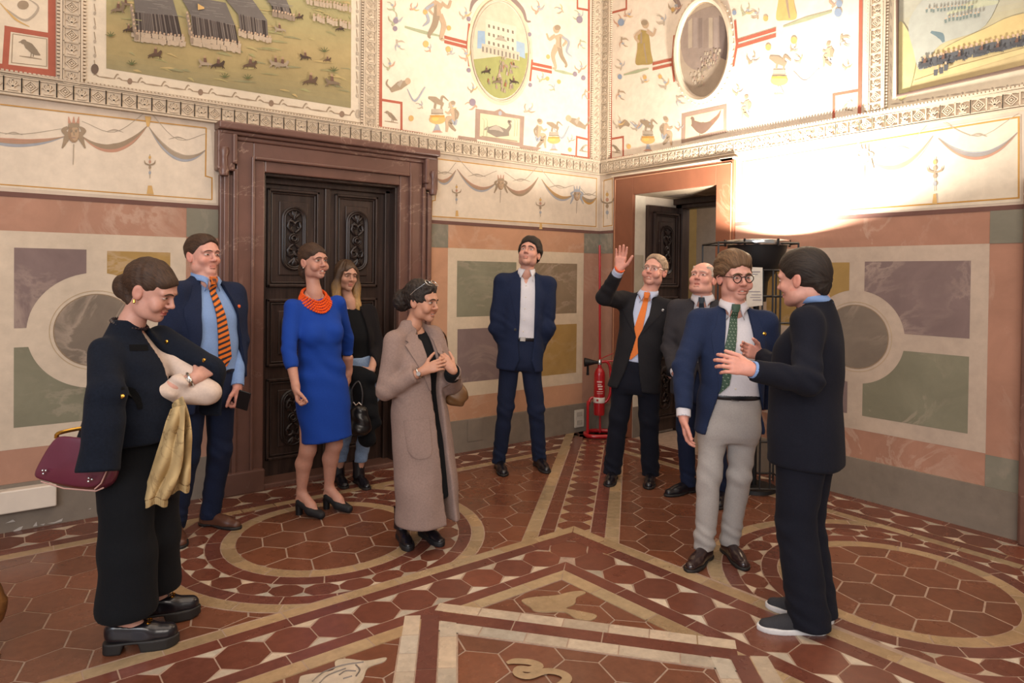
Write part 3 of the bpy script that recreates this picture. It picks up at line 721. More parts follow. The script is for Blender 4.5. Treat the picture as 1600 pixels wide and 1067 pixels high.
for y in np.arange(-60, 110, 22):
    p.stroke([(147, y), (149, y+12)], [1, 2.6, 1], UMB); p.ell(148, y+15, 2.2, 3, GREY); p.stroke([(557, y+40), (558, y+52)], [1, 2.4, 1], UMB); p.ell(558, y+56, 2.2, 3, GREY)
p.ell(148, 108, 6, 8, rgb('6b5b4f')); p.ell(559, 178, 4, 7, GREY)
p.build('border_ornament')
p = Paint('L', .002)
gradient(p, ((166, -90), (549, -90), (548, 169), (166, 107)), [fade(rgb('8b8f7c'), .22), fade(rgb('8e8b62'), .22), fade(rgb('8f8a58'), .22), fade(rgb('8d8450'), .22), fade(rgb('97834e'), .22), fade(rgb('8a7a45'), .22), fade(rgb('6f6a44'), .22)], 26)
p.build('battle_meadow')
p = Paint('L', .005)
for i in range(90):
    t = rnd.random(); x = 170+375*t; y = rnd.uniform(0, 105+60*t); w_ = rnd.uniform(8, 34)
    p.stroke([(x, y), (min(x+w_*.5, 546), y+1), (min(x+w_, 547), y+rnd.uniform(2, 6))], [.8, rnd.uniform(1.5, 4), .8], rnd.choice([fade(rgb('9c8f55'), .22), fade(rgb('7d7d4c'), .22), fade(rgb('ab9358'), .22), fade(rgb('84854f'), .22), fade(rgb('6d7048'), .22)]))
p.build('meadow_strokes')
p = Paint('L', .008)
BLK = rgb('544a45'); BLK2 = rgb('6d6661')
for (q, top) in (([(210, 20), (276, 25), (286, 70), (212, 62)], [(208, -8), (268, -6), (277, 26), (211, 20)]), ([(298, 25), (366, 40), (374, 82), (302, 68)], [(280, -8), (352, 5), (367, 41), (299, 26)]), ([(372, 22), (416, 33), (418, 62), (376, 54)], [(340, -15), (388, -8), (417, 33), (372, 24)]), ([(424, 10), (452, 14), (456, 30), (428, 26)], [(400, -20), (440, -15), (452, 14), (424, 10)])):
    p.poly(q, BLK); p.poly(top, BLK2)
    a, b, c, d = q
    for t in np.linspace(0, 1, 26): p.stroke([(a[0]+(b[0]-a[0])*t, a[1]+(b[1]-a[1])*t), (d[0]+(c[0]-d[0])*t, d[1]+(c[1]-d[1])*t)], rnd.uniform(.6, 1.3), rnd.choice([rgb('3d3532'), rgb('6f6660'), rgb('7d736a')]), False)
    for k in range(14):
        t, u_ = rnd.random(), rnd.random(); e, f_, g_, h_ = top
        x = (e[0]+(f_[0]-e[0])*t)*(1-u_)+(h_[0]+(g_[0]-h_[0])*t)*u_; y = (e[1]+(f_[1]-e[1])*t)*(1-u_)+(h_[1]+(g_[1]-h_[1])*t)*u_
        p.stroke([(x-8, y), (x+8, y+2)], [.5, 1.5, .5], rgb('8b847c'))
p.build('pike_squares')
p = Paint('L', .0115)
for (x0, y0, x1, y1, n_) in ((212, 66, 286, 74, 17), (206, 58, 284, 66, 15), (300, 72, 374, 84, 17), (300, 66, 372, 76, 15), (374, 58, 420, 68, 11), (426, 28, 458, 34, 8), (205, 20, 212, 62, 7), (292, 30, 299, 68, 7), (490, 34, 545, 46, 12), (480, 8, 545, 20, 14)):
    troops(p, x0, y0, x1, y1, n_, 13, rgb('b2a08a') if n_ > 9 else rgb('8d7d6c'))
p.build('foot_soldiers')
p = Paint('L', .014)
for (x, y, s, fl) in ((242, 92, 12, 1), (320, 106, 12, -1), (340, 108, 12, 1), (390, 108, 12, 1), (430, 106, 12, -1), (440, 108, 12, 1), (476, 95, 10, -1), (484, 134, 13, 1), (518, 136, 13, -1), (466, 32, 8, 1), (436, 52, 10, -1), (184, 22, 12, 1), (196, 12, 9, -1), (200, 52, 9, 1), (530, 50, 8, 1), (510, 98, 7, 1)):
    horse(p, x, y, s, fl)
for (x, y) in ((205, 102), (386, 124), (520, 112), (172, 58), (350, 122), (505, 82)):
    for an in (-1.2, -.6, 0, .6, 1.2): p.stroke([(x, y), (x+math.sin(an)*9, y-math.cos(an)*8)], [1.6, .5], rgb('5e6341'))
p.stroke([(308, 12), (318, 14)], [9, 2], OCH)
p.build('horsemen')
# right wall: second battle scene
p = Paint('R', .001); p.poly([(1380, -60), (1860, -130), (1860, 100), (1380, 178)], rgb('d8cbb2')); p.build('battle_border')
p = Paint('R', .002); p.stroke([(1383, -60), (1383, 175), (1860, 99)], 1.5, UMB, False)
for t in np.linspace(0, 1, 10):
    x = 1400+210*t; y = 162-33*t; p.stroke([(x-8, y+1), (x, y), (x+8, y-1)], [.7, 2.4, .7], GREY); p.ell(x+11, y-2, 1.8, 2, GREY)
for y in np.arange(0, 150, 20): p.stroke([(1392, y), (1393, y+10)], [.8, 2.4, .8], GREY)
p.build('border_ornament')
p = Paint('R', .002); gradient(p, ((1404, -70), (1820, -130), (1820, 54), (1403, 149)), [fade(rgb('8f9a97'), .35), fade(rgb('8a9590'), .35), fade(rgb('7f8c86'), .35), fade(rgb('8f8f6e'), .35), fade(rgb('ab9a5f'), .35), fade(rgb('a8935b'), .35)], 24)
p.build('battle_meadow')
p = Paint('R', .005)
p.poly([(1404, 40), (1420, 50), (1432, 90), (1420, 145), (1403, 148)], fade(rgb('a8a263'), .35), True); p.poly([(1422, 30), (1470, -20), (1560, -30), (1540, 40), (1470, 70), (1440, 110), (1428, 80)], fade(rgb('7d9093'), .35), True)
p.poly([(1470, 80), (1540, 45), (1605, 20), (1800, -10), (1800, 40), (1560, 74), (1500, 92)], fade(rgb('b9a25c'), .35), True); p.stroke([(1428, 128), (1500, 108), (1605, 78)], [3, 10, 6], fade(rgb('c0ab6c'), .35))
p.stroke([(1480, 22), (1520, 8), (1560, 4)], [3, 12, 4], fade(rgb('93a48c'), .35)); p.stroke([(1455, 50), (1470, 56), (1475, 66)], [3, 8, 3], rgb('66767a'))
p.build('meadow_strokes')
p = Paint('R', .008)
for (x0, y0, x1, y1, n_, s) in ((1440, 108, 1600, 72, 24, 19), (1446, 103, 1600, 66, 20, 18), (1450, 20, 1520, 14, 14, 8), (1480, 36, 1530, 26, 10, 9), (1464, 118, 1480, 112, 3, 16)):
    troops(p, x0, y0, x1, y1, n_, s, rgb('57585a') if s > 10 else rgb('6f7a75'))
for (x, y) in ((1446, 106), (1475, 100), (1500, 96), (1535, 86), (1560, 82), (1590, 74)): horse(p, x, y, 11, 1, rgb('4d4c4e'))
p.build('foot_soldiers')

# --- grotesques
def red_frame(side, pts, wd, name='red_frame'):
    p = Paint(side, .002); p.stroke(pts, wd, RED, False); return p.build(name)
p = Paint('L', .001); p.poly([(594, -60), (922, -60), (921, 249), (593, 201)], rgb('dccdb8')); p.build('grotesque_ground')
red_frame('L', [(595, -60), (594.5, 200), (660, 210)], 4.5); red_frame('L', [(596, 156), (627, 161), (627, 205)], 3.5); red_frame('L', [(920, -60), (919.5, 248), (876, 242)], 4); red_frame('L', [(919, 218), (901, 214), (900, 243)], 3)
red_frame('L', [(919, 16), (902, 13), (902, -30)], 3)
p = Paint('L', .002); p.stroke([(712, 219), (780, 229), (840, 238)], 3.5, GOLD, False); p.build('gold_line')
p = Paint('L', .003); bird(p, 611, 182, 13, 1); p.build('painted_bird')
p = Paint('L', .003); bird(p, 911, 231, 8, -1, GREY); p.build('painted_bird')
p = Paint('L', .003)
for y_ in (60, 67): p.stroke([(694, y_-2), (733, y_+8)], 4.6, RED, False)
p.stroke([(733, 37), (730, 70), (733, 104)], 3.4, RED, False)
for y_ in (99, 106): p.stroke([(829, y_), (862, y_+7)], 4.2, RED, False)
p.stroke([(826, 63), (831, 95), (828, 127)], 3.2, RED, False)
p.build('red_bar')
p = Paint('L', .003); p.stroke([(632, 42), (660, 50), (690, 57)], [3, 5, 2], GRN); p.stroke([(866, 110), (880, 113), (897, 117)], [2, 4.5, 2], GRN); p.build('green_garland')
for (x, y, h, fl, po, cl, rb) in ((684, 62, 74, 1, 'stand', BLUE, False), (872, 107, 66, -1, 'stand', BLUE, False), (708, 207, 50, -1, 'sit', BLUE, False), (842, 232, 47, 1, 'sit', BLUE, False)):
    p = Paint('L', .004); figure(p, x, y, h, fl, po, cl, rb); p.build('painted_figure')
for (x, y, s) in ((683, 207, 28), (865, 235, 22)):
    p = Paint('L', .004); urn(p, x, y, s); p.build('painted_urn')
# bodies floating at the edges, with blue ribbons
for (x, y, fl) in ((624, 134, 1), (901, 192, -1)):
    p = Paint('L', .004); p.stroke([(x-fl*14, y+8), (x, y), (x+fl*12, y-5)], [5, 11, 6], UMB); p.ell(x+fl*13, y-7, 4.5, 5, FLESH); p.stroke([(x-2, y), (x+4, y-8)], [6, 3], GREY)
    p.stroke([(x+fl*12, y+5), (x+fl*24, y+24), (x+fl*40, y+2)], [1, 3, 1.5], BLUE); p.stroke([(x-fl*10, y+8), (x-fl*20, y-2), (x-fl*18, y-10)], [2, 3, .8], UMB); p.build('painted_spirit')
for (x, y, s, r) in ((612, 40, 26, .3), (620, 62, 22, 2.6), (605, 110, 22, .1), (615, 18, 20, -.5), (672, 82, 16, -.6), (698, 86, 16, .7), (727, 96, 24, -.2), (722, 30, 22, .3), (745, 168, 22, -1.2), (818, 175, 22, .9), (842, 128, 18, .4), (836, 22, 24, .2), (905, 34, 22, -.3), (907, 62, 18, 2.8), (903, 114, 22, .2), (915, 140, 20, 2.9), (660, 170, 15, -.8), (888, 222, 14, .5), (866, 142, 15, -.7), (700, 168, 16, 1.0), (735, 145, 18, .2), (640, 15, 18, 1.0), (880, 20, 18, -1)):
    p = Paint('L', .004); leafsprig(p, x, y, s, r, rnd.choice([UMB, GRN, ROSE, GREY]), rnd.choice([ROSE, OCH, BLUE])); p.build('painted_sprig')
p = Paint('L', .0042)
for (x, y, r) in ((665, 69, 4.5), (700, 77, 4), (701, 44, 3.5), (642, 185, 4), (855, 123, 3), (873, 128, 3), (664, 19, 3.5), (890, 234, 3), (856, 89, 3)): p.ell(x, y, r, r*1.15, OCH)
for (x, y, r) in ((618, 33, 4), (617, 45, 3.5), (738, 160, 5), (905, 31, 5), (898, 116, 3.5), (911, 122, 3.5), (732, 30, 3.2), (732, 110, 3.2), (827, 54, 3), (828, 133, 3)): p.ell(x, y, r, r*1.15, rgb('8d7f88'))
p.build('painted_fruit')
p = Paint('L', .003)
for k, (wd, c) in enumerate(((4.2, rgb('d6c5a4')), (1.2, rgb('a28c70')))): 
    p.stroke([(781+math.cos(t)*(49-k*4), 79+math.sin(t)*(83-k*5)+math.cos(t)*5) for t in np.linspace(0, 2*PI, 37)], wd, c)
p.stroke([(790, -12), (815, 14), (822, 32), (829, 34)], [8, 7, 4, 2], rgb('8f7c74')); p.stroke([(758, -14), (740, 2), (734, 18)], [8, 6, 2], rgb('8f7c74'))
p.build('oval_border')
p = Paint('L', .0045)
ov = [(781+math.cos(t)*43, 79+math.sin(t)*75+math.cos(t)*4) for t in np.linspace(0, 2*PI, 40)[:-1]]
p.poly(ov, rgb('c3b79f')); p.build('oval_view')
p = Paint('L', .0052)
p.poly(sorted([(x, y) for x, y in ov if y > 82], key=lambda q: math.atan2(q[1]-110, q[0]-781)), rgb('98975f'))
p.poly([(746, 48), (757, 49), (758, 76), (745, 76)], rgb('8fa3b6')); p.poly([(806, 64), (819, 68), (820, 92), (806, 86)], rgb('95a6b4'))
p.poly([(758, 30), (806, 42), (806, 92), (758, 78)], rgb('cbbfa8')); p.poly([(752, 68), (811, 82), (811, 95), (752, 82)], rgb('bcae98'))
for r_ in range(3):
    for k in range(6): p.poly([(762+k*7.4, 38+r_*13+k*1.9), (765+k*7.4, 39+r_*13+k*1.9), (765+k*7.4, 44+r_*13+k*1.9), (762+k*7.4, 43+r_*13+k*1.9)], rgb('7c7063'))
for k in range(10): p.stroke([(754+k*6, 73+k*1.4), (754+k*6, 81+k*1.4)], 2.4, rgb('7d7468'), False)
p.poly([(772, 62), (782, 55), (792, 66)], rgb('a59a88'))
p.build('painted_palace')
p = Paint('L', .0085)
for i in range(46):
    t = rnd.random(); x = 782+rnd.gauss(0, 4+13*t)+6*(1-t); y = 92+54*t
    if (x-781)**2/42**2+(y-80)**2/72**2 < .92: p.stroke([(x, y), (x+rnd.uniform(-1, 1), y-4-3*t)], [2.5+2*t, 2], rnd.choice([DRK, UMB, MAUVE, rgb('8f5f45'), GREY]))
for (x, y) in ((759, 116), (802, 108), (802, 132), (776, 132)): horse(p, x, y, 8, rnd.choice([-1, 1]))
p.build('painted_crowd')
p = Paint('L', .003); p.poly([(743, 170), (772, 174), (781, 170), (790, 177), (819, 182), (817, 230), (742, 217)], MAUVE); p.build('plaque_border')
p = Paint('L', .0036); p.poly([(750, 177), (812, 186), (811, 223), (749, 213)], rgb('cfbf9f')); p.ell(781, 177, 2.6, 3.5, BLUE)
p.stroke([(760, 203), (775, 205), (795, 208)], [6, 17, 8], rgb('85796c')); p.stroke([(792, 205), (797, 197), (794, 190), (799, 190)], [6, 4, 4, 3], rgb('85796c')); p.stroke([(755, 203), (763, 200)], [1, 6], rgb('8f8375')); p.stroke([(764, 202), (776, 200), (786, 206)], [2, 7, 2], rgb('a99d8d'))
for x in (755, 760, 803, 807): p.stroke([(x, 213), (x+1, 190), (x-2, 185)], [1.4, 1, .6], GRN)
p.stroke([(752, 213), (808, 221)], 1.6, UMB); p.build('painted_duck')
p = Paint('L', .003); p.poly([(716, 212), (745, 216), (745, 221), (715, 217)], MAUVE); p.poly([(812, 226), (846, 231), (838, 236), (812, 232)], MAUVE); p.build('plaque_shelf')
# left grotesque at the frame edge
p = Paint('L', .001); p.poly([(-40, -60), (88, -60), (86, 116), (-40, 100)], rgb('d7c7af')); p.build('grotesque_ground')
red_frame('L', [(-30, 101), (81, 114), (81, -60)], 9); red_frame('L', [(8, 104), (12, 45), (80, 56)], 7)
p = Paint('L', .002); p.stroke([(20, 53), (73, 61), (73, 104), (18, 98), (20, 53)], 1, UMB, False); p.build('thin_line')
p = Paint('L', .003); bird(p, 47, 76, 21, 1, DRK); p.build('painted_bird')
p = Paint('L', .003); p.stroke([(10, 15), (40, 32), (60, 12), (40, -4)], [2, 3, 2.5, 1], GREY); p.ell(36, 8, 9, 7, UMB); p.stroke([(0, 5), (24, 30), (46, 42)], [1, 3, 1], OCH); p.build('painted_scroll')
# right wall grotesque
p = Paint('R', .001); p.poly([(954, -60), (1349, -60), (1345, 186), (953, 250)], rgb('d9cbb8')); p.build('grotesque_ground')
red_frame('R', [(955, -60), (955, 249), (990, 243)], 3.5); red_frame('R', [(956, 217), (974, 214), (974, 245)], 2.8); red_frame('R', [(956, 20), (979, 14), (979, -40)], 3); red_frame('R', [(1346, -60), (1343, 184)], 5); red_frame('R', [(1343, 141), (1303, 148), (1303, 190)], 4)
p = Paint('R', .003)
for y_ in (100, 108): p.stroke([(1020, y_), (1054, y_-8)], 4.2, RED, False)
p.stroke([(1054, 55), (1051, 95), (1054, 128)], 3.4, RED, False)
for y_ in (57, 66): p.stroke([(1150, y_+8), (1213, y_-11)], 5.2, RED, False)
p.stroke([(1149, 32), (1152, 70), (1146, 104)], 3.8, RED, False); p.build('red_bar')
p = Paint('R', .003); p.stroke([(975, 117), (995, 112), (1014, 107)], [2, 4.5, 2], GRN); p.stroke([(1224, 42), (1260, 30), (1300, 18)], [2, 6, 3], GRN); p.build('green_garland')
for (x, y, h, fl, po, cl, rb) in ((1006, 103, 70, 1, 'stand', rgb('a08a55'), True), (1228, 34, 84, 1, 'stand', OCH, True), (1040, 228, 46, 1, 'sit', BLUE, False), (1168, 186, 38, -1, 'sit', BLUE, False), (1296, 105, 40, -1, 'sit', BLUE, False)):
    p = Paint('R', .004); figure(p, x, y, h, fl, po, cl, rb); p.build('painted_figure')
for (x, y, s) in ((1013, 236, 24), (1218, 148, 30)):
    p = Paint('R', .004); urn(p, x, y, s); p.build('painted_urn')
p = Paint('R', .003); bird(p, 963, 232, 9, 1, DRK); p.build('painted_bird')
p = Paint('R', .003); bird(p, 1324, 164, 11, -1, GREY); p.build('painted_bird')
p = Paint('R', .003); p.poly([(1066, 178), (1136, 163), (1136, 207), (1065, 224)], MAUVE); p.build('plaque_border')
p = Paint('R', .0036); p.poly([(1072, 183), (1131, 170), (1131, 202), (1071, 217)], rgb('cfbf9f')); p.stroke([(1082, 192), (1098, 200), (1116, 190)], [8, 17, 5], rgb('7e6658')); p.stroke([(1084, 196), (1083, 186), (1080, 184)], [6, 5, 3], rgb('7e6658')); p.stroke([(1112, 192), (1122, 182), (1127, 172)], [8, 5, 1], rgb('8a6a58')); p.stroke([(1094, 208), (1094, 214)], 1.5, DRK); p.build('painted_hen')
for (x, y, s, r) in ((965, 42, 22, .2), (972, 58, 20, 2.7), (970, 110, 20, -.2), (968, 140, 20, 2.8), (975, 25, 18, 1), (1038, 40, 22, -.5), (1050, 20, 26, .3), (1003, 130, 16, .6), (1040, 140, 22, -.3), (1058, 150, 20, 2.4), (1160, 24, 24, .6), (1185, 30, 20, -.6), (1170, 100, 24, .5), (1250, 100, 18, -.4), (1300, 12, 26, .4), (1315, 55, 24, 2.6), (1320, 110, 18, .3), (1150, 150, 20, .2), (963, 200, 22, .3), (1060, 205, 16, .1), (1235, 80, 16, .8), (1020, 200, 14, -.8), (995, 205, 18, -.3)):
    p = Paint('R', .004); leafsprig(p, x, y, s, r, rnd.choice([UMB, GRN, ROSE, GREY]), rnd.choice([ROSE, OCH, BLUE])); p.build('painted_sprig')
p = Paint('R', .0042)
for (x, y, r) in ((1008, 121, 3), (1032, 120, 3), (1197, 29, 4), (1201, 74, 4.5), (1241, 63, 5), (983, 229, 3.4), (1052, 15, 3)): p.ell(x, y, r, r*1.15, OCH)
for (x, y, r) in ((971, 35, 5), (969, 120, 3.5), (1310, 20, 6), (1312, 6, 5), (1148, 20, 3.4)): p.ell(x, y, r, r*1.15, rgb('8794a6'))
p.build('painted_fruit')
p = Paint('R', .003); p.stroke([(985, 190), (998, 200), (1008, 186)], [1, 3, 1.5], BLUE); p.stroke([(968, 200), (976, 192), (984, 196)], [5, 9, 4], UMB); p.stroke([(1240, 112), (1258, 128), (1280, 108)], [1, 4, 2], BLUE); p.stroke([(1050, -10), (1062, 10), (1056, 22)], [8, 6, 2], rgb('8f7c74')); p.build('painted_spirit')
p = Paint('R', .003)
ov = [(1102+math.cos(t)*39, 78+math.sin(t)*73-math.cos(t)*8) for t in np.linspace(0, 2*PI, 40)[:-1]]
p.poly(ov, rgb('9c8c7a')); p.build('oval_view')
p = Paint('R', .004)
p.poly([(1066, 40), (1100, 14), (1128, 16), (1132, 70), (1104, 110), (1070, 96)], rgb('8b7b70'), True)
for k in range(8): p.poly([(1068+k*8, 30+4*math.sin(k*2)), (1074+k*8, 28), (1074+k*8, 74), (1068+k*8, 76)], [rgb('86766b'), rgb('a0917f'), rgb('92837a'), rgb('7d6e66')][k % 4])
p.poly([(1124, 24), (1139, 34), (1139, 96), (1126, 90)], rgb('6e605a')); p.build('painted_street')
p = Paint('R', .0055)
for i in range(80):
    t = rnd.random(); x = 1122-42*t+rnd.gauss(0, 6); y = 82+58*t+rnd.uniform(-8, 8)
    if (x-1102)**2/36**2+(y-78)**2/66**2 < .9: p.stroke([(x, y), (x+rnd.uniform(-1, 1), y-5)], [2.6, 2.2], rnd.choice([DRK, UMB, MAUVE, rgb('a89a86'), GREY]))
p.build('painted_crowd')
# raised stucco rings round the two ovals
for side, cx, cy, rx, ry, tl, d in (('L', 781, 79, 45, 79, 4.5, .015), ('R', 1102, 78, 43, 79, -8, .05)):
    on = on_left if side == 'L' else on_right; tr = tL if side == 'L' else tR
    pts = []
    for t in np.linspace(0, 2*PI, 49)[:-1]:
        a, b, _ = on(cx+math.cos(t)*rx, cy+math.sin(t)*ry+math.cos(t)*tl); pts.append(tr(a, b, d*.5))
    mb = MB(); mb.tube(pts, d*.55, 8, closed=True); o = mb.build('oval_moulding', M_STUCCO, WALL_L if side == 'L' else WALL_R, True)
    if side == 'R':
        mb = MB(); C_ = np.mean(np.array(pts), axis=0)
        for k in range(0, 48):
            q = C_+(np.array(pts[k])-C_)*1.09; mb.lathe([(0, -.012), (.012, 0), (0, .012)], q, 6, axis=(1, 0, 0))
        mb.build('oval_beading', M_STUCCO, WALL_R, kind='stuff')
# moulding round the second battle scene
pts = [tR(*on_right(x, y)[:2], .012) for x, y in ((1380, -40), (1380, 177), (1860, 100))]
mb = MB(); mb.tube(pts, .016, 6); mb.build('scene_moulding', M_STUCCO, WALL_R)
pts = [tR(*on_right(x, y)[:2], .010) for x, y in ((1403, -40), (1403, 150), (1820, 55))]
mb = MB(); mb.tube(pts, .012, 6); mb.build('inner_moulding', mat_plain('dark_moulding', rgb('6a564c')), WALL_R)

# ------------------------------------------------------------------ floor: terracotta and cream stone, every tile a piece
TILES = {}      # name -> list of (distance, poly, colour, height)
def tile(name, poly, col, h=0.0, vary=.10):
    vary = vary*1.5 if col[1] > .2 else vary; k = 1+RNG.uniform(-vary, vary); q = RNG.uniform(-.06, .06)
    col = (min(col[0]*k*(1+q), 1), col[1]*k, col[2]*k*(1-q), 1)
    c = np.mean(np.array(poly), axis=0); d = np.hypot(c[0]-CAM[0], c[1]-CAM[1])
    TILES.setdefault(name, []).append((d, [tuple(p) for p in poly], col, h))
T_RED = rgb('754935'); T_STRIP = rgb('6e4135'); T_OCT = rgb('704233'); T_CREAM = rgb('a68d6c'); T_PALE = rgb('bdae9a')
def shrink(poly, g=.004):
    P = np.array(poly); c = P.mean(axis=0); d = P-c; L = np.linalg.norm(d, axis=1, keepdims=True)
    return c+d*(1-g/np.maximum(L, .01))
def inside(x, y): return -7.6 < x < .02 and -7.2 < y < .02
# hexagons turned to the diagonal of the room
def hexfield(R=.138, rot=-PI/4):
    ux = np.array([math.cos(rot), math.sin(rot)]); uy = np.array([-ux[1], ux[0]])
    w_ = 1.5*R; h_ = math.sqrt(3)*R
    for i in range(-40, 41):
        for j in range(-40, 41):
            c = np.array([-2.6, -2.6])+ux*(i*w_)+uy*(j*h_+(h_/2 if i % 2 else 0))
            if not (-6.6 < c[0] < -.05 and -6.2 < c[1] < -.05): continue
            d = c-CAM[:2]; dep = d @ FW[:2]; lat = d @ RH[:2]
            if dep < 1.6 or abs(lat) > dep*.85+.6: continue
            tile('hexagon_tile', shrink([c+ux*R*math.cos(k*PI/3)+uy*R*math.sin(k*PI/3) for k in range(6)], .005), T_RED, -.0012)
hexfield()
def strip(p, q, o0, o1, col, L=.3, h=.0, name='strip_tile', e0=0.0, e1=0.0, jit=.25, vary=.10):
    """tiles along p->q between side offsets o0 and o1 (left of the direction); e0/e1 slant the ends"""
    p = np.array(p, float); q = np.array(q, float); d = q-p; T = np.hypot(*d); d /= T; n = np.array([-d[1], d[0]])
    cuts = [0.0]
    while cuts[-1] < T-L*.6: cuts.append(min(T, cuts[-1]+L*RNG.uniform(1-jit, 1+jit)))
    cuts[-1] = T
    for a, b in zip(cuts[:-1], cuts[1:]):
        sa0 = a+(e0*o0 if a == 0 else 0); sa1 = a+(e0*o1 if a == 0 else 0); sb0 = b+(e1*o0 if b == T else 0); sb1 = b+(e1*o1 if b == T else 0)
        g_ = .003
        tile(name, [p+d*(sa0+g_)+n*(o0+.002), p+d*(sb0-g_)+n*(o0+.002), p+d*(sb1-g_)+n*(o1-.002), p+d*(sa1+g_)+n*(o1-.002)], col, h, vary)
def chain(p, q, hw, h, step=.2, cut=.33, colt=None, skip=0):
    """octagons touching along p->q, a pair of cream triangles at every joint"""
    p = np.array(p, float); q = np.array(q, float); d = q-p; T = np.hypot(*d); d /= T; n = np.array([-d[1], d[0]])
    m_ = max(1, int(round(T/step))); st = T/m_; cx = st*cut; cy = hw*.52
    for i in range(m_):
        c = p+d*(i+.5)*st; a = st/2-.003; b = hw-.004
        tile('octagon_tile', [c+d*x+n*y for x, y in ((-a+cx, -b), (a-cx, -b), (a, -b+cy), (a, b-cy), (a-cx, b), (-a+cx, b), (-a, b-cy), (-a, -b+cy))], T_OCT, h)
        e = c+d*st/2
        for s_ in (-1, 1):
            tile('triangle_tile', [e+n*s_*(hw-cy+.008), e+d*(cx-.006)+n*s_*(hw-.004), e-d*(cx-.006)+n*s_*(hw-.004)], colt or T_PALE, h, .18)
def under(poly, h):      # mortar bed below a band
    mb = MB(); mb.prism(poly, -.006, h, lambda a, b, z: (a, b, z)); o = mb.build('mortar_bed', M_GROUT, FLOOR)
def bed(p, q, o0, o1, h, x0=0, x1=0):
    p = np.array(p, float); q = np.array(q, float); d = (q-p)/np.hypot(*(q-p)); n = np.array([-d[1], d[0]])
    under([tuple(p-d*x0+n*o0), tuple(q+d*x1+n*o0), tuple(q+d*x1+n*o1), tuple(p-d*x0+n*o1)], h)
def ring(c, r0, r1, n, col, h, name='ring_tile', t0=0.0):
    for k in range(n):
        a, b = t0+2*PI*k/n+.004/r1, t0+2*PI*(k+1)/n-.004/r1
        tile(name, [(c[0]+(r0+.002)*math.cos(t), c[1]+(r0+.002)*math.sin(t)) for t in np.linspace(b, a, 4)]+[(c[0]+(r1-.002)*math.cos(t), c[1]+(r1-.002)*math.sin(t)) for t in np.linspace(a, b, 4)], col, h)
def discbed(c, r, h): under([(c[0]+r*math.cos(t), c[1]+r*math.sin(t)) for t in np.linspace(0, 2*PI, 65)[:-1]], h)
# two rosettes
for c in ((-3.35, -1.13), (-1.23, -3.48)):
    h = .0008
    discbed(c, .955, h-.0012)
    ring(c, .875, .95, 26, T_CREAM, h); ring(c, .795, .873, 20, T_STRIP, h)
    m_ = 27; r = .73; st = 2*PI/m_
    for k in range(m_):
        t = st*(k+.5)
        def P_(dt, rr): return (c[0]+rr*math.cos(t+dt*st), c[1]+rr*math.sin(t+dt*st))
        tile('octagon_tile', [P_(-.2, .672), P_(.2, .672), P_(.48, .71), P_(.48, .755), P_(.2, .792), P_(-.2, .792), P_(-.48, .755), P_(-.48, .71)], T_OCT, h)
        tile('triangle_tile', [P_(.5, .712), P_(.27, .672), P_(.73, .672)], T_PALE, h, .18); tile('triangle_tile', [P_(.5, .753), P_(.73, .793), P_(.27, .793)], T_PALE, h, .18)
    ring(c, .585, .668, 16, T_STRIP, h); ring(c, .505, .583, 15, T_CREAM, h)
    discbed(c, .505, h-.0004)
    R = .138; rot = -PI/4; ux = np.array([math.cos(rot), math.sin(rot)]); uy = np.array([-ux[1], ux[0]])
    for i in range(-4, 5):
        for j in range(-4, 5):
            q = np.array(c)+ux*(i*1.5*R)+uy*(j*math.sqrt(3)*R+(math.sqrt(3)*R/2 if i % 2 else 0))
            pts = shrink([q+ux*R*math.cos(k*PI/3)+uy*R*math.sin(k*PI/3) for k in range(6)], .005)
            # clip to the disc
            out = []
            for a, b in zip(pts, np.roll(pts, -1, axis=0)):
                for t in np.linspace(0, 1, 7)[:-1]:
                    v = a+(b-a)*t; dd = v-np.array(c); L = np.hypot(*dd)
                    out.append(tuple(np.array(c)+dd/L*.503) if L > .503 else tuple(v))
            if min(np.hypot(*(np.array(v)-np.array(c))) for v in out) < .49: tile('hexagon_tile', out, T_RED, h)
# wall borders
h = .0016
for (p, q) in (((0, 0), (-7.0, 0)), ((0, -7.0), (0, 0))):
    bed(p, q, 0, .485, h-.0012)
    d0 = np.array(q, float)-np.array(p, float); d0 /= np.hypot(*d0); n0 = np.array([-d0[1], d0[0]])
    strip(p, q, .0, .10, T_STRIP, .34, h); strip(p, q, .32, .405, T_STRIP, .34, h); strip(p, q, .405, .478, T_CREAM, .26, h)
    chain(tuple(np.array(p)+n0*.21), tuple(np.array(q)+n0*.21), .108, h)
# diagonal walk from the corner to the great frame
h = .0024; A = np.array([-.30, -.279]); B = np.array([-2.345, -2.18])
bed(A, B, -.285, .285, h-.0012)
for s_ in (1, -1):
    lo = lambda a, b: (min(a*s_, b*s_), max(a*s_, b*s_))
    strip(A, B, *lo(.108, .198), T_STRIP, .30, h); strip(A+.16, B, *lo(.198, .282), T_CREAM, .19, h)
chain(A, B, .106, h, .165, colt=T_CREAM)
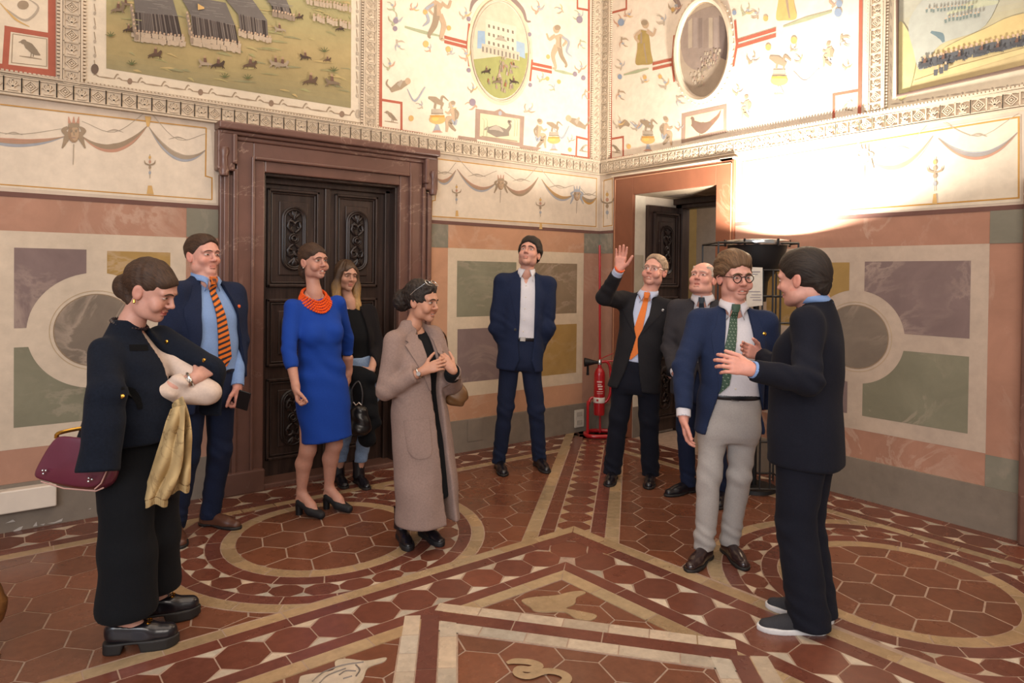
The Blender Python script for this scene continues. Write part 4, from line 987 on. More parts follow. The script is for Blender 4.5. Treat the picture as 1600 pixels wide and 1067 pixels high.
# great square frame: two arms meeting on the diagonal
h = .0032; k = .93
lev = (('cream', -1.90, -1.972), ('red', -1.972, -2.052), ('oct', -2.052, -2.268), ('red', -2.268, -2.342), ('cream', -2.342, -2.42))
under([(-1.90/k, -1.90), (-7, -1.94), (-7, -2.46), (-2.42/k, -2.42)], h-.0012); under([(-1.90/k, -1.90), (-2.42/k, -2.42), (-2.20, -6.6), (-1.63, -6.6)], h-.0012)
for nm, a, b in lev:
    for arm in (0, 1):
        if arm == 0: p = np.array([a/k, a]); d = np.array([-1, -.012]); 
        else: p = np.array([a/k, a]); d = np.array([.07, -1.0])
        d = d/np.hypot(*d); pb = np.array([b/k, b]); n = np.array([-d[1], d[0]])
        if (pb-p) @ n < 0: n = -n
        w_ = (pb-p) @ n; off = (pb-p) @ d; T = 3.9
        if nm == 'oct':
            c0 = p+(pb-p)*.5; chain(c0+d*.10, c0+d*(T if arm == 0 else 4.0), w_/2, h, .205)
            if arm == 0: tile('octagon_tile', [c0+np.array([x, y]) for x, y in ((-.1, -.04), (-.04, -.1), (.05, -.1), (.1, -.04), (.1, .05), (.04, .1), (-.05, .1), (-.1, .04))], T_OCT, h)
        else:
            L = .36 if nm == 'red' else .30; cuts = [0.0]
            while cuts[-1] < T: cuts.append(cuts[-1]+L*RNG.uniform(.8, 1.2))
            for i, (u, v) in enumerate(zip(cuts[:-1], cuts[1:])):
                s0 = off if i == 0 else 0
                tile('strip_tile', [p+d*(u+.003)+n*.002, p+d*(v-.003)+n*.002, p+d*(v-.003)+n*(w_-.002), p+d*(u+s0+.003)+n*(w_-.002)], T_STRIP if nm == 'red' else T_CREAM, h)
# inner lozenge
h = .0040; Tp, Rp, Bp, Lp = (-3.335, -2.345), (-2.47, -3.38), (-3.33, -4.42), (-4.02, -3.42)
for p, q in ((Tp, Rp), (Rp, Bp), (Lp, Tp), (Bp, Lp)):
    bed(p, q, -.125, .125, h-.0016, .0, .0)
for i, (p, q) in enumerate(((Tp, Rp), (Rp, Bp), (Lp, Tp), (Bp, Lp))):
    h2 = h+i*.0003
    strip(p, q, .044, .12, T_PALE, .17, h2-.0002); strip(p, q, -.12, -.044, T_PALE, .21, h2-.0002)
    strip(p, q, -.042, .042, T_STRIP, .36, h2+.0006)
under([(Tp[0]-.05, Tp[1]+.03), (Tp[0]+.05, Tp[1]+.03), (Tp[0]+.03, Tp[1]-.06), (Tp[0]-.03, Tp[1]-.06)], h-.0014)
# stone inlays: a fish-like shield in the corner, a coiled snake, an oval head medallion
def inlay(name, px, col, hh=.0036, parent=FLOOR):
    q = spline([tuple(FL(x, y)[:2]) for x, y in px], 5, True); mb = MB(); mb.cur = col
    mb.prism([tuple(v) for v in q], -.002, hh, lambda a, b, z: (a, b, z)); return mb.build(name, M_TILE, parent)
inlay('shield_inlay', [(815, 939), (832, 934), (868, 931), (889, 926), (907, 924), (915, 927), (901, 934), (898, 944), (885, 951), (903, 955), (932, 962), (922, 970), (900, 967), (882, 957), (852, 957), (835, 955), (828, 949)], T_CREAM)
inlay('medallion_inlay', [(494, 1067), (512, 1052), (540, 1042), (556, 1034), (572, 1037), (568, 1050), (556, 1064), (540, 1075), (505, 1080)], T_PALE)
inlay('medallion_inlay', [(468, 1061), (478, 1055), (520, 1048), (524, 1034), (540, 1030), (572, 1033), (602, 1028), (600, 1034), (575, 1044), (560, 1070), (500, 1090), (470, 1080)], rgb('b8a993'), .0030)
mb = MB(); mb.cur = rgb('6b625c')
for pts in ([(488, 1066), (505, 1052), (535, 1041), (568, 1036)], [(498, 1070), (512, 1057), (540, 1046)], [(530, 1056), (540, 1050), (556, 1050)], [(536, 1062), (550, 1058)], [(556, 1040), (562, 1048), (556, 1058)]):
    mb.tube([tuple(FL(x, y)[:2])+(.0042,) for x, y in spline(pts, 4)], .0035, 4)
mb.build('incised_line', M_TILE, FLOOR)
mb = MB(); mb.cur = T_CREAM
P = [FL(x, y) for x, y in spline([(792, 1037), (806, 1034), (830, 1036), (842, 1042), (828, 1047), (812, 1046), (810, 1054), (826, 1058), (852, 1050), (876, 1053), (886, 1062), (872, 1074), (840, 1080)], 5)]
m_ = len(P); vs = []
for i in range(m_):
    a, b = P[max(i-1, 0)][:2], P[min(i+1, m_-1)][:2]; t = (b-a)/np.hypot(*(b-a)); n = np.array([-t[1], t[0]])*.020*min(1, .45+i*.12)
    vs += [tuple(P[i][:2]+n)+(.0036+i*.00002,), tuple(P[i][:2]-n)+(.0036+i*.00002,)]
mb.add(vs, [(2*i, 2*i+1, 2*i+3, 2*i+2) for i in range(m_-1)])
mb.build('snake_inlay', M_TILE, FLOOR)
# link the pieces: nearest 300 of a kind singly, the rest joined
for nm, L in TILES.items():
    L.sort(key=lambda t: t[0]); far = MB()
    for i, (d, poly, col, hh) in enumerate(L):
        mb = MB() if i < 298 else far; mb.cur = col
        mb.prism(poly, -.006, hh, lambda a, b, z: (a, b, z))
        if i < 298:
            o = link(nm, mb.v, mb.f, M_TILE, FLOOR, cols=mb.c)
    if far.v:
        o = link(nm, far.v, far.f, M_TILE, FLOOR, cols=far.c); o['kind'] = 'stuff'

# ------------------------------------------------------------------ uplighter on the right wall, steel rack, notice
M_BLACK = mat_plain('black_steel', rgb('17171a'), .45, .2); M_CHROME = mat_plain('chrome', rgb('c9c9c9'), .18, 1.0)
M_REDP = mat_plain('red_enamel', rgb('a3141c'), .3, coat=.3); M_WHITE = mat_plain('white_plastic', rgb('cfc8bd'), .40)
lb = AT(1183, 380, 5.04); lb = np.array([lb[0], lb[1], 0.0])
LAMP = empty('uplighter', lb, 'black bowl uplighter with chrome rim standing by the second doorway', 'lamp')
mb = MB(); mb.lathe([(.205, 1.825), (.215, 1.825), (.208, 1.79), (.198, 1.75), (.182, 1.675), (.14, 1.612), (.094, 1.575), (.08, 1.54), (.07, 1.395), (.0, 1.39), (.0, 1.60), (.12, 1.625), (.165, 1.68), (.185, 1.75), (.205, 1.825)], (0, 0, 0), 40)
mb.build('bowl', M_BLACK, LAMP, True)
mb = MB(); mb.lathe([(.205, 1.808), (.224, 1.808), (.230, 1.825), (.224, 1.846), (.205, 1.848), (.202, 1.83), (.205, 1.808)], n=40); mb.build('rim', M_CHROME, LAMP, True)
for k in range(6):
    mb = MB(); a = k*PI/3+.2; mb.box(.228*math.cos(a)-.006, .228*math.cos(a)+.006, .228*math.sin(a)-.006, .228*math.sin(a)+.006, 1.80, 1.852)
    mb.build('rim_clip', M_BLACK, LAMP)
mb = MB(); mb.lathe([(0, 1.40), (.022, 1.40), (.022, .03), (.16, .026), (.165, 0), (0, 0)], n=28); mb.build('stem', M_BLACK, LAMP, True)
def emit(name, col, st):
    mt, nt, b = newmat(name); b.inputs['Emission Color'].default_value = col; b.inputs['Emission Strength'].default_value = st; b.inputs['Base Color'].default_value = col; return mt
mb = MB(); mb.lathe([(0, 1.765), (.07, 1.765), (.08, 1.76), (.07, 1.752), (0, 1.75)], n=24); mb.build('light_source', emit('lamp_glow', (1, .93, .84, 1), 60), LAMP, True)
ll = bpy.data.lights.new('uplight', 'AREA'); ll.shape = 'DISK'; ll.size = .16; ll.energy = 215; ll.color = (1, .93, .83)
lo = bpy.data.objects.new('uplight', ll); COL.objects.link(lo); lo.location = (lb[0], lb[1], 1.785); lo.rotation_euler = (PI, 0, 0)

rd = RH[:2]/np.hypot(*RH[:2]); bd = FH[:2]
r0 = AT(1122, 380, 4.84)[:2]; r1 = AT(1247, 380, 4.84)[:2]; rz = 1.82
RACK = empty('steel_rack', (r0[0], r0[1], 0), 'open black steel rack of thin square bars behind the uplighter', 'rack')
def sqbar(mb, a, b, t=.011):
    a = np.array(a, float); b = np.array(b, float); mb.tube([a, b], t*.72, 4)
def rp(px, z, dep=0.0):
    q = AT(px, 420, 4.84)[:2]+bd*dep-r0; return (q[0], q[1], z)
bars = {'post': [((1122, .0, 0), (1122, rz, 0)), ((1247, 0, 0), (1247, rz, 0)), ((1122, 0, .40), (1122, rz, .40)), ((1247, 0, .40), (1247, rz, .40))],
        'rail': [((1122, rz, 0), (1247, rz, 0)), ((1122, rz, .40), (1247, rz, .40)), ((1122, rz, 0), (1122, rz, .40)), ((1247, rz, 0), (1247, rz, .40)), ((1122, .06, 0), (1247, .06, 0)), ((1122, .06, .40), (1247, .06, .40)), ((1122, .06, 0), (1122, .06, .40)), ((1247, .06, 0), (1247, .06, .40))],
        'cross_bar': [((1192, z, 0), (1247, z, 0)) for z in (1.625, 1.44, 1.25, .9, .40)]+[((x, .06, 0), (x, 1.63, 0)) for x in (1192, 1208, 1220)]}
for nm, L in bars.items():
    for a, b in L:
        mb = MB(); sqbar(mb, rp(*a), rp(*b)); mb.build(nm, M_BLACK, RACK)
NT = AT(1180, 448, 4.815); NOTE = empty('notice_sheet', NT, 'white printed notice sheet hung on the steel rack', 'notice')
mb = MB(); Q = [AT(x, y, 4.82)-NT for x, y in ((1166, 480), (1191.5, 477), (1191.5, 418), (1167, 417))]; nb = FH*.004
vs = Q+[q+nb for q in Q]; mb.add(vs, [(0, 1, 2, 3), (7, 6, 5, 4), (0, 4, 5, 1), (1, 5, 6, 2), (2, 6, 7, 3), (3, 7, 4, 0)]); mb.build('sheet', M_WHITE, NOTE)
mb = MB(); mb.cur = rgb('8d8790')
for (x0, y0, x1, y1) in ((1172, 424, 1188, 425.4), (1172, 428, 1184, 429), (1170, 455, 1188, 456.2), (1174, 460, 1190, 461), (1172, 464, 1188, 465), (1176, 468, 1190, 469.2)):
    q = [AT(x, y, 4.817)-NT for x, y in ((x0, y1), (x1, y1), (x1, y0), (x0, y0))]; mb.add(q, [(0, 1, 2, 3)])
mb.build('printed_lines', M_PAINT, NOTE, kind='stuff')

# ------------------------------------------------------------------ fire extinguisher on its red stand
eb = FL(934, 676); eb = np.array([eb[0]-.10, eb[1]-.07, 0.0]); De = (eb-CAM) @ FW; sc = De/F
def EX(px, py, dd=0.0): return AT(px, py, De+dd)-eb
STAND = empty('extinguisher_stand', eb, 'red tubular floor stand with a tall thin pole in the corner', 'stand')
mb = MB(); mb.tube([EX(937.5, 676), EX(937, 383)], .011, 10)
mb.build('pole', M_REDP, STAND, True)
zb = lambda p: (p[0], p[1], .028)
mb = MB(); L_ = [zb(EX(914, 680, -.05)), zb(EX(918, 680, .02)), zb(EX(926, 680, .08)), zb(EX(952, 680, .08)), zb(EX(965, 680, .04)), zb(EX(966, 680, -.1)), zb(EX(950, 680, -.16)), zb(EX(922, 680, -.16))]
mb.tube(spline(L_, 4, True), .020, 10, closed=True); mb.build('base_loop', M_REDP, STAND, True)
a = np.array(zb(EX(918, 680, -.08)))
mb = MB(); mb.tube(spline([a, a+ZH*.30, EX(919, 630)-FH*.05, EX(922, 622)-FH*.03, EX(930, 620)-FH*.02], 4), .014, 8); mb.build('support_tube', M_REDP, STAND, True)
EXT = empty('fire_extinguisher', eb, 'red fire extinguisher with black discharge horn held on the red stand', 'extinguisher')
c = EX(936, 640, -.05); rr = 8.6*sc; z0, z1 = EX(936, 647)[2], EX(936, 573)[2]
mb = MB(); mb.lathe([(0, z0), (rr*.92, z0+.004), (rr, z0+.02), (rr, z1-.075), (rr*.93, z1-.045), (rr*.62, z1-.012), (rr*.36, z1), (rr*.32, z1+.03), (0, z1+.03)], (c[0], c[1], 0), 28); mb.build('cylinder', M_REDP, EXT, True)
zl0, zl1 = EX(936, 627)[2], EX(936, 618.5)[2]
mb = MB(); mb.lathe([(rr+.0015, zl0), (rr+.0025, zl0+.002), (rr+.0025, zl1-.002), (rr+.0015, zl1)], (c[0], c[1], 0), 28); mb.build('label_band', M_WHITE, EXT, True)
mb = MB(); mb.cur = rgb('d7b9ae'); tocam = math.atan2(-FH[1], -FH[0])
for (py, w0, w1, hh) in ((594, -.55, .35, 2.0), (598, -.45, .2, 1.3), (601, -.4, .45, 2.2), (605, -.25, .4, 2.0), (609, -.55, .55, 1.0), (612, -.5, .5, .8), (622.4, -.6, -.25, 3.4)):
    zc = EX(936, py)[2]; n = 8; vs = []
    for i in range(n+1):
        t = tocam+w0+(w1-w0)*i/n
        for z in (zc-hh*sc/2, zc+hh*sc/2): vs.append((c[0]+(rr+.0035)*math.cos(t), c[1]+(rr+.0035)*math.sin(t), z))
    mb.add(vs, [(2*i, 2*i+1, 2*i+3, 2*i+2) for i in range(n)], rgb('b0353a') if py > 620 else None)
mb.build('printed_text', M_PAINT, EXT, kind='stuff')
mb = MB(); v = np.array([c[0], c[1], z1+.03]); mb.lathe([(0, 0), (.022, 0), (.024, .03), (.016, .05), (0, .05)], v, 14); mb.tube([v+ZH*.03, v+ZH*.03+RH*.06], .010, 8); mb.build('valve', M_CHROME, EXT, True)
mb = MB(); mb.tube([v+ZH*.05, v+ZH*.075+RH*.05, v+ZH*.11+RH*.13], [.008, .010, .008], 8, flat=.5); mb.tube([v+ZH*.035, v+ZH*.035+RH*.13], .008, 8); mb.build('handle', M_REDP, EXT, True)
mb = MB(); mb.tube(spline([v+ZH*.02, v+ZH*.025+RH*.07, v+RH*.105-ZH*.05, v+RH*.11-ZH*.25, v+RH*.085-ZH*.34, v+RH*.05-ZH*.375], 5), .014, 10); mb.build('hose', M_REDP, EXT, True)
mb = MB(); hx = v+ZH*.02; mb.lathe([(.0, 0), (.014, 0), (.018, .03), (.044, .125), (.046, .135), (.038, .13), (0, .06)], hx-RH*.015, 20, axis=tuple(-RH)); mb.tube([hx-RH*.115-ZH*.03, hx-RH*.115-ZH*.10], .012, 8); mb.tube([hx-RH*.115-ZH*.10, hx-RH*.115-ZH*.125], .014, 8); mb.build('horn', M_BLACK, EXT, True)
# electrical plates and an access cover on the skirting
M_PLATE = mat_plain('ivory_plate', rgb('c4bcae'), .45)
for k, (y0_, y1_) in enumerate(((641, 652.5), (653.5, 666))):
    a0, b1, _ = on_left(897.5, y0_, -.02); a1, b0, _ = on_left(911.5, y1_, -.02)
    o = empty('socket_plate', ((a0+a1)/2, -.02, (b0+b1)/2), 'upper ivory socket plate on the grey skirting beside the extinguisher' if k == 0 else 'lower ivory socket plate on the grey skirting beside the extinguisher', 'socket', 'wall socket plates')
    w_, h_ = (a1-a0)/2, (b1-b0)/2
    mb = MB(); mb.box(-w_, w_, -.010, .003, -h_, h_); q = mb.build('plate', M_PLATE, o); bevel(q, .003)
    mb = MB(); mb.cur = rgb('a79f92')
    for dx in (-.4, 0, .4): mb.box(dx*w_-.010, dx*w_+.010, -.0125, -.008, -h_*.5, h_*.5)
    mb.build('socket_module', mat_plain('socket_module', None, .40), o)
a0, b1, _ = on_left(731, 656, -.018); a1, b0, _ = on_left(754, 687, -.018)
mb = MB(); mb.box(a0, a1, -.021, -.012, b0, b1); o = mb.build('trim_1', M_SKIRT, kind='structure'); bevel(o, .003)
mb = MB(); mb.box(-9.0, -4.638, -.075, 0, .128, .262); o = mb.build('trim_2', M_WHITEM, kind='structure'); bevel(o, .008)
# flaking whitewash on the skirting and crumbs of plaster along the right wall
p = Paint('L', .0205)
for pts in ([(20, 828), (30, 822), (36, 820), (33, 826), (24, 829)], [(51, 821), (57, 813), (58, 820)], [(73, 816), (85, 814), (98, 808), (96, 813), (84, 816)], [(8, 816), (20, 810), (24, 813)], [(137, 794), (142, 792), (141, 794)], [(62, 818), (70, 816), (68, 819)]): p.poly(pts, rgb('b7b0a8'))
p.build('flaked_patch')
mb = MB(); rr_ = random.Random(5)
for (x, y, s) in ((1376, 783, .022), (1384, 786, .03), (1392, 788, .024), (1400, 791, .010), (1475, 809, .02), (1484, 814, .026), (1491, 817, .018), (1517, 824, .010), (1554, 830, .022), (1561, 834, .026), (1440, 801, .009), (1530, 828, .008), (1580, 842, .012)):
    c_ = FL(x, y); s *= 1.0
    for k in range(3):
        q = (c_[0]+rr_.uniform(-s, s)*.6, c_[1]+rr_.uniform(-s, s), 0); r_ = s*rr_.uniform(.4, .7)
        mb.lathe([(0, r_*.9), (r_*.6, r_*.6), (r_, r_*.05), (r_*.9, 0)], q, 6)
o = mb.build('plaster_crumbs', mat_plain('crumbled_plaster', rgb('c9bfb2'), .9)); tag(o, 'white crumbs of fallen plaster along the foot of the right wall', 'rubble', kind='stuff')

# ------------------------------------------------------------------ gilt chair whose front leg shows at the left edge
cp = FL(2, 1030); cx_ = -RH; 
CH = empty('gilt_footstool', cp-RH*.30, 'low carved gilt footstool, cut off by the left edge of the picture', 'footstool')
M_GILT = mat_plain('carved_gilt_wood', rgb('8a5f36'), .35, .25, vary=.25, ns=40, bs=.5); M_VELVET = mat_fabric('chair_velvet', rgb('6d2f2c'))
def cl(a, b, z): q = RH*a+FH*b; return (q[0], q[1], z)
for sx in (-1, 1):
    for sy in (0, 1):
        b_ = -sy*.36; s_ = sx*.24-.02+(-.06 if sy == 0 and sx > 0 else 0)*0
        mb = MB(); mb.tube(spline([cl(s_, b_, .31), cl(s_+sx*.03, b_, .28), cl(s_+sx*.045, b_, .22), cl(s_+sx*.02, b_, .13), cl(s_+sx*.01, b_, .06), cl(s_+sx*.03, b_, .02), cl(s_+sx*.035, b_, .002)], 5), [.03]*3+[.042]*6+[.05]*5+[.038]*6+[.026]*5+[.030]*3+[.036]*3, 12)
        mb.build('leg', M_GILT, CH, True)
mb = MB()
for (a0, b0, a1, b1) in ((-.26, 0, .22, 0), (-.26, -.36, .22, -.36), (-.26, 0, -.26, -.36), (.22, 0, .22, -.36)): mb.tube([cl(a0, b0, .28), cl(a1, b1, .28)], .028, 8)
mb.build('seat_rail', M_GILT, CH, True)
mb = MB(); mb.add([cl(a, b, z) for z in (.29, .36) for a, b in ((-.26, 0), (.2, 0), (.2, -.35), (-.26, -.35))], [(0, 3, 2, 1), (4, 5, 6, 7), (0, 1, 5, 4), (1, 2, 6, 5), (2, 3, 7, 6), (3, 0, 4, 7)]); o = mb.build('seat', M_VELVET, CH); bevel(o, .025, 3)

# ------------------------------------------------------------------ implicit solids for figures and clothes
def smin(a, b, k):
    if k <= 0: return np.minimum(a, b)
    h = np.clip(.5+.5*(b-a)/k, 0, 1); return b+(a-b)*h-k*h*(1-h)
def smax(a, b, k): return -smin(-a, -b, k)
def cap(a, b, ra, rb=None):
    a = np.asarray(a, np.float32); b = np.asarray(b, np.float32); rb = ra if rb is None else rb; ab = b-a; L2 = float(ab@ab)+1e-9
    def f(P):
        t = np.clip(((P-a)@ab)/L2, 0, 1); return np.linalg.norm(P-a-t[..., None]*ab, axis=-1)-(ra+(rb-ra)*t)
    f.lo = np.minimum(a-ra, b-rb); f.hi = np.maximum(a+ra, b+rb); return f
def ell(c, r, M=None):
    c = np.asarray(c, np.float32); r = np.asarray(r, np.float32); R = None if M is None else np.asarray(M, np.float32)
    def f(P):
        q = P-c
        if R is not None: q = q@R
        k0 = np.linalg.norm(q/r, axis=-1); k1 = np.linalg.norm(q/(r*r), axis=-1)+1e-9
        return np.where(k0 < .05, -r.min(), k0*(k0-1)/k1)
    m_ = r if R is None else np.full(3, r.max()); f.lo = c-m_; f.hi = c+m_; return f
def loft(o, X, Y, Z, prof, e=2.3):
    """stack of rounded sections: prof rows (height along Z, half width, half depth, forward shift, side shift)"""
    o = np.asarray(o, np.float32); B = np.array([X, Y, Z], np.float32).T; pr = np.array([list(p)+[0]*(5-len(p)) for p in sorted(prof)], float)
    zz = np.linspace(pr[0, 0], pr[-1, 0], 60); t = pr[:, 0]
    tab = []
    for i in range(1, 5):
        v = np.interp(zz, t, pr[:, i]); kk = np.ones(7)/7; v = np.convolve(np.pad(v, 3, 'edge'), kk, 'valid'); tab.append(v)
    def f(P):
        q = (P-o)@B; z = q[..., 2]; a = np.interp(z, zz, tab[0]); b = np.interp(z, zz, tab[1])
        x = np.abs(q[..., 0]-np.interp(z, zz, tab[3]))/a; y = np.abs(q[..., 1]-np.interp(z, zz, tab[2]))/b
        d = ((x**e+y**e)**(1/e)-1)*np.minimum(a, b)
        return smax(d, np.maximum(zz[0]-z, z-zz[-1]), .012)
    m_ = max(pr[:, 1].max(), pr[:, 2].max()+np.abs(pr[:, 3]).max())
    pts = [o+np.asarray(Z)*pr[0, 0], o+np.asarray(Z)*pr[-1, 0]]
    f.lo = np.min(pts, axis=0)-m_; f.hi = np.max(pts, axis=0)+m_; return f
def half(o, n):
    o = np.asarray(o, np.float32); n = np.asarray(n, np.float32)/np.linalg.norm(n)
    return lambda P: (P-o)@n
class Sdf:
    def __init__(s): s.ops = []
    def add(s, f, k=.03): s.ops.append(('u', f, k)); return s
    def cut(s, f, k=.004): s.ops.append(('c', f, k)); return s          # keep where f < 0
    def sub(s, f, k=.01): s.ops.append(('s', f, k)); return s
    def mod(s, f): s.ops.append(('m', f, 0)); return s
    def __call__(s, P):
        d = None
        for op, f, k in s.ops:
            v = f(P)
            if d is None: d = v
            elif op == 'u': d = smin(d, v, k)
            elif op == 'c': d = smax(d, v, k)
            elif op == 's': d = smax(d, -v, k)
            else: d = d+v
        return d
    def bounds(s):
        L = [f for op, f, k in s.ops if op == 'u']; return np.min([f.lo for f in L], axis=0), np.max([f.hi for f in L], axis=0)
    def mesh(s, h, lo=None, hi=None):
        a, b = s.bounds(); lo = a if lo is None else np.maximum(a, lo); hi = b if hi is None else np.minimum(b, hi)
        lo = lo-2.5*h; hi = hi+2.5*h; n = np.ceil((hi-lo)/h).astype(int)+1
        G = np.stack(np.meshgrid(*[lo[i]+h*np.arange(n[i]) for i in range(3)], indexing='ij'), -1).astype(np.float32)
        V = s(G.reshape(-1, 3)).reshape(n); return surfnet(V, lo, h)
def surfnet(V, lo, h):
    I = V < 0; nx, ny, nz = V.shape
    cn = sum(I[i:nx-1+i, j:ny-1+j, k:nz-1+k].astype(np.int8) for i in (0, 1) for j in (0, 1) for k in (0, 1))
    act = np.argwhere((cn > 0) & (cn < 8)); ids = -np.ones((nx-1, ny-1, nz-1), np.int64); ids[tuple(act.T)] = np.arange(len(act))
    acc = np.zeros((len(act), 3)); num = np.zeros(len(act))
    cor = [(i, j, k) for i in (0, 1) for j in (0, 1) for k in (0, 1)]
    val = {c: V[act[:, 0]+c[0], act[:, 1]+c[1], act[:, 2]+c[2]] for c in cor}
    for c in cor:
        for ax in range(3):
            if c[ax] == 0:
                d = list(c); d[ax] = 1; d = tuple(d); va, vb = val[c], val[d]; m_ = (va < 0) != (vb < 0)
                t = np.where(m_, va/np.where(m_, va-vb, 1), 0)
                p = np.array(c, float)[None]+t[:, None]*(np.array(d, float)-np.array(c, float))[None]
                acc[m_] += p[m_]; num[m_] += 1
    verts = lo+(act+acc/num[:, None])*h
    faces = []
    for ax in range(3):
        u, v = (ax+1) % 3, (ax+2) % 3
        sl0 = [slice(1, -1)]*3; sl0[ax] = slice(0, -1); sl1 = list(sl0); sl1[ax] = slice(1, None)
        A, B = I[tuple(sl0)], I[tuple(sl1)]
        for sign in (0, 1):
            idx = np.argwhere((A & ~B) if sign == 0 else (~A & B))
            if not len(idx): continue
            off = np.ones(3, int); off[ax] = 0; idx = idx+off
            def C_(du, dv):
                q = idx.copy(); q[:, u] -= du; q[:, v] -= dv; return ids[q[:, 0], q[:, 1], q[:, 2]]
            f = np.stack([C_(1, 1), C_(0, 1), C_(0, 0), C_(1, 0)], 1); faces.append(f if sign == 0 else f[:, ::-1])
    faces = np.concatenate(faces); faces = faces[(faces >= 0).all(1)]
    return verts.astype(np.float32), faces
def folds(amp, fx, seed=0, w=None):
    """soft cloth creases"""
    r = np.random.RandomState(seed); ph = r.uniform(0, 6, 8)
    def f(P):
        x, y, z = P[..., 0], P[..., 1], P[..., 2]
        a = np.sin(fx*(x*.9+z*1.3)+ph[0]+1.6*np.sin(fx*.45*(y-z)+ph[1]))*np.sin(fx*.6*(y*1.1-z*.7)+ph[2]+1.2*np.sin(fx*.5*x+ph[3]))
        b = np.sin(fx*1.9*(z+.5*x)+ph[4]+2*np.sin(fx*.4*(x+y)+ph[5]))
        d = amp*(a*.75+.25*b)
        return d if w is None else d*w(P)
    return f
def near(c, r):
    c = np.asarray(c, np.float32); return lambda P: np.exp(-np.sum((P-c)**2, axis=-1)/(r*r))
def unit(v): v = np.asarray(v, float); return v/(np.linalg.norm(v)+1e-9)

def march(sdf, O, D, T=.8, n=48):
    """first hit of rays O + tD with the solid"""
    O = np.asarray(O, np.float32); D = np.asarray(D, np.float32); t = np.zeros(len(O), np.float32)
    for _ in range(n):
        d = sdf(O+D*t[:, None]); t = np.minimum(t+np.clip(d*.7, -.02, .06), T)
    return O+D*t[:, None]
def patch(rows, sdf, fr, off=.004, thick=.003, nu=6, name='patch', mat=None, parent=None, base=None, cols=None, start=.35, flip=1):
    """cloth piece laid on a solid. rows: ((x_left, x_right, z), ...) in the frame fr = (origin, side, forward, up)"""
    o, X, Y, Z = fr; rows = np.array(rows, float); m_ = len(rows); O = []
    for xl, xr, z in rows:
        for u_ in np.linspace(0, 1, nu): O.append(np.asarray(o)+X*(xl+(xr-xl)*u_)+Z*z+Y*start*flip)
    H = march(sdf, np.array(O), np.tile(-Y*flip, (len(O), 1)), start+.25)
    up_, lo_ = H+Y*flip*off, H+Y*flip*(off-thick); n = len(O)
    vs = np.concatenate([up_, lo_]); fs = []
    q = lambda i, j: i*nu+j
    for i in range(m_-1):
        for j in range(nu-1): fs += [(q(i, j), q(i, j+1), q(i+1, j+1), q(i+1, j)), (n+q(i, j), n+q(i+1, j), n+q(i+1, j+1), n+q(i, j+1))]
    edge = [q(0, j) for j in range(nu)]+[q(i, nu-1) for i in range(1, m_)]+[q(m_-1, j) for j in range(nu-2, -1, -1)]+[q(i, 0) for i in range(m_-2, 0, -1)]
    for a, b in zip(edge, edge[1:]+edge[:1]): fs.append((a, n+a, n+b, b))
    c = None
    if cols is not None: cc = [cols(i/(m_-1), j/(nu-1)) for i in range(m_) for j in range(nu)]; c = cc+cc
    ob = link(name, vs, fs, mat, parent, cols=c, base=base)
    bm = bmesh.new(); bm.from_mesh(ob.data); bmesh.ops.recalc_face_normals(bm, faces=bm.faces)
    for f in bm.faces: f.smooth = True
    for e in bm.edges:
        if len(e.link_faces) == 2 and e.calc_face_angle(0) > .9: e.smooth = False
    bm.to_mesh(ob.data); bm.free(); return ob

# ------------------------------------------------------------------ heads, in head axes: x to the person's left, y forward, z up, origin between the ears
def head_sdf(p):
    """p: dict of shape options"""
    w = p.get('w', 1.0); jaw = p.get('jaw', 1.0); sm = p.get('smile', 0.0); op = p.get('open', 0.0); nose = p.get('nose', 1.0)
    s = Sdf()
    s.add(ell((0, -.018, .034), (.074*w, .094, .084)))
    s.add(ell((0, .026, -.022), (.062*w, .060, .082)), .03)
    s.add(ell((0, .064, -.095), (.026*jaw, .022, .020)), .03)
    for x in (-1, 1):
        s.add(ell((x*.046*jaw*w, .008, -.068), (.022, .032, .030)), .03)
        s.add(ell((x*.040*w, .060, -.030), (.024, .022, .022)), .02)
        s.add(cap((x*.012, .090, .021), (x*.047*w, .074, .019), .010, .009), .012)
    s.add(ell((0, .048, .044), (.052*w, .037, .036)), .03)
    for x in (-1, 1): s.sub(ell((x*.031*w, .101, .001), (.021, .019, .014)), .014)
    for x in (-1, 1): s.add(ell((x*.031*w, .0735, .001), (.016, .0125, .0125)), .004)
    s.add(cap((0, .088, .008), (0, .105, -.027), .0075*nose, .0095*nose), .010)
    s.add(ell((0, .106, -.030), (.0108*nose, .011, .0090)), .007)
    for x in (-1, 1): s.add(ell((x*.0125*nose, .095, -.033), (.0070, .011, .0070)), .006)
    # mouth
    if sm > 0:
        for x in (-1, 1): s.add(ell((x*.046*w, .066, -.044), (.018, .018, .018)), .016)
    s.add(ell((0, .0868, -.060-.002*sm), (.022+.007*sm, .0068, .0050)), .006); s.add(ell((0, .0852, -.072-.004*op-.002*sm), (.019+.005*sm, .0076, .0058)), .006)
    if op > 0: s.sub(ell((0, .100, -.0655-.002*op), (.013+.010*sm, .016, .0025+.006*op)), .003)
    else: s.sub(cap((-.02, .0955, -.0655+.004*sm), (.02, .0955, -.0655+.004*sm), .0016), .002)
    for x in (-1, 1):
        M = Matrix.Rotation(x*.25, 3, 'Z') @ Matrix.Rotation(.2, 3, 'X')
        M = np.array(M)
        s.add(ell((x*.077*w, -.012, -.008), (.008, .020, .032), M), .006); s.sub(ell((x*.087*w, -.008, -.005), (.006, .011, .019), M), .004)
    for x in (-1, 1): s.add(ell((x*.028, .035, -.088), (.024, .026, .016)), .03) if p.get('full', 0) else None
    return s
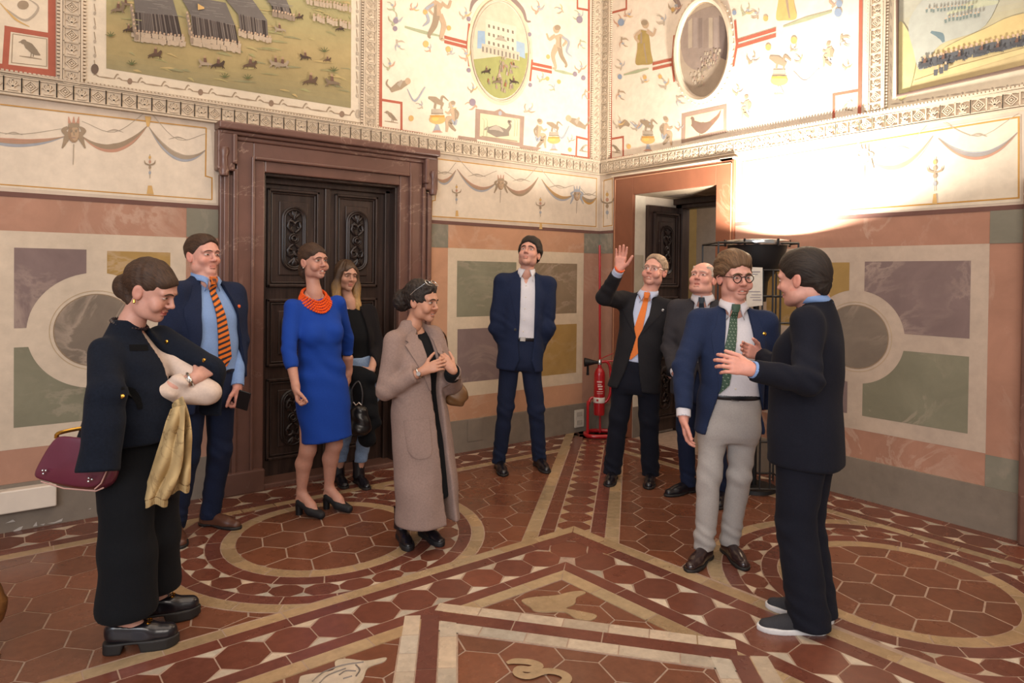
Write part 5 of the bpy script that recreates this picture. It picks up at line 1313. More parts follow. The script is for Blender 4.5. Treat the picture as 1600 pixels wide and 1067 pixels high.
def head_frame(center, yaw, pitch, roll, sc):
    """yaw as for bodies; pitch up positive; roll tips the crown to the person's left"""
    a = math.radians(yaw); fwd = -FH*math.cos(a)+RH*math.sin(a); left = RH*math.cos(a)+FH*math.sin(a)
    b = math.radians(pitch); Y = fwd*math.cos(b)+ZH*math.sin(b); Z = ZH*math.cos(b)-fwd*math.sin(b); X = left
    c = math.radians(roll); X2 = X*math.cos(c)-Z*math.sin(c); Z2 = Z*math.cos(c)+X*math.sin(c)
    return np.asarray(center, float), X2, Y, Z2, sc
def to_world(V, hf):
    c, X, Y, Z, s = hf; B = np.array([X, Y, Z]); return (np.asarray(V)*s)@B+c
def to_local(P, hf):
    c, X, Y, Z, s = hf; B = np.array([X, Y, Z]).T; return ((np.asarray(P, float)-c)@B)/s
def hairtex(amp, f=90, axis=1, seed=0):
    ph = np.random.RandomState(seed).uniform(0, 6, 4)
    def fn(P):
        x, y, z = P[..., 0], P[..., 1], P[..., 2]
        if axis == 1: u = np.arctan2(x, z+.02)*.09; v = y
        elif axis == 2: u = np.arctan2(x, y)*.09; v = z
        else: u = y+z*.5; v = x
        return amp*(np.sin(f*u+ph[0]+2.2*np.sin(14*v+ph[1]))*.6+.4*np.sin(2.3*f*u+ph[2]+2*np.sin(23*v+ph[3])))
    return fn

# ------------------------------------------------------------------ hands
def hand(s, wrist, d, n, side, curl=.35, sc=1.0, spread=.0, curls=None, thumb=.5, point=False):
    """adds palm, four fingers and thumb to solid s. d: along the hand, n: out of the palm, side: +1 left -1 right hand"""
    d = unit(d); n = unit(n-d*(n@d)); t = np.cross(d, n)*(-side)       # towards the thumb
    w = np.asarray(wrist, float); L = lambda a, b, c: w+(d*a+t*b+n*c)*sc
    s.add(cap(L(-.012, 0, 0), L(.010, 0, 0), .025*sc, .025*sc), .012)
    for b in (-.026, -.009, .009, .026): s.add(cap(L(.012, b*.6, 0), L(.082-abs(b)*.25, b, .002), .0145*sc, .0115*sc), .016)
    base = [(.084, .029, .070, .0094), (.088, .010, .078, .0098), (.085, -.010, .073, .0094), (.078, -.029, .058, .0084)]
    for i, (a, b, ln, r) in enumerate(base):
        c = curls[i] if curls else curl*(1+.08*i)
        p = L(a, b, 0); ang = c*.6; sp = spread*(1.5-i)*.16; seg = (.46, .31, .26)
        s.add(cap(L(a-.02, b*.95, 0), p, r*sc*1.05, r*sc*1.08), .006)
        for k, q in enumerate(seg):
            v = (d*math.cos(ang)+n*math.sin(ang)); v = unit(v*math.cos(sp)+t*math.sin(sp)); e = p+v*ln*q*sc
            s.add(cap(p, e, r*sc*(1-.06*k), r*sc*(.95-.09*k)), .0025); p = e; ang += c*(1.15 if k == 0 else .8)
    p = L(.018, .022, .004); v = unit(d*.72+t*(.75-.3*thumb)+n*(.22+.5*thumb)); e = p+v*.046*sc; s.add(cap(p, e, .0145*sc, .0115*sc), .012)
    v2 = unit(d*(.85)+t*(.45-.55*thumb)+n*(.15+.5*thumb)); e2 = e+v2*.034*sc; s.add(cap(e, e2, .0112*sc, .010*sc), .003); e3 = e2+unit(v2+d*.2)*.026*sc; s.add(cap(e2, e3, .010*sc, .008*sc), .003)

def ik(a, b, l1, l2, pole):
    a = np.asarray(a, float); b = np.asarray(b, float); d = b-a; L = np.linalg.norm(d)
    if L > (l1+l2)*.995: k = L/((l1+l2)*.995); l1 *= k; l2 *= k
    u = d/L; x = (l1*l1-l2*l2+L*L)/(2*L); h = math.sqrt(max(l1*l1-x*x, 1e-6)); p = unit(np.asarray(pole)-u*(np.asarray(pole)@u))
    return a+u*x+p*h
def on_ray(px, py, c, L, far):
    """place on the line of sight through a pixel, at distance L from c"""
    d = ray(px, py); c = np.asarray(c, float); oc = CAM-c; A = d@d; B = 2*d@oc; Cc = oc@oc-L*L; q = B*B-4*A*Cc
    if q < 0: t = -B/(2*A)
    else: t = (-B+(1 if far else -1)*math.sqrt(q))/(2*A)
    return CAM+d*t

def foot_yaw(h, t):
    v = (FL(*t)-FL(*h)); return math.degrees(math.atan2(v @ RH, -(v @ FH)))

# ------------------------------------------------------------------ people
SKIN = mat_skin('skin'); M_EYE = mat_plain('eye', None, .15, bs=0); M_TEETH = mat_plain('teeth', rgb('d9d0c4'), .3, bs=0)
M_LEATHER = mat_plain('black_leather', rgb('16141a'), .28, coat=.2); M_BRNL = mat_plain('brown_leather', rgb('5b3a2c'), .35); M_OXB = mat_plain('dark_brown_leather', rgb('2e1f1f'), .25, coat=.3)
M_SOLE = mat_plain('dark_sole', rgb('1b1817'), .6); M_BELT = mat_plain('belt_leather', rgb('14131a'), .35); M_BRASS = mat_plain('gold_metal', rgb('c79a45'), .25, 1.0); M_STEEL = mat_plain('steel', rgb('c6c4c2'), .25, 1.0)
M_PATT = mat_fabric('patterned_silk', None, .55, 500, .06, .4, 0, .1)
NAVY = mat_fabric('navy_wool', rgb('20283f')); NAVY2 = mat_fabric('blue_navy_wool', rgb('25304c')); NAVY3 = mat_fabric('deep_navy_wool', rgb('1e2740')); CHAR = mat_fabric('charcoal_wool', rgb('262528')); GREYW = mat_fabric('grey_wool', rgb('38363a')); DNAVY = mat_fabric('black_navy_wool', rgb('191b25')); BLKW = mat_fabric('black_wool', rgb('131519'))
WHITE_C = mat_fabric('white_cotton', rgb('cfcdd3'), .8, 500, .04); BLUE_C = mat_fabric('light_blue_cotton', rgb('7f9ccb'), .8, 500, .05); PALEB_C = mat_fabric('pale_blue_cotton', rgb('b9c3dc'), .8, 500, .04); CHINO = mat_fabric('light_grey_chino', rgb('aba6a2'), .9, 500, .06)
class P_:
    pass
def skincols(V, base, lips=None, cheek=.25, brow=None, stubble=0.0, shade=1.0):
    """pigment of a head in head axes"""
    V = np.asarray(V); x, y, z = V[:, 0], V[:, 1], V[:, 2]; b = np.array(base[:3]); C = np.tile(b, (len(V), 1))
    def mixin(m_, col): 
        nonlocal C
        m_ = np.clip(m_, 0, 1)[:, None]; C = C*(1-m_)+np.array(col[:3])*m_
    red = np.array([min(b[0]*1.05, 1), b[1]*.72, b[2]*.68])
    mixin(cheek*np.exp(-((np.abs(x)-.042)**2/.02**2+(z+.03)**2/.022**2))*(y > .02), red); mixin(cheek*np.exp(-((x)**2/.016**2+(z+.034)**2/.014**2))*(y > .08), red)
    mixin(cheek*1.1*(np.abs(x) > .07)*(np.abs(z+.01) < .04), red)
    if stubble: mixin(stubble*np.clip((-.045-z)/.02, 0, 1)*(z > -.14)*(y > -.02), b*.42)
    lc = lips if lips is not None else b*np.array([.86, .62, .60])
    if len(V): mixin(.9*np.exp(-((x/.024)**4+((z+.0655)/.0095)**4))*(y > .078), lc)
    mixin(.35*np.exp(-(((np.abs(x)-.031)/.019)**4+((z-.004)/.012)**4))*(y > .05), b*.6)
    return np.concatenate([C*shade, np.ones((len(V), 1))], 1)
def ring_tube(mb, pts, r, n=6): mb.tube(pts, r, n, closed=True)
def face_parts(P, hf, spec, hs):
    e, base = P.e, P.base
    look = np.array(spec.get('look', (0, 1, 0)), float); look /= np.linalg.norm(look); lid = spec.get('lid', 1.0); w = spec.get('w', 1.0)
    ic = spec.get('iris', rgb('4a3526'))
    for x in (-1, 1):
        c = np.array([x*.031*w, .0800, .001]); vs = []; cs = []; fs = []; nu, nv = 14, 9
        r = np.array([.0160, .0076, .0059*lid])
        for i in range(nv+1):
            for j in range(nu):
                a = PI*i/nv; b = 2*PI*j/nu; q = np.array([math.sin(a)*math.cos(b), math.cos(a), math.sin(a)*math.sin(b)]); vs.append(c+q*r)
                d = math.hypot((q*r)[0]-look[0]*.009, (q*r)[2]-look[2]*.007)
                cs.append((.01, .008, .008, 1) if d < .0034 else (ic if d < .0068 else rgb('cfc2ba')))
        for i in range(nv):
            for j in range(nu): fs.append((i*nu+j, i*nu+(j+1) % nu, (i+1)*nu+(j+1) % nu, (i+1)*nu+j))
        link('eye', to_world(vs, hf), fs, M_EYE, e, cols=cs, smooth=True, base=base)
        for nm, dz, rr_, xs, lift in (('eyebrow', .0195, spec.get('brow', .0034), ((.010, -.001), (.022, .0035), (.036, .003), (.050, -.004)), 0), ('eyelashes', .0062*lid, .0017, ((.014, -.004), (.024, 0), (.034, .0005), (.0465, -.004)), 0)):
            if nm == 'eyelashes' and not spec.get('lash'): continue
            pts = []
            loc = spline([(x*a*w, b+dz) for a, b in xs], 4)
            H = march(hs, np.array([(a, .16, b) for a, b in loc]), np.tile((0, -1, 0), (len(loc), 1)), .2)
            m_ = len(H); rad = [rr_*(.55+.6*math.sin(PI*min(max(i/(m_-1), .08), .93))) for i in range(m_)]
            mb = MB(); mb.tube(to_world(H+np.array([0, .0006, 0]), hf), [q*hf[4] for q in rad], 6); mb.build(nm, spec.get('browmat') or spec['hairmat'], e, True, base=base)
    if spec.get('open', 0) > 0 and spec.get('teeth', 1):
        sm = spec.get('smile', 0); mb = MB(); n = 9; vs = []
        for i in range(n):
            a = -1+2*i/(n-1); x = a*(.009+.0085*sm)
            for z in (-.0625, -.0675-.003*spec['open']): vs.append((x, .0868-abs(a)**2*.007, z+.004*sm*a*a))
        mb.add(to_world(vs, hf), [(2*i, 2*i+1, 2*i+3, 2*i+2) for i in range(n-1)]); mb.build('teeth', M_TEETH, e, True, base=base)
def glasses(P, hf, mat, rx=.024, rz=.019, r=.0022, w=1.0, label=None):
    o = None; mb = MB(); y = .100
    for x in (-1, 1): mb.tube(to_world([(x*.033*w+rx*math.cos(t)*(1 if True else 1), y-abs(x*.033+rx*math.cos(t)*x)*.12, -.002+rz*math.sin(t)*(1-.12*math.cos(2*t))) for t in np.linspace(0, 2*PI, 21)[:-1]], hf), r, 6, closed=True)
    mb.tube(to_world([(-.010*w, y-.002, .004), (0, y+.002, .008), (.010*w, y-.002, .004)], hf), r, 6)
    for x in (-1, 1): mb.tube(to_world([(x*.056*w, y-.010, .006), (x*.073*w, .07, .008), (x*.082*w, .0, .008), (x*.082*w, -.03, -.006)], hf), r, 6)
    mb.build('glasses', mat, P.e, True, base=P.base)
def strands(o, hv, down=False):
    x, y, z = hv[:, 0], hv[:, 1], hv[:, 2]
    A = np.stack([np.arctan2(x, y+.03)*.1, z*.10, z*0] if down else [np.arctan2(x, np.maximum(z, -.03)+.06)*.1, y*.12, np.minimum(z, 0)*.2], 1).astype(np.float32)
    at_ = o.data.attributes.new('Flow', 'FLOAT_VECTOR', 'POINT'); at_.data.foreach_set('vector', A.ravel()); return o
def head_build(P, spec):
    """head, neck and hands; returns pieces of the one body mesh"""
    hf = head_frame(spec['c'], spec['yaw'], spec.get('pitch', 0), spec.get('roll', 0), spec.get('sc', 1.0)); P.hf = hf
    hs = head_sdf(spec); P.hs = hs
    nb = to_local(P.N, hf); nr = spec.get('neck', .056)
    nr *= .86; hs.add(cap((0, -.030, -.058), nb, nr, nr*1.08), .018); hs.add(cap(nb, nb+(nb-np.array([0, -.022, -.055]))*.3, nr*1.05, nr*1.0), .03)
    v, f = hs.mesh(.0034, lo=np.array([-.12, -.14, min(nb[2]-.10, -.16)])); 
    C = skincols(v, spec['skin'], spec.get('lips'), spec.get('cheek', .3), None, spec.get('stubble', 0))
    face_parts(P, hf, spec, hs)
    # hair
    for nm, sd, h, m_ in spec.get('hair', []):
        hv, hfc = sd.mesh(h); strands(link(nm, to_world(hv, hf), hfc[:, ::-1], m_ or spec['hairmat'], P.e, smooth=True, base=P.base), hv)
    return to_world(v, hf), f[:, ::-1], C
def join_body(P, parts):
    vs, fs, cs, n = [], [], [], 0
    for v, f, c in parts: vs.append(v); fs.append(f+n); cs.append(c); n += len(v)
    return link('body', np.concatenate(vs), np.concatenate(fs), SKIN, P.e, cols=np.concatenate(cs), smooth=True, base=P.base)
def flat(v, col): return np.tile(np.array(col), (len(v), 1))
def hair_short(w=1.0, top=.014, line=.062, nape=-.075, side=.0, recede=0.0, part=0.0, tex=.0018, back=.0, amp=1.0, seed=0):
    """cropped hair: a shell round the skull above a slanted hair line"""
    s = Sdf(); s.add(ell((0, -.020, .040), (.0775*w+top*.45, .098+top*.5, .084+top)))
    s.add(ell((part*.02, .035, .078), (.050*w, .045, .034+top*.6)), .03); s.add(ell((0, .050, .052), (.056*w, .040, .040)), .02)
    if back: s.add(ell((0, -.085, -.02), (.055, .03, .06)), .03)
    d = np.array([0, .150, line-nape]); nrm = np.array([0, -(line-nape), .150])
    s.cut(lambda P, a=np.array([0, .088, line]), n=unit(nrm): -((P-a)@n)-.0, .008)
    # hairline over the temples, room for the ears
    s.sub(ell((0, .105, line-.060+recede*.02), (.060*w, .056, .058+recede*.012)), .010)
    for x in (-1, 1): s.sub(ell((x*.085, .002, -.020), (.020, .030, .038)), .006); s.sub(ell((x*.082, .072, -.022+recede*.02), (.030, .034, .048)), .008)
    s.mod(hairtex(tex*amp, 95, 1, seed)); return s
def shoe(P, heel, yaw, L, mat, sole=None, style='oxford', lift=0.0, name='shoe'):
    """heel: floor place under the heel's middle, toe points along yaw"""
    a = math.radians(yaw); Y = -FH*math.cos(a)+RH*math.sin(a); X = RH*math.cos(a)+FH*math.sin(a); o = np.array([heel[0], heel[1], 0.0]); k = L/.29
    W = lambda x, y, z: o+(X*x+Y*y)*k+ZH*(z*k+lift)
    B = np.array([X, Y, ZH]).T.astype(np.float32)
    def outline(P_, grow=0.0):
        q = ((P_-o)@B)/k; y = q[..., 1]; wd = np.interp(y, [-.04, 0, .07, .16, .21, .25], [.026, .034, .032, .043, .038, .018])
        dx = np.abs(q[..., 0]-np.interp(y, [0, .12, .25], [0, .002, -.004]))-wd-grow
        return smax(dx, np.maximum(-.042-grow-y, y-.250-grow), .03)*k
    zz = lambda P_: (P_[..., 2]-lift)/k
    up_ = Sdf(); up_.add(cap(W(0, -.004, .036), W(0, .15, .030), .040*k, .036*k)); up_.add(cap(W(0, .14, .028), W(-.002, .215, .022), .038*k, .030*k), .02); up_.add(cap(W(0, -.006, .04), W(0, -.002, .085), .037*k, .036*k), .02); up_.add(cap(W(0, .03, .07), W(0, .12, .045), .030*k, .026*k), .02)
    up_.cut(lambda P_: outline(P_, .002), .006); up_.cut(lambda P_: -(P_[..., 2]-lift-.014*k), .003); up_.cut(lambda P_: P_[..., 2]-lift-.105*k, .004)
    v, f = up_.mesh(.0052); up = link(name, v, f, mat, P.e, smooth=True, base=P.base)
    so = Sdf(); th = {'oxford': .018, 'white': .026, 'boot': .034}[style]
    so.add(cap(W(0, -.01, .012), W(0, .21, .012), .06*k)); so.cut(lambda P_: outline(P_, .005), .003); so.cut(lambda P_: P_[..., 2]-lift-th*k, .002); so.cut(lambda P_: -(P_[..., 2]-lift), .002)
    if style == 'oxford': so.sub(lambda P_: np.linalg.norm(np.stack([(((P_-o)@B)[..., 1]/k-.065)/.040, zz(P_)/.010], -1), axis=-1)-1, .002)
    v, f = so.mesh(.005); link('sole', v, f, sole or M_SOLE, up, smooth=False, base=P.base)
    mb = MB()
    for i in range(3): mb.tube([W(-.016, .085+i*.018, .066-i*.007), W(0, .086+i*.018, .072-i*.008), W(.016, .085+i*.018, .066-i*.007)], .0028*k, 5)
    if style != 'slip': mb.build('shoe_laces', mat if style != 'boot' else M_SOLE, up, True, base=P.base, kind='stuff')
    return up
def frame(N, C, phi):
    a = math.radians(phi); Y = -FH*math.cos(a)+RH*math.sin(a); Z = unit(np.asarray(N)-np.asarray(C)); Y = unit(Y-Z*(Y@Z)); X = RH*math.cos(a)+FH*math.sin(a); X = unit(X-Z*(X@Z)-Y*(X@Y)); return X, Y, Z
def arm_f(sh, el, wr, r0, r1, r2, cutk=True, k=.02):
    A = cap(sh, el, r0, r1); Bq = cap(el, wr, r1*.985, r2); d = unit(np.asarray(wr)-np.asarray(el)).astype(np.float32); w32 = np.asarray(wr, np.float32)
    def f(P):
        b = Bq(P)
        if cutk: b = smax(b, (P-w32)@d, .004)
        return smin(A(P), b, k)
    f.lo = np.minimum(A.lo, Bq.lo); f.hi = np.maximum(A.hi, Bq.hi); return f
def jacket_prof(k, g, gb, hem):
    z = lambda v: v*k
    return [(z(hem), .192*k*g, .138*k*gb, .005), (z(-.62), .186*k*g, .136*k*gb, .008), (z(-.47), .170*k*g, .130*k*gb, .018), (z(-.33), .172*k*g, .130*k*gb, .018), (z(-.20), .182*k*g, .124*k*gb, .008), (z(-.115), .178*k*g, .104*k, -.008), (z(-.06), .132*k, .082*k, -.022), (z(-.01), .078*k, .066*k, -.022), (z(.022), .060*k, .056*k, -.016)]
def button(mb, sdf, fr, x, z, r=.009, off=.004):
    o, X, Y, Z = fr; O = np.asarray(o)+X*x+Z*z+Y*.35; h = march(sdf, O[None], (-Y)[None], .7)[0]; mb.lathe([(0, off), (r, off*.8), (r*1.05, 0), (0, -.002)], h, 10, axis=tuple(Y))
def man(c):
    """suited man; c holds the measured places and clothes"""
    P = P_(); P.base = np.array([c['base'][0], c['base'][1], 0.0]); P.e = empty('person', P.base, c['label'], 'person')
    D = (P.base-CAM) @ FW; at = lambda q: AT(q[0], q[1], D+(q[2] if len(q) > 2 else 0))
    k = c['H']/1.78; g = c.get('g', 1.0); gb = c.get('gb', g); phi = c['phi']
    P.N = at(c['neck'])+ZH*c.get('nup', .030); Cw = at(c['hips']); X, Y, Z = frame(P.N, Cw, phi); fr = (P.N, X, Y, Z); P.fr = fr; W = lambda x, y, z: P.N+X*x+Y*y+Z*z
    B = np.array([X, Y, Z]).T.astype(np.float32); N32 = P.N.astype(np.float32); loc = lambda Q: (Q-N32)@B
    # arms
    arms = {}
    for sgn, nm in ((-1, 'R'), (1, 'L')):
        a = c[nm]; sh = W(sgn*.176*k*(.6+.4*g), a.get('sy', 0)*k, -.090*k+a.get('sz', 0)); el = on_ray(*a['el'][:2], sh, .285*k, a['el'][2]); wr = on_ray(*a['wr'][:2], el, .265*k, a['wr'][2]); arms[nm] = (sh, el, wr)
    P.arms = arms
    hem = c.get('hem', -.76)
    J = Sdf(); J.add(loft(P.N, X, Y, Z, jacket_prof(k, g, gb, hem), 2.35))
    for sgn, nm in ((-1, 'R'), (1, 'L')):
        sh, el, wr = arms[nm]; J.add(cap(W(sgn*.055*k, -.02*k, -.045*k), sh+Z*.012, .048*k, .056*k), .03)
        we = wr-unit(wr-el)*c.get('cuff', .025); J.add(arm_f(sh, el, we, .069*k*g**.5, .058*k*g**.5, .047*k), .035)
        J.mod(folds(.0085, 44, 3+sgn, near(el, .12))); J.mod(folds(.004, 60, 9+sgn, near((el+wr)/2, .10)))
    J.mod(folds(.0055, 15, c.get('seed', 1)))
    zs, ws = np.array(c['open'], float).T; xc = c.get('xc', 0.0)
    if c.get('front', True):
        def opening(Q):
            q = loc(Q); w_ = np.interp(q[..., 2], zs[::-1]*k, ws[::-1]*k); return np.maximum(np.abs(q[..., 0]-xc-c.get('slant', 0)*q[..., 2])-w_, -q[..., 1]+.0)
        J.sub(opening, .006)
    jm = link('jacket', *J.mesh(.0095), c['jacket'], P.e, smooth=True, base=P.base)
    # shirt: chest, collar, cuffs
    pr = [(z_, a-(.014*k if z_ < -.03 else .004), b-(.016*k if z_ < -.03 else .004), y_) for z_, a, b, y_ in jacket_prof(k, g, gb, -.62)]; S = Sdf(); bz = c.get('beltz', (-.515, -.480))[0]*k; S.add(loft(P.N, X, Y, Z, pr, 2.3)); S.mod(folds(.003, 22, 5)); S.cut(lambda Q: bz+.008-loc(Q)[..., 2], .004); P.S = S
    if c.get('vneck'): S.sub(lambda Q: np.maximum(np.abs(loc(Q)[..., 0])-c['vneck']-(loc(Q)[..., 2]+.03)*.35, -loc(Q)[..., 1]), .004)
    link('shirt', *S.mesh(.010), c['shirt'], P.e, smooth=True, base=P.base)
    hc = head_frame(at(c['head']['c']), c['head']['yaw'], c['head'].get('pitch', 0), c['head'].get('roll', 0), c['head'].get('sc', 1)); ntop = to_world([(0, -.022, -.06)], hc)[0]; na = unit(ntop-P.N)
    cr = c['head'].get('neck', .056)*.86*c['head'].get('sc', 1)+.008; vn = c.get('vneck', 0); fr_on = c.get('front', True)
    SC_ = Sdf(); SC_.add(loft(P.N, X, Y, Z, pr, 2.3)); SC_.add(cap(P.N-na*.015, P.N+na*.05, cr+.001, cr-.002), .01)
    gap = .09+vn*10; n_ = 31; vs = []; ax_c = P.N-na*.0
    for i in range(n_):
        t = PI*(2*i/(n_-1)-1)*(1-gap/PI); fz = (1-math.cos(t))/2          # 0 at the nape, 1 in front
        rad = X*math.sin(t)-Y*math.cos(t); up_ = ax_c+na*(.050-.026*fz)+rad*(cr-.002); mid_ = ax_c+na*(.046-.028*fz)+rad*(cr+.005)
        lo_ = ax_c+na*(.004-.026*fz**2)+rad*(cr+.014+.004*fz)
        ft = max(0, (abs(t)-(PI-gap-.75))/.75)
        if ft > 0 and fr_on:
            sx = 1 if t > 0 else -1; tip = W(sx*(.047+vn*.5), .25, -.072-.0*vn); tip = march(SC_, tip[None], (-Y)[None], .5)[0]+Y*.010; lo_ = lo_*(1-ft**1.5)+tip*ft**1.5
        vs += [up_, mid_, (mid_+lo_)/2+rad*.001, lo_]
    fs = [(4*i+j, 4*i+j+1, 4*i+j+5, 4*i+j+4) for i in range(n_-1) for j in range(3)]
    col = link('collar', vs, fs, c['shirt'], P.e, smooth=True, base=P.base); md = col.modifiers.new('solid', 'SOLIDIFY'); md.thickness = .0035; md.offset = 0
    if c.get('front', True):
        # placket and buttons
        mb = MB()
        for z_ in np.arange(-.10, -.5, -.085): button(mb, S, fr, .0, z_*k, .0055, .003)
        mb.build('shirt_buttons', M_WHITE, P.e, base=P.base, kind='stuff')
        # lapels along the opening
        lw = c.get('lapel', .075); zb = c.get('lapel_end', c['open'][-1][0] if ws[-1] < .03 else -.42); zt = -.035
        for sgn in (-1, 1):
            rows = []
            for t in np.linspace(0, 1, 12):
                z_ = (zt+(zb-zt)*t)*k; w_ = np.interp(z_, zs[::-1]*k, ws[::-1]*k); wd = lw*k*np.interp(t, [0, .18, .22, .30, 1], [.55, .72, .95, 1.0, .08])
                xi = xc+c.get('slant', 0)*z_+sgn*(w_+.003); rows.append((xi, xi+sgn*wd, z_+(.0)))
            patch(rows, J, fr, .006, .005, 5, 'lapel', c['jacket'], jm, P.base)
        if c.get('button'):
            mb = MB(); button(mb, J, fr, c['button'][0]*k, c['button'][1]*k, .011); mb.build('jacket_button', M_BLACK, jm, base=P.base)
        for z_, x0, x1 in c.get('pockets', ()): patch([(x0*k, x1*k, z_*k), (x0*k, x1*k, (z_-.022)*k)], J, fr, .004, .003, 5, 'pocket_welt', c['jacket'], jm, P.base)
        if c.get('pin'):
            mb = MB(); button(mb, J, fr, c['pin'][0]*k, c['pin'][1]*k, .010, .012); mb.build('lapel_pin', c['pin'][3], jm, base=P.base)
        if c.get('tie'):
            t = c['tie']; n = t.get('n', 56); z0, z1 = .014*k, t['end']*k; rows = []
            for i in range(n):
                u_ = i/(n-1); z_ = z0+(z1-z0)*u_; hw = k*np.interp(u_, [0, .045, .085, .11, .9, 1.0], [.020, .022, .015, .017, t.get('w', .040), .004]); x_ = t.get('x0', 0)+(t.get('x1', 0)-t.get('x0', 0))*u_**1.3
                rows.append((x_-hw, x_+hw, z_))
            TS = Sdf(); TS.add(loft(P.N, X, Y, Z, pr, 2.3)); TS.add(cap(P.N-na*.015, P.N+na*.04, cr+.002, cr-.002), .01); 
            if t.get('over'): 
                pb = t['over']; TS.add(loft(P.N, X, Y, Z, [(z_, a+.006, b+.008, y_) for z_, a, b, y_ in jacket_prof(k, g*.8, gb, -.70)], 2.3), .01)
            patch(rows, TS, fr, .012, .008, t.get('nu', 9), 'tie', M_PATT, P.e, P.base, t['cols'])
            patch([(t.get('x0', 0)-.021*k, t.get('x0', 0)+.021*k, +.014*k), (t.get('x0', 0)-.020*k, t.get('x0', 0)+.020*k, -.004*k), (t.get('x0', 0)-.013*k, t.get('x0', 0)+.013*k, -.030*k)], TS, fr, .020, .012, 6, 'tie_knot', M_PATT, P.e, P.base, t['cols'])
    # trousers
    legs = {}
    hipc = P.N-Z*(P.N[2]-.515*c['H'])/max(Z[2], .5); tp = c.get('tr', 1.0)
    T = Sdf(); T.add(loft(P.N, X, Y, Z, [(-.47*k, .150*k*g, .112*k*gb, .012), (-.56*k, .160*k*g, .118*k*gb, .008), (-.66*k, .172*k*g, .124*k*gb, .0), (-.71*k, .166*k*g, .114*k*gb, 0), (-.745*k, .145*k*g, .09*k*gb, 0)], 2.3))
    for sgn, nm in ((-1, 'RF'), (1, 'LF')):
        f = c[nm]; heel = FL(*f[:2]); a = math.radians(f[2]); fy = -FH*math.cos(a)+RH*math.sin(a); an = heel+fy*.035+ZH*.095; hip = hipc+X*sgn*.080*k*g
        dl = np.linalg.norm(an-hip)*1.004; kn = ik(hip, an, .505*dl, .495*dl, unit(Y+fy*.6)); kn += np.array(f[3] if len(f) > 3 else (0, 0, 0))
        hz = f[4] if len(f) > 4 else .045; ank = an-unit(an-kn)*.0; legs[nm] = (hip, kn, an)
        ext = an+unit(an-kn)*.06
        T.add(cap(hip-Z*.03, kn, .086*k*tp*g**.5, .069*k*tp), .03); T.add(cap(kn, ext, .067*k*tp, .058*k*tp*c.get('hemw', 1.0)), .02)
        T.mod(folds(.009, 34, 13+sgn, near(kn-ZH*.03, .13))); T.mod(folds(.011, 48, 23+sgn, near(an+ZH*.03, .11))); T.mod(folds(.006, 26, 43+sgn, near(hip-Z*.04+Y*.05, .13)))
        sh_ = shoe(P, heel, f[2], c.get('shoeL', .29), c['shoe'], c.get('sole'), c.get('style', 'oxford'))
    T.mod(folds(.003, 18, 31)); T.cut(lambda Q: c.get('hemz', .045)-Q[..., 2], .004)
    link('trousers', *T.mesh(.0095), c['trousers'], P.e, smooth=True, base=P.base)
    if c.get('belt', True):
        Bt = Sdf(); z0, z1 = c.get('beltz', (-.515, -.480)); Bt.add(loft(P.N, X, Y, Z, [(z0*k, .160*k*g, .121*k*gb, .012), (z1*k, .157*k*g, .119*k*gb, .014)], 2.3)); o = link('belt', *Bt.mesh(.008), M_BELT, P.e, smooth=True, base=P.base)
        zm = (z0+z1)/2; patch([(-.02, .02, zm*k+.016), (-.02, .02, zm*k-.016)], Bt, fr, .006, .004, 3, 'buckle', M_STEEL, o, P.base)
    # one body: head, neck, hands on arms, trunk and legs under the clothes
    parts = [head_build(P, dict(c['head'], c=at(c['head']['c'])))]; sk = c['head']['skin']
    for sgn, nm in ((-1, 'R'), (1, 'L')):
        a = c[nm]; sh, el, wr = arms[nm]; fd = unit(wr-el)
        cs = Sdf(); cs.add(arm_f(el, el+(wr-el)*.6, wr+fd*.012, .036*k, .040*k, .037*k)); cs.sub(cap(wr-fd*.02, wr+fd*.05, .031*k), .002)
        if a.get('hand', True):
            link('shirt_cuff', *cs.mesh(.0042), c['shirt'], P.e, smooth=True, base=P.base)
            H = Sdf(); H.add(cap(el, wr, .038*k, .027*k)); d = a.get('d'); d = fd if d is None else RH*d[0]+ZH*d[1]+FH*d[2]; n = a['n']; n = RH*n[0]+ZH*n[1]+FH*n[2]
            hand(H, wr+fd*.012, d, n, sgn, a.get('curl', .4), a.get('hs', 1.0)*k, a.get('spread', 0), a.get('curls'), a.get('thumb', .5)); v, f = H.mesh(.0042); parts.append((v, f, flat(v, tuple(np.array(sk[:3])*np.array([1, .90, .88]))+(1,))))
    U = Sdf(); U.add(loft(P.N, X, Y, Z, [(z_, a*(.80 if z_ < -.15 or not c.get('vneck') else .88), b*(.78 if z_ < -.15 else (.78 if c.get('vneck') else .66)), y_) for z_, a, b, y_ in jacket_prof(k, g, gb, -.70)], 2.3))
    for nm in ('R', 'L'): sh, el, wr = arms[nm]; U.add(arm_f(sh, el, wr, .046*k, .038*k, .028*k), .03)
    for nm in ('RF', 'LF'): hip, kn, an = legs[nm]; U.add(cap(hip, kn, .070*k, .052*k), .03); U.add(cap(kn, an, .05*k, .036*k), .02)
    v, f = U.mesh(.016); parts.append((v, f, flat(v, sk))); join_body(P, parts)
    P.k = k; P.J = J; P.at = at; P.legs = legs; P.D = D; return P

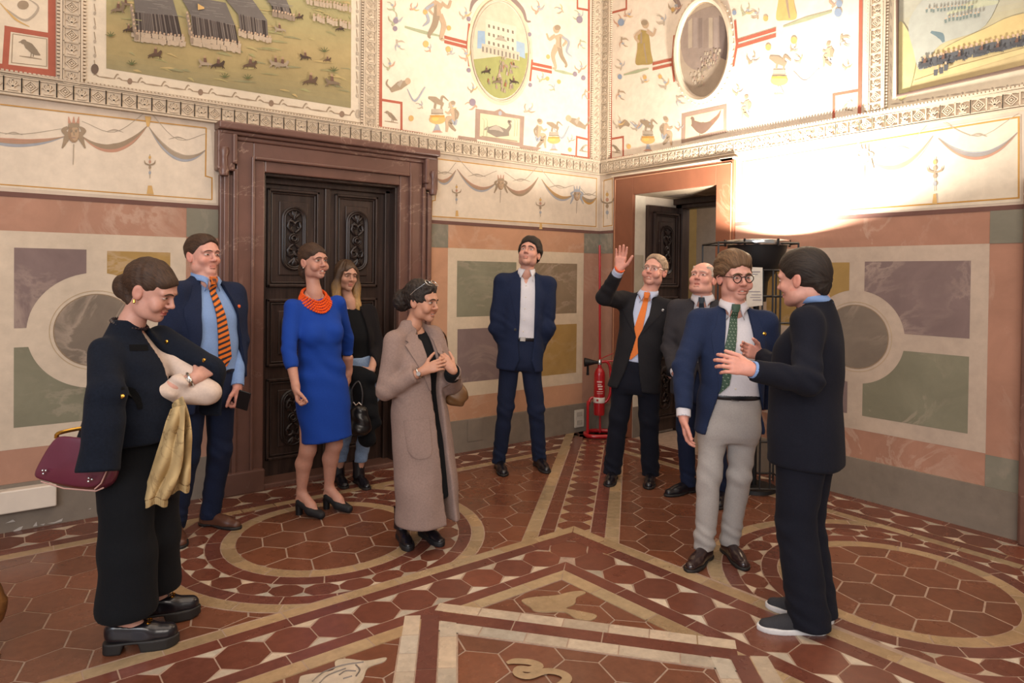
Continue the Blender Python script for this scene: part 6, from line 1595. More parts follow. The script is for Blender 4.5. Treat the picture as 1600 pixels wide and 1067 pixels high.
PALE_S = rgb('c99684'); FAIR = rgb('c9998a'); PINKS = rgb('cf9a8a'); OLIVE = rgb('b08068')
H_BRN = mat_hair('brown_hair', rgb('2a1c15'), rgb('4d3626')); H_DRK = mat_hair('dark_hair', rgb('120d0b'), rgb('2b2019')); H_GRY = mat_hair('grey_fair_hair', rgb('77624f'), rgb('b39b84')); H_WHT = mat_hair('white_hair', rgb('9c8c80'), rgb('d0c3b6')); H_SND = mat_hair('sandy_hair', rgb('3d2c1f'), rgb('7d5f43')); H_BLK = mat_hair('near_black_hair', rgb('15110f'), rgb('352a24'))


ORANGE = rgb('d9711f'); TIE_G = rgb('2f4a38'); TIE_D = rgb('27303a'); TN = rgb('1b2130')
# --- young man looking up, dark blue suit, hands behind his back
man(dict(label='young dark-haired man in a navy suit and open white shirt gazing upwards', base=FL(812, 741), H=1.84, phi=4, neck=(822, 432), hips=(813, 552), g=.95, gb=.9,
    R=dict(el=(775, 512, True), wr=(800, 556, True), hand=False, n=(0, 0, 1)), L=dict(el=(856, 512, True), wr=(836, 556, True), hand=False, n=(0, 0, 1)),
    open=[(.03, .05), (-.05, .054), (-.40, .056), (-.52, .058), (-.66, .045), (-.72, .07), (-.80, .10)], lapel_end=-.43, slant=-.03, xc=.012, vneck=.022, jacket=NAVY3, trousers=NAVY, shirt=WHITE_C, shoe=M_LEATHER, hem=-.74,
    RF=(779, 731, foot_yaw((779, 731), (790, 747))), LF=(840, 727, foot_yaw((840, 727), (860, 743))), tr=.93, head=dict(c=(827, 397), yaw=-14, pitch=24, roll=4, sc=1.02, skin=PALE_S, hairmat=H_DRK, stubble=.22, brow=.0042, look=(0, 1, .5), cheek=.2,
    hair=[('hair', hair_short(1.02, .034, .062, -.075, tex=.003), .0042, None)]), button=(-.062, -.43), pockets=((-.23, .085, .15),)))
# --- man at the left, striped tie
def stripes(v, u): return ORANGE if ((v*17+u*.75) % 1) < .56 else TN
PH = man(dict(label='man in a navy suit and orange striped tie standing by the marble door jamb', base=FL(303, 842), H=1.80, phi=56, neck=(322, 444), hips=(322, 600), g=1.08, gb=1.08,
    R=dict(el=(262, 548, False), wr=(275, 612, False), hand=False, n=(0, 0, 1)), L=dict(el=(372, 535, True), wr=(371, 600, False), n=(-1, 0, 0), curl=.9, d=(.1, -1, 0)),
    open=[(.03, .05), (-.05, .075), (-.2, .115), (-.40, .135), (-.52, .14), (-.66, .15), (-.78, .17)], lapel=.085, lapel_end=-.50, slant=-.02, xc=.01, jacket=NAVY, trousers=NAVY, shirt=BLUE_C, shoe=M_BRNL, hem=-.76,
    RF=(272, 836, foot_yaw((272, 836), (285, 857))), LF=(322, 820, foot_yaw((322, 820), (372, 826))), tie=dict(end=-.50, x1=.03, cols=stripes, n=260, nu=23, w=.042), beltz=(-.545, -.51), pin=(.145, -.16, .35, mat_plain('orange_pin', rgb('d8602a'))),
    head=dict(c=(317, 400), yaw=60, pitch=4, roll=0, sc=1.03, skin=PINKS, hairmat=H_BRN, cheek=.45, brow=.0024, neck=.062, w=1.0, jaw=1.12, hair=[('hair', hair_short(1.0, .009, .070, -.055, recede=.4), .0042, None)])))
# --- orange tie, arm raised
P7 = man(dict(label='smiling man in a charcoal suit and plain orange tie raising one arm', base=FL(985, 757), H=1.80, phi=-16, neck=(1012, 466), hips=(993, 590), g=1.0, gb=1.0,
    R=dict(el=(944, 465, False), wr=(966, 424, False), sz=.02, d=(.12, 1, -.05), n=(-.35, .25, -.9), curl=.14, spread=.35, thumb=.0, hs=1.05), L=dict(el=(1062, 545, True), wr=(1048, 590, True), hand=False, n=(0, 0, 1)),
    open=[(.03, .05), (-.05, .060), (-.15, .060), (-.27, .024), (-.325, .004), (-.38, .012), (-.48, .030), (-.60, .055), (-.78, .11)], lapel=.085, lapel_end=-.30, xc=-.02, slant=-.0, jacket=CHAR, trousers=DNAVY, shirt=PALEB_C, shoe=M_LEATHER, hem=-.72, seed=4,
    RF=(958, 747, foot_yaw((958, 747), (949, 765))), LF=(1016, 750, foot_yaw((1016, 750), (1013, 769))), tr=1.06, hemw=1.08, tie=dict(end=-.49, x1=-.045, cols=lambda v, u: ORANGE, w=.042), button=(-.02, -.335), pin=(.13, -.10, .35, M_STEEL), belt=False,
    head=dict(c=(1023, 424), yaw=-34, pitch=14, roll=5, sc=1.02, skin=PINKS, hairmat=H_GRY, cheek=.5, open=.5, smile=.6, brow=.0022, neck=.060, hair=[('hair', hair_short(1.0, .012, .072, -.06, recede=.7), .0042, None)])))
glasses(P7, P7.hf, M_STEEL, .022, .014, .0012)
sh, el, wr = P7.arms['R']; ax = unit(wr-el); u1 = unit(np.cross(ax, FH)); u2 = np.cross(ax, u1); mb = MB(); mb.tube([wr+ax*.026+(u1*math.cos(t)+u2*math.sin(t))*.031 for t in np.linspace(0, 2*PI, 21)[:-1]], .006, 6, closed=True); mb.build('wristband', mat_plain('orange_rubber', rgb('d9571f'), .5), P7.e, True, base=P7.base)
# --- bald man behind
man(dict(label='balding man in a grey suit looking up with open mouth behind the others', base=FL(1098, 783), H=1.72, phi=-22, neck=(1098, 474), hips=(1093, 600), g=1.08, gb=1.15,
    R=dict(el=(1046, 545, False), wr=(1056, 582, False), n=(1, 0, 0), curl=.7, d=(.3, -1, 0)), L=dict(el=(1148, 555, True), wr=(1140, 610, True), hand=False, n=(0, 0, 1)),
    open=[(.03, .05), (-.05, .055), (-.15, .05), (-.33, .004), (-.5, .004), (-.60, .02), (-.78, .06)], lapel=.08, lapel_end=-.33, jacket=GREYW, trousers=NAVY, shirt=WHITE_C, shoe=M_LEATHER, hem=-.70, seed=6,
    RF=(1080, 768, foot_yaw((1080, 768), (1050, 774))), LF=(1126, 779, foot_yaw((1126, 779), (1124, 794))), tr=.98, tie=dict(end=-.44, cols=lambda v, u: TIE_D), belt=False,
    head=dict(c=(1098, 436), yaw=-36, pitch=20, roll=2, sc=1.04, skin=PINKS, hairmat=H_WHT, cheek=.45, open=1.6, teeth=0, brow=.0018, neck=.064, w=1.04, jaw=1.15, full=1, hair=[('hair', hair_short(1.02, .008, .030, -.065, recede=2.2).sub(ell((0, .02, .11), (.066, .105, .075)), .01), .0042, None)])))
# --- green tie
def dots(v, u):
    r, q = int(v*119+.5), int(u*11+.5); return rgb('9fae9c') if (r % 4 == 1 and (q+(r//4 % 2)*2) % 4 == 1) else TIE_G
P9 = man(dict(label='smiling man in glasses, blue blazer, green dotted tie and light grey chinos', base=FL(1118, 881), H=1.76, phi=-6, neck=(1146, 487), hips=(1140, 642), g=1.0, gb=.95,
    R=dict(el=(1068, 572, False), wr=(1068, 648, False), n=(1, 0, -.3), curl=.35, d=(.12, -1, 0), thumb=.2), L=dict(el=(1206, 580, True), wr=(1190, 640, True), hand=False, n=(0, 0, 1)),
    open=[(.03, .05), (-.05, .062), (-.2, .080), (-.42, .098), (-.52, .125), (-.62, .155), (-.70, .175), (-.78, .19)], lapel=.07, lapel_end=-.46, slant=-.03, xc=.012, jacket=NAVY2, trousers=CHINO, shirt=WHITE_C, shoe=M_OXB, hem=-.70, seed=9,
    RF=(1104, 872, foot_yaw((1104, 872), (1075, 896))), LF=(1136, 863, foot_yaw((1136, 863), (1168, 894))), tr=.96, hemw=.98, hemz=.06, tie=dict(end=-.47, x0=-.002, x1=-.085, cols=dots, n=120, nu=12, w=.040), pin=(.15, -.14, .35, M_BRASS), beltz=(-.505, -.472),
    head=dict(c=(1147, 433), yaw=10, pitch=-3, roll=-2, sc=1.06, skin=PINKS, hairmat=H_SND, cheek=.45, open=.55, smile=1.1, brow=.0038, neck=.060, lid=.8, hair=[('hair', hair_short(1.02, .028, .060, -.06, part=.8, tex=.004), .0042, None)])))
glasses(P9, P9.hf, mat_plain('tortoiseshell', rgb('231512'), .25), .0235, .019, .0026)
# --- dark suit seen from behind
man(dict(label='dark-haired man in a black-navy suit and grey shoes seen from behind at right', base=FL(1258, 978), H=1.70, phi=-128, neck=(1272, 492), hips=(1262, 680), g=1.06, gb=1.20, front=False, nup=.055,
    L=dict(el=(1262, 598, False), wr=(1178, 578, False), n=(0, -.3, 1), curl=.45, d=(-1, .22, 0), thumb=.4, spread=.6, sy=-.02), R=dict(el=(1240, 590, True), wr=(1190, 556, True), n=(0, .2, -1), curl=.3, d=(-.9, .3, -.3)),
    open=[(0, .01), (-.7, .01)], jacket=DNAVY, trousers=DNAVY, shirt=BLUE_C, shoe=mat_fabric('grey_suede', rgb('3a3a3e'), .9), sole=mat_plain('white_rubber', rgb('cfcfd0'), .6), style='white', hem=-.76, seed=12, cuff=.0,
    LF=(1274, 988, foot_yaw((1280, 986), (1185, 982))), RF=(1286, 970, foot_yaw((1292, 968), (1202, 946))), tr=1.30, hemw=1.25, hemz=.03, belt=False,
    head=dict(c=(1254, 436), yaw=-138, pitch=-6, roll=0, sc=1.04, skin=PINKS, hairmat=H_BLK, cheek=.4, neck=.066, w=1.03, jaw=1.1, full=1, hair=[('hair', hair_short(1.03, .017, .060, -.085, back=1), .0042, None)])))

# ------------------------------------------------------------------ women
def female_prof(k, g=1.0, bust=1.0):
    return [(-.62*k, .166*k*g, .122*k*g, -.005), (-.52*k, .150*k*g, .110*k*g, .0), (-.40*k, .126*k*g, .096*k*g, .008), (-.27*k, .142*k*g, .118*k*bust, .020), (-.18*k, .150*k*g, .104*k, .006), (-.10*k, .150*k*g, .084*k, -.012), (-.055*k, .108*k, .066*k, -.02), (-.01*k, .062*k, .054*k, -.02), (.02*k, .050*k, .048*k, -.014)]
def woman_base(label, base, H, phi, neck, hips, R, L, shw=.150, shz=-.085):
    P = P_(); P.base = np.array([base[0], base[1], 0.0]); P.e = empty('person', P.base, label, 'person'); D = (P.base-CAM) @ FW; P.D = D
    P.at = lambda q: AT(q[0], q[1], D+(q[2] if len(q) > 2 else 0)); k = H/1.68; P.k = k; P.N = P.at(neck)+ZH*.022; X, Y, Z = frame(P.N, P.at(hips), phi); P.fr = (P.N, X, Y, Z)
    P.W = lambda x, y, z: P.N+X*x+Y*y+Z*z
    B = np.array([X, Y, Z]).T.astype(np.float32); n32 = P.N.astype(np.float32); P.loc = lambda Q: (Q-n32)@B
    P.arms = {}
    for sgn, nm, a in ((-1, 'R', R), (1, 'L', L)):
        sh = P.W(sgn*shw*k, 0, shz*k); el = on_ray(*a['el'][:2], sh, .27*k, a['el'][2]); wr = on_ray(*a['wr'][:2], el, .245*k, a['wr'][2]); P.arms[nm] = (sh, el, wr)
    return P
def vec(v):
    return RH*v[0]+ZH*v[1]+FH*v[2]
def add_hand(P, parts, nm, a, skin):
    dv = a.get('d'); dv = dv if dv is None or isinstance(dv, np.ndarray) else vec(dv)
    sh, el, wr = P.arms[nm]; fd = unit(wr-el); H = Sdf(); H.add(cap(el+(wr-el)*a.get('from', .35), wr, .036*P.k, .024*P.k))
    hand(H, wr+fd*.008, fd if dv is None else dv, vec(a['n']), -1 if nm == 'R' else 1, a.get('curl', .4), a.get('hs', .92)*P.k, a.get('spread', 0), a.get('curls'), a.get('thumb', .5))
    v, f = H.mesh(.0038); parts.append((v, f, flat(v, skin)))
def sdf_obj(P, name, s, h, mat, parent=None, smooth=True): return link(name, *s.mesh(h), mat, parent or P.e, smooth=smooth, base=P.base)

# --- blue dress, orange beads
M_DRESS = mat_fabric('cobalt_crepe', rgb('1a3f96'), .85, 500, .05); M_BEAD = mat_plain('orange_beads', rgb('e2571c'), .3, coat=.3)
P = woman_base('smiling woman in a cobalt blue dress with an orange bead necklace and black heels', FL(497, 806), 1.69, 40, (491, 462), (503, 600), dict(el=(451, 545, False), wr=(462, 603, False)), dict(el=(541, 525, True), wr=(545, 578, True)))
N_, X, Y, Z = P.fr; k = P.k; W = P.W; loc = P.loc
DS = Sdf(); DS.add(loft(N_, X, Y, Z, [(-.955*k, .162*k, .122*k, .012), (-.85*k, .160*k, .120*k, .008), (-.70*k, .176*k, .134*k, -.006)]+female_prof(k, 1.04), 2.2))
for sgn, nm in ((-1, 'R'), (1, 'L')):
    sh, el, wr = P.arms[nm]; DS.add(arm_f(sh, el, el+(wr-el)*.55, .055*k, .045*k, .040*k), .03); DS.mod(folds(.004, 55, 4+sgn, near(el, .09)))
for x in (-1, 1): DS.add(ell(W(x*.068*k, .085*k, -.265*k), (.062, .055, .060)), .04)
DS.mod(folds(.009, 30, 8, near(W(0, .08, -.44*k), .15))); DS.mod(folds(.0025, 20, 3)); DS.mod(lambda Q: .0055*np.sin(46*loc(Q)[..., 2]+9*loc(Q)[..., 0]+1.2*np.sin(14*loc(Q)[..., 0]))*np.exp(-((loc(Q)[..., 2]+.48*k)/.12)**2))
DS.cut(lambda Q: (loc(Q)[..., 2]+.028*k)+np.maximum(loc(Q)[..., 1], 0)*.45, .006); DS.cut(lambda Q: -(loc(Q)[..., 2]+.945*k), .003)
sdf_obj(P, 'dress', DS, .0088, M_DRESS)
SKB = rgb('bb8a78'); parts = []
U = Sdf(); U.add(loft(N_, X, Y, Z, [(z_, a*.92-.003, b*.92-.003, y_) for z_, a, b, y_ in female_prof(k, 1.0)], 2.2))
hipc = N_-Z*(.70*k)
for sgn, hl, kp, yaw in ((-1, (468, 804), None, foot_yaw((468, 806), (500, 813))), (1, (511, 795), None, foot_yaw((511, 797), (541, 803)))):
    heel = FL(*hl); a = math.radians(yaw); fy = -FH*math.cos(a)+RH*math.sin(a); an = heel+fy*.015+ZH*.145; hip = hipc+X*sgn*.085*k; dl = np.linalg.norm(an-hip)*1.004; kn = ik(hip, an, .50*dl, .50*dl, Y)
    U.add(cap(hip, kn, .072*k, .050*k), .02); calf = kn+(an-kn)*.32-fy*.018; U.add(cap(kn, calf, .050*k, .050*k), .02); U.add(cap(calf, an, .050*k, .028*k), .02)
    toe = heel+fy*.185+ZH*.028; toe_f = heel+fy*.150+ZH*.030; U.add(cap(an, heel+fy*.10+ZH*.075, .030*k, .030*k), .02); U.add(cap(heel+fy*.02+ZH*.085, heel+fy*.0+ZH*.10, .030*k, .028*k), .02); U.add(cap(heel+fy*.09+ZH*.07, toe_f, .028*k, .020*k), .02)
    s = Sdf(); s.add(cap(heel+fy*.012+ZH*.088, heel+fy*.10+ZH*.052, .034*k, .035*k)); s.add(cap(heel+fy*.10+ZH*.045, toe-fy*.005, .037*k, .026*k), .02)
    pl_o = (heel+fy*.10+ZH*.078).astype(np.float32); nn = unit(ZH*.9-fy*.45).astype(np.float32); o32 = heel.astype(np.float32); fy32 = fy.astype(np.float32); sd = np.cross(fy, ZH).astype(np.float32)
    s.sub(lambda Q: np.maximum((np.abs((Q-o32)@sd)/.026)**2+(((Q-o32)@fy32-.075)/.078)**2-1, -(Q[..., 2]-.050))*.02, .003)
    s.cut(lambda Q: Q[..., 2]-np.interp((Q-o32)@fy32, [-.04, 0, .06, .13, .2], [.128, .122, .092, .066, .05]), .004); s.cut(lambda Q: np.interp((Q-o32)@fy32, [-.04, .03, .09, .13], [.062, .05, .016, .001])-Q[..., 2], .003)
    o = sdf_obj(P, 'pump', s, .0046, mat_plain('black_suede', rgb('131216'), .7))
    mb = MB(); hb = heel-fy*.004; mb.tube([hb+ZH*.068, hb+ZH*.04, hb+ZH*.0], [.026, .023, .022], 10); mb.build('heel', M_BLACK, o, True, base=P.base)
v, f = U.mesh(.0075); parts.append((v, f, flat(v, SKB)))
hb = Sdf(); hb.add(ell((0, -.022, .042), (.0795, .102, .090))).add(ell((0, .050, .052), (.058, .042, .042)), .02).add(ell((0, -.105, -.045), (.038, .034, .050)), .03).add(cap((0, -.105, -.05), (.0, -.095, -.13), .030, .012), .03)
hb.sub(ell((-.010, .104, -.006), (.058, .060, .064)), .010); hb.cut(lambda Q: -(Q[..., 2]+.015-.9*np.minimum(Q[..., 1]+.045, .0)*0-np.where(Q[..., 1] < -.05, -.16, .0)), .01)
for x in (-1, 1): hb.sub(ell((x*.086, .004, -.018), (.018, .026, .034)), .006); hb.sub(ell((x*.080, 0.074, -.036), (.028, .036, .052)), .01)
hb.mod(hairtex(.0022, 90, 1, 4))
spec = dict(c=P.at((490, 409)), yaw=54, pitch=4, roll=-2, sc=.97, skin=SKB, hairmat=H_BRN, cheek=.3, open=1.0, smile=1.1, brow=.0026, lash=1, neck=.049, w=.96, jaw=.92, lips=rgb('a04a44'), hair=[('hair', hb, .0042, None)])
parts.append(head_build(P, spec)); add_hand(P, parts, 'R', dict(n=(1, 0, .2), curl=.95, d=(.15, -1, 0), thumb=.8, **{'from': .1}), SKB); add_hand(P, parts, 'L', dict(n=(-1, 0, 0), curl=.5, d=(0, -1, 0), **{'from': .65}), SKB); join_body(P, parts)
NS = Sdf(); NS.add(loft(N_, X, Y, Z, female_prof(k, 1.02), 2.2)); NS.add(cap(N_-Z*.02, W(0, -.01, .08), .052, .047), .03)
for i in range(5):
    rx = .056+.005*i; n = 30+3*i; mb = MB()
    for j in range(n):
        t = 2*PI*j/n; fr_ = (1+math.cos(t))/2; q = W(rx*math.sin(t)*(1.0-.25*fr_**2), -.012+(.062+.006*i)*math.cos(t), .030-(.100+.019*i)*fr_**1.1)
        dd = float(NS(np.asarray(q, np.float32)[None])[0]); 
        if dd < .009: q = q+unit(X*math.sin(t)+Y*max(math.cos(t), .1)+Z*.5)*(.009-dd)
        r = .0092; mb.lathe([(0, -r), (r*.8, -r*.6), (r, 0), (r*.8, r*.6), (0, r)], q, 6)
    mb.build('bead_strand', M_BEAD, P.e, True, base=P.base, kind='stuff')
mb = MB(); e1 = to_world([(-.083, -.004, -.040)], P.hf)[0]; mb.lathe([(0, -.006), (.005, 0), (0, .006)], e1, 8); mb.build('earring', M_STEEL, P.e, base=P.base)

# --- long-haired woman by the doors
P = woman_base('young woman with long fair hair, black blazer and jeans before the carved doors', FL(556, 756), 1.66, 36, (546, 476), (556, 585), dict(el=(510, 548, True), wr=(520, 585, True)), dict(el=(591, 545, True), wr=(580, 578, False)))
N_, X, Y, Z = P.fr; k = P.k; W = P.W; loc = P.loc
T = Sdf(); T.add(loft(N_, X, Y, Z, [(z_, a-.010, b-.010, y_) for z_, a, b, y_ in female_prof(k, .98)], 2.2)); T.cut(lambda Q: (loc(Q)[..., 2]+.035*k)+np.maximum(loc(Q)[..., 1], 0)*.5, .005); T.cut(lambda Q: -(loc(Q)[..., 2]+.44*k), .005); sdf_obj(P, 'top', T, .009, BLKW)
BZ = Sdf(); BZ.add(loft(N_, X, Y, Z, [(-.66*k, .185*k, .14*k, 0)]+[(z_, a+.012, b+.010, y_) for z_, a, b, y_ in female_prof(k, 1.04)], 2.2))
for sgn, nm in ((-1, 'R'), (1, 'L')):
    sh, el, wr = P.arms[nm]; BZ.add(arm_f(sh, el, wr-unit(wr-el)*.03, .058*k, .050*k, .042*k), .03); BZ.mod(folds(.004, 50, 5+sgn, near(el, .1)))
BZ.sub(lambda Q: np.maximum(np.abs(loc(Q)[..., 0]-.0)-np.interp(loc(Q)[..., 2], [-.66*k, -.4*k, -.05*k, .03], [.12, .085, .06, .05]), -loc(Q)[..., 1]), .006); BZ.mod(folds(.003, 20, 2)); sdf_obj(P, 'blazer', BZ, .0095, mat_fabric('black_blazer_wool', rgb('1c191b')))
JN = Sdf(); M_JEAN = mat_fabric('light_denim', rgb('8098ba'), .85, 400, .14)
JN.add(loft(N_, X, Y, Z, [(z_, a*.98, b*.98, y_) for z_, a, b, y_ in [(-.76*k, .168*k, .12*k, 0), (-.42*k, .132*k, .10*k, .006)]+female_prof(k)[:2]], 2.2)); hipc = N_-Z*.70*k; U = Sdf(); parts = []
for sgn, hl, yaw in ((-1, (528, 752), 30), (1, (559, 754), 34)):
    heel = FL(*hl); a = math.radians(yaw); fy = -FH*math.cos(a)+RH*math.sin(a); an = heel+fy*.03+ZH*.11; hip = hipc+X*sgn*.085*k; dl = np.linalg.norm(an-hip)*1.004; kn = ik(hip, an, .5*dl, .5*dl, Y)
    JN.add(cap(hip, kn, .084*k, .058*k), .03); JN.add(cap(kn, an+ZH*.0, .056*k, .046*k), .02); U.add(cap(hip, kn, .05, .04), .02); U.add(cap(kn, an, .04, .03), .02)
    o = shoe(P, heel, yaw, .25, M_LEATHER, style='oxford', name='boot'); mb = MB(); mb.tube([heel+fy*.02+ZH*.05, heel+fy*.018+ZH*.11, heel+fy*.012+ZH*.17], [.046, .044, .046], 14, caps=False); mb.build('boot_shaft', M_LEATHER, o, True, base=P.base)
JN.cut(lambda Q: .165-Q[..., 2], .004); JN.mod(folds(.004, 40, 6)); sdf_obj(P, 'jeans', JN, .009, M_JEAN)
U.add(loft(N_, X, Y, Z, [(z_, a*.86, b*.82, y_) for z_, a, b, y_ in female_prof(k, .95)], 2.2)); v, f = U.mesh(.014); SKL = rgb('bd907c'); parts.append((v, f, flat(v, SKL)))
def longhair(seed=0):
    s = Sdf(); s.add(ell((0, -.024, .040), (.082, .104, .092))); s.add(ell((0, .050, .050), (.058, .042, .044)), .02)
    for x in (-1, 1):
        s.add(cap((x*.062, .020, .030), (x*.082, .012, -.08), .030, .034), .03); s.add(cap((x*.082, .012, -.08), (x*.090, .045, -.22), .034, .030), .03); s.add(cap((x*.090, .045, -.22), (x*.075, .065, -.37 if x > 0 else -.26), .030, .010), .03)
    s.add(cap((0, -.07, 0), (0, -.07, -.18), .06, .05), .04)
    s.sub(ell((.006, .104, -.024), (.053, .070, .088)), .012); s.sub(cap((0, .02, -.07), (0, .06, -.22), .054, .05), .01); s.mod(hairtex(.003, 80, 2, seed)); s.mod(lambda Q: .004*np.sin(38*Q[..., 2]+3*np.sign(Q[..., 0]))*np.clip(-Q[..., 2]/.15, 0, 1)); return s
mt, nt, b = newmat('ombre_hair'); at_ = N(nt, 'ShaderNodeAttribute'); at_.attribute_name = 'Col'; fl = N(nt, 'ShaderNodeAttribute'); fl.attribute_name = 'Flow'; n1 = noise(nt, 260, 4, .7, 0, fl.outputs['Vector']); r_ = ramp(nt, n1.outputs[0], [(.3, g(.55)), (.7, g(1.3))]); nt.links.new(mixc(nt, 'MULTIPLY', 1.0, at_.outputs['Color'], r_.outputs[0]), b.inputs['Base Color']); b.inputs['Roughness'].default_value = .42; bump(nt, b, n1.outputs[0], .5, .006); M_OMBRE = mt
spec = dict(c=P.at((541, 431)), yaw=40, pitch=-2, roll=3, sc=.95, skin=SKL, hairmat=H_BRN, cheek=.25, brow=.0024, lid=.5, lash=1, neck=.045, w=.93, jaw=.88, lips=rgb('a8605a'))
parts.append(head_build(P, spec)); hv, hf_ = longhair(3).mesh(.005); t = np.clip((-hv[:, 2]-.02)/.16, 0, 1)[:, None]; hc_ = np.array(rgb('4a3626')[:3])*(1-t)+np.array(rgb('b08a52')[:3])*t
strands(link('hair', to_world(hv, P.hf), hf_[:, ::-1], M_OMBRE, P.e, cols=np.concatenate([hc_, np.ones((len(hv), 1))], 1), smooth=True, base=P.base), hv, True)
add_hand(P, parts, 'L', dict(n=(-.3, -.2, 1), curl=.4, d=(-.85, -.5, 0), thumb=.2), SKL); add_hand(P, parts, 'R', dict(n=(1, 0, 0), curl=.6, d=(.5, -.8, 0)), SKL); join_body(P, parts)
# coat over her arm and a black bag in front
cb = P.at((567, 600, -.16)); CO = Sdf(); CT = empty('folded_coat', (cb[0], cb[1], 0), 'black coat folded over the arm of the long-haired woman', 'coat')
A_ = lambda x, y, d=0: P.at((x, y, -.17+d)); CO.add(cap(A_(548, 580), A_(578, 590), .045, .05)); CO.add(cap(A_(560, 590), A_(570, 640), .075, .07), .03); CO.add(cap(A_(572, 600, .03), A_(583, 660, .03), .06, .055), .03); CO.add(cap(A_(566, 640), A_(574, 684), .07, .062), .03); CO.mod(folds(.010, 26, 4)); v, f = CO.mesh(.010); link('coat_cloth', v, f, BLKW, CT, smooth=True, base=(cb[0], cb[1], 0))
bb = P.at((557, 650, -.27)); BG = empty('black_handbag', (bb[0], bb[1], 0), 'glossy black leather handbag hanging beside the blue dress', 'bag'); BS = Sdf(); A_ = lambda x, y, d=0: P.at((x, y, -.27+d))
BS.add(cap(A_(557, 642), A_(557, 668), .040, .058)); BS.add(cap(A_(566, 644), A_(568, 668), .040, .056), .04); BS.mod(folds(.006, 40, 2)); v, f = BS.mesh(.008); o = link('bag_body', v, f, mat_plain('glossy_black_leather', rgb('121013'), .32, coat=.15), BG, smooth=True, base=(bb[0], bb[1], 0))
mb = MB(); mb.tube(spline([A_(551, 630, -.04), A_(550, 608, -.02), A_(560, 596), A_(566, 612, -.02), A_(565, 634, -.04)], 5), .007, 6); mb.build('strap', M_LEATHER, BG, True, base=(bb[0], bb[1], 0)); mb = MB(); mb.tube([A_(x, y, -.07) for x, y in ((552, 628), (556, 633), (561, 629), (565, 633))], .006, 6); mb.build('chain', M_STEEL, BG, base=(bb[0], bb[1], 0))

# --- long taupe coat
M_COAT = mat_fabric('taupe_wool', rgb('8f7a72'), .95, 420, .09); M_LINING = mat_fabric('coat_lining', rgb('7d6350'))
P = woman_base('woman with curly dark hair in a long taupe coat and black boots', FL(650, 850), 1.57, 46, (646, 513), (655, 640), dict(el=(604, 608, False), wr=(660, 580, False)), dict(el=(706, 600, True), wr=(707, 578, False)))
N_, X, Y, Z = P.fr; k = P.k; W = P.W; loc = P.loc
D_ = Sdf(); D_.add(loft(N_, X, Y, Z, [(-1.08*k, .15*k, .12*k, .02), (-.7*k, .155*k, .118*k, .01)]+[(z_, a-.008, b-.008, y_) for z_, a, b, y_ in female_prof(k)], 2.2)); D_.cut(lambda Q: (loc(Q)[..., 2]+.035*k)+np.maximum(loc(Q)[..., 1], 0)*.55, .006); D_.cut(lambda Q: .20-Q[..., 2], .004); sdf_obj(P, 'black_dress', D_, .0095, BLKW)
CO = Sdf(); CO.add(loft(N_, X, Y, Z, [(-1.24*k, .215*k, .165*k, .02), (-.9*k, .205*k, .158*k, .015), (-.66*k, .192*k, .150*k, .008), (-.50*k, .180*k, .140*k, .006), (-.38*k, .168*k, .132*k, .008), (-.25*k, .166*k, .128*k, .012), (-.15*k, .166*k, .108*k, -.002), (-.085*k, .150*k, .088*k, -.015), (-.045*k, .100*k, .068*k, -.02), (0, .066*k, .058*k, -.02), (.03*k, .058*k, .054*k, -.016)], 2.2))
for sgn, nm in ((-1, 'R'), (1, 'L')):
    sh, el, wr = P.arms[nm]; CO.add(cap(W(sgn*.05*k, -.02, -.04*k), sh, .045*k, .052*k), .03); CO.add(arm_f(sh, el, wr-unit(wr-el)*(.045 if sgn < 0 else .03), .062*k, .062*k, .050*k), .035); CO.mod(folds(.007, 44, 7+sgn, near(el, .11)))
CO.mod(folds(.005, 15, 6)); CO.mod(lambda Q: .006*np.sin(30*loc(Q)[..., 0]+2*np.sin(4*loc(Q)[..., 2]))*np.clip((-loc(Q)[..., 2]-.5)/.5, 0, 1))
CO.sub(lambda Q: np.maximum(np.abs(loc(Q)[..., 0]-.035-.02*np.clip(-loc(Q)[..., 2]-.4, 0, 1))-np.interp(loc(Q)[..., 2], [-1.3*k, -.6*k, -.3*k, -.05*k, .04], [.035, .034, .038, .048, .048]), -loc(Q)[..., 1]), .006)
CO.cut(lambda Q: .145-Q[..., 2], .004)
sx_ = W(-.14*k, .08, 0).astype(np.float32); CO.sub(lambda Q: np.maximum(np.abs((Q-sx_)@RH.astype(np.float32)+.05)-np.clip(.42-Q[..., 2], 0, 1)*.085, np.maximum((Q-sx_)@FH.astype(np.float32), Q[..., 2]-.42)), .004)
cm = sdf_obj(P, 'coat', CO, .0095, M_COAT)
for sgn, x0 in ((-1, -.013), (1, .083)):
    rows = [(x0+sgn*a, x0+sgn*b_, z_*k) for a, b_, z_ in ((-.012, .035, -.03), (-.006, .075, -.06), (-.002, .095, -.085), (-.000, .078, -.10), (.0, .105, -.115), (.0, .085, -.18), (.0, .06, -.26), (.0, .03, -.34), (.0, .008, -.40))]
    patch(rows, CO, (N_, X, Y, Z), .010, .007, 6, 'lapel', M_COAT, cm, P.base)
patch([(-.175*k, -.05*k, -.56*k), (-.175*k, -.05*k, -.66*k), (-.172*k, -.053*k, -.74*k), (-.16*k, -.065*k, -.775*k), (-.14*k, -.085*k, -.79*k)], CO, (N_, X, Y, Z), .007, .006, 8, 'patch_pocket', M_COAT, cm, P.base)
SKC = rgb('b8876f'); parts = []; U = Sdf(); U.add(loft(N_, X, Y, Z, [(z_, a*.9, b*.88, y_) for z_, a, b, y_ in female_prof(k)], 2.2)); hipc = N_-Z*.68*k
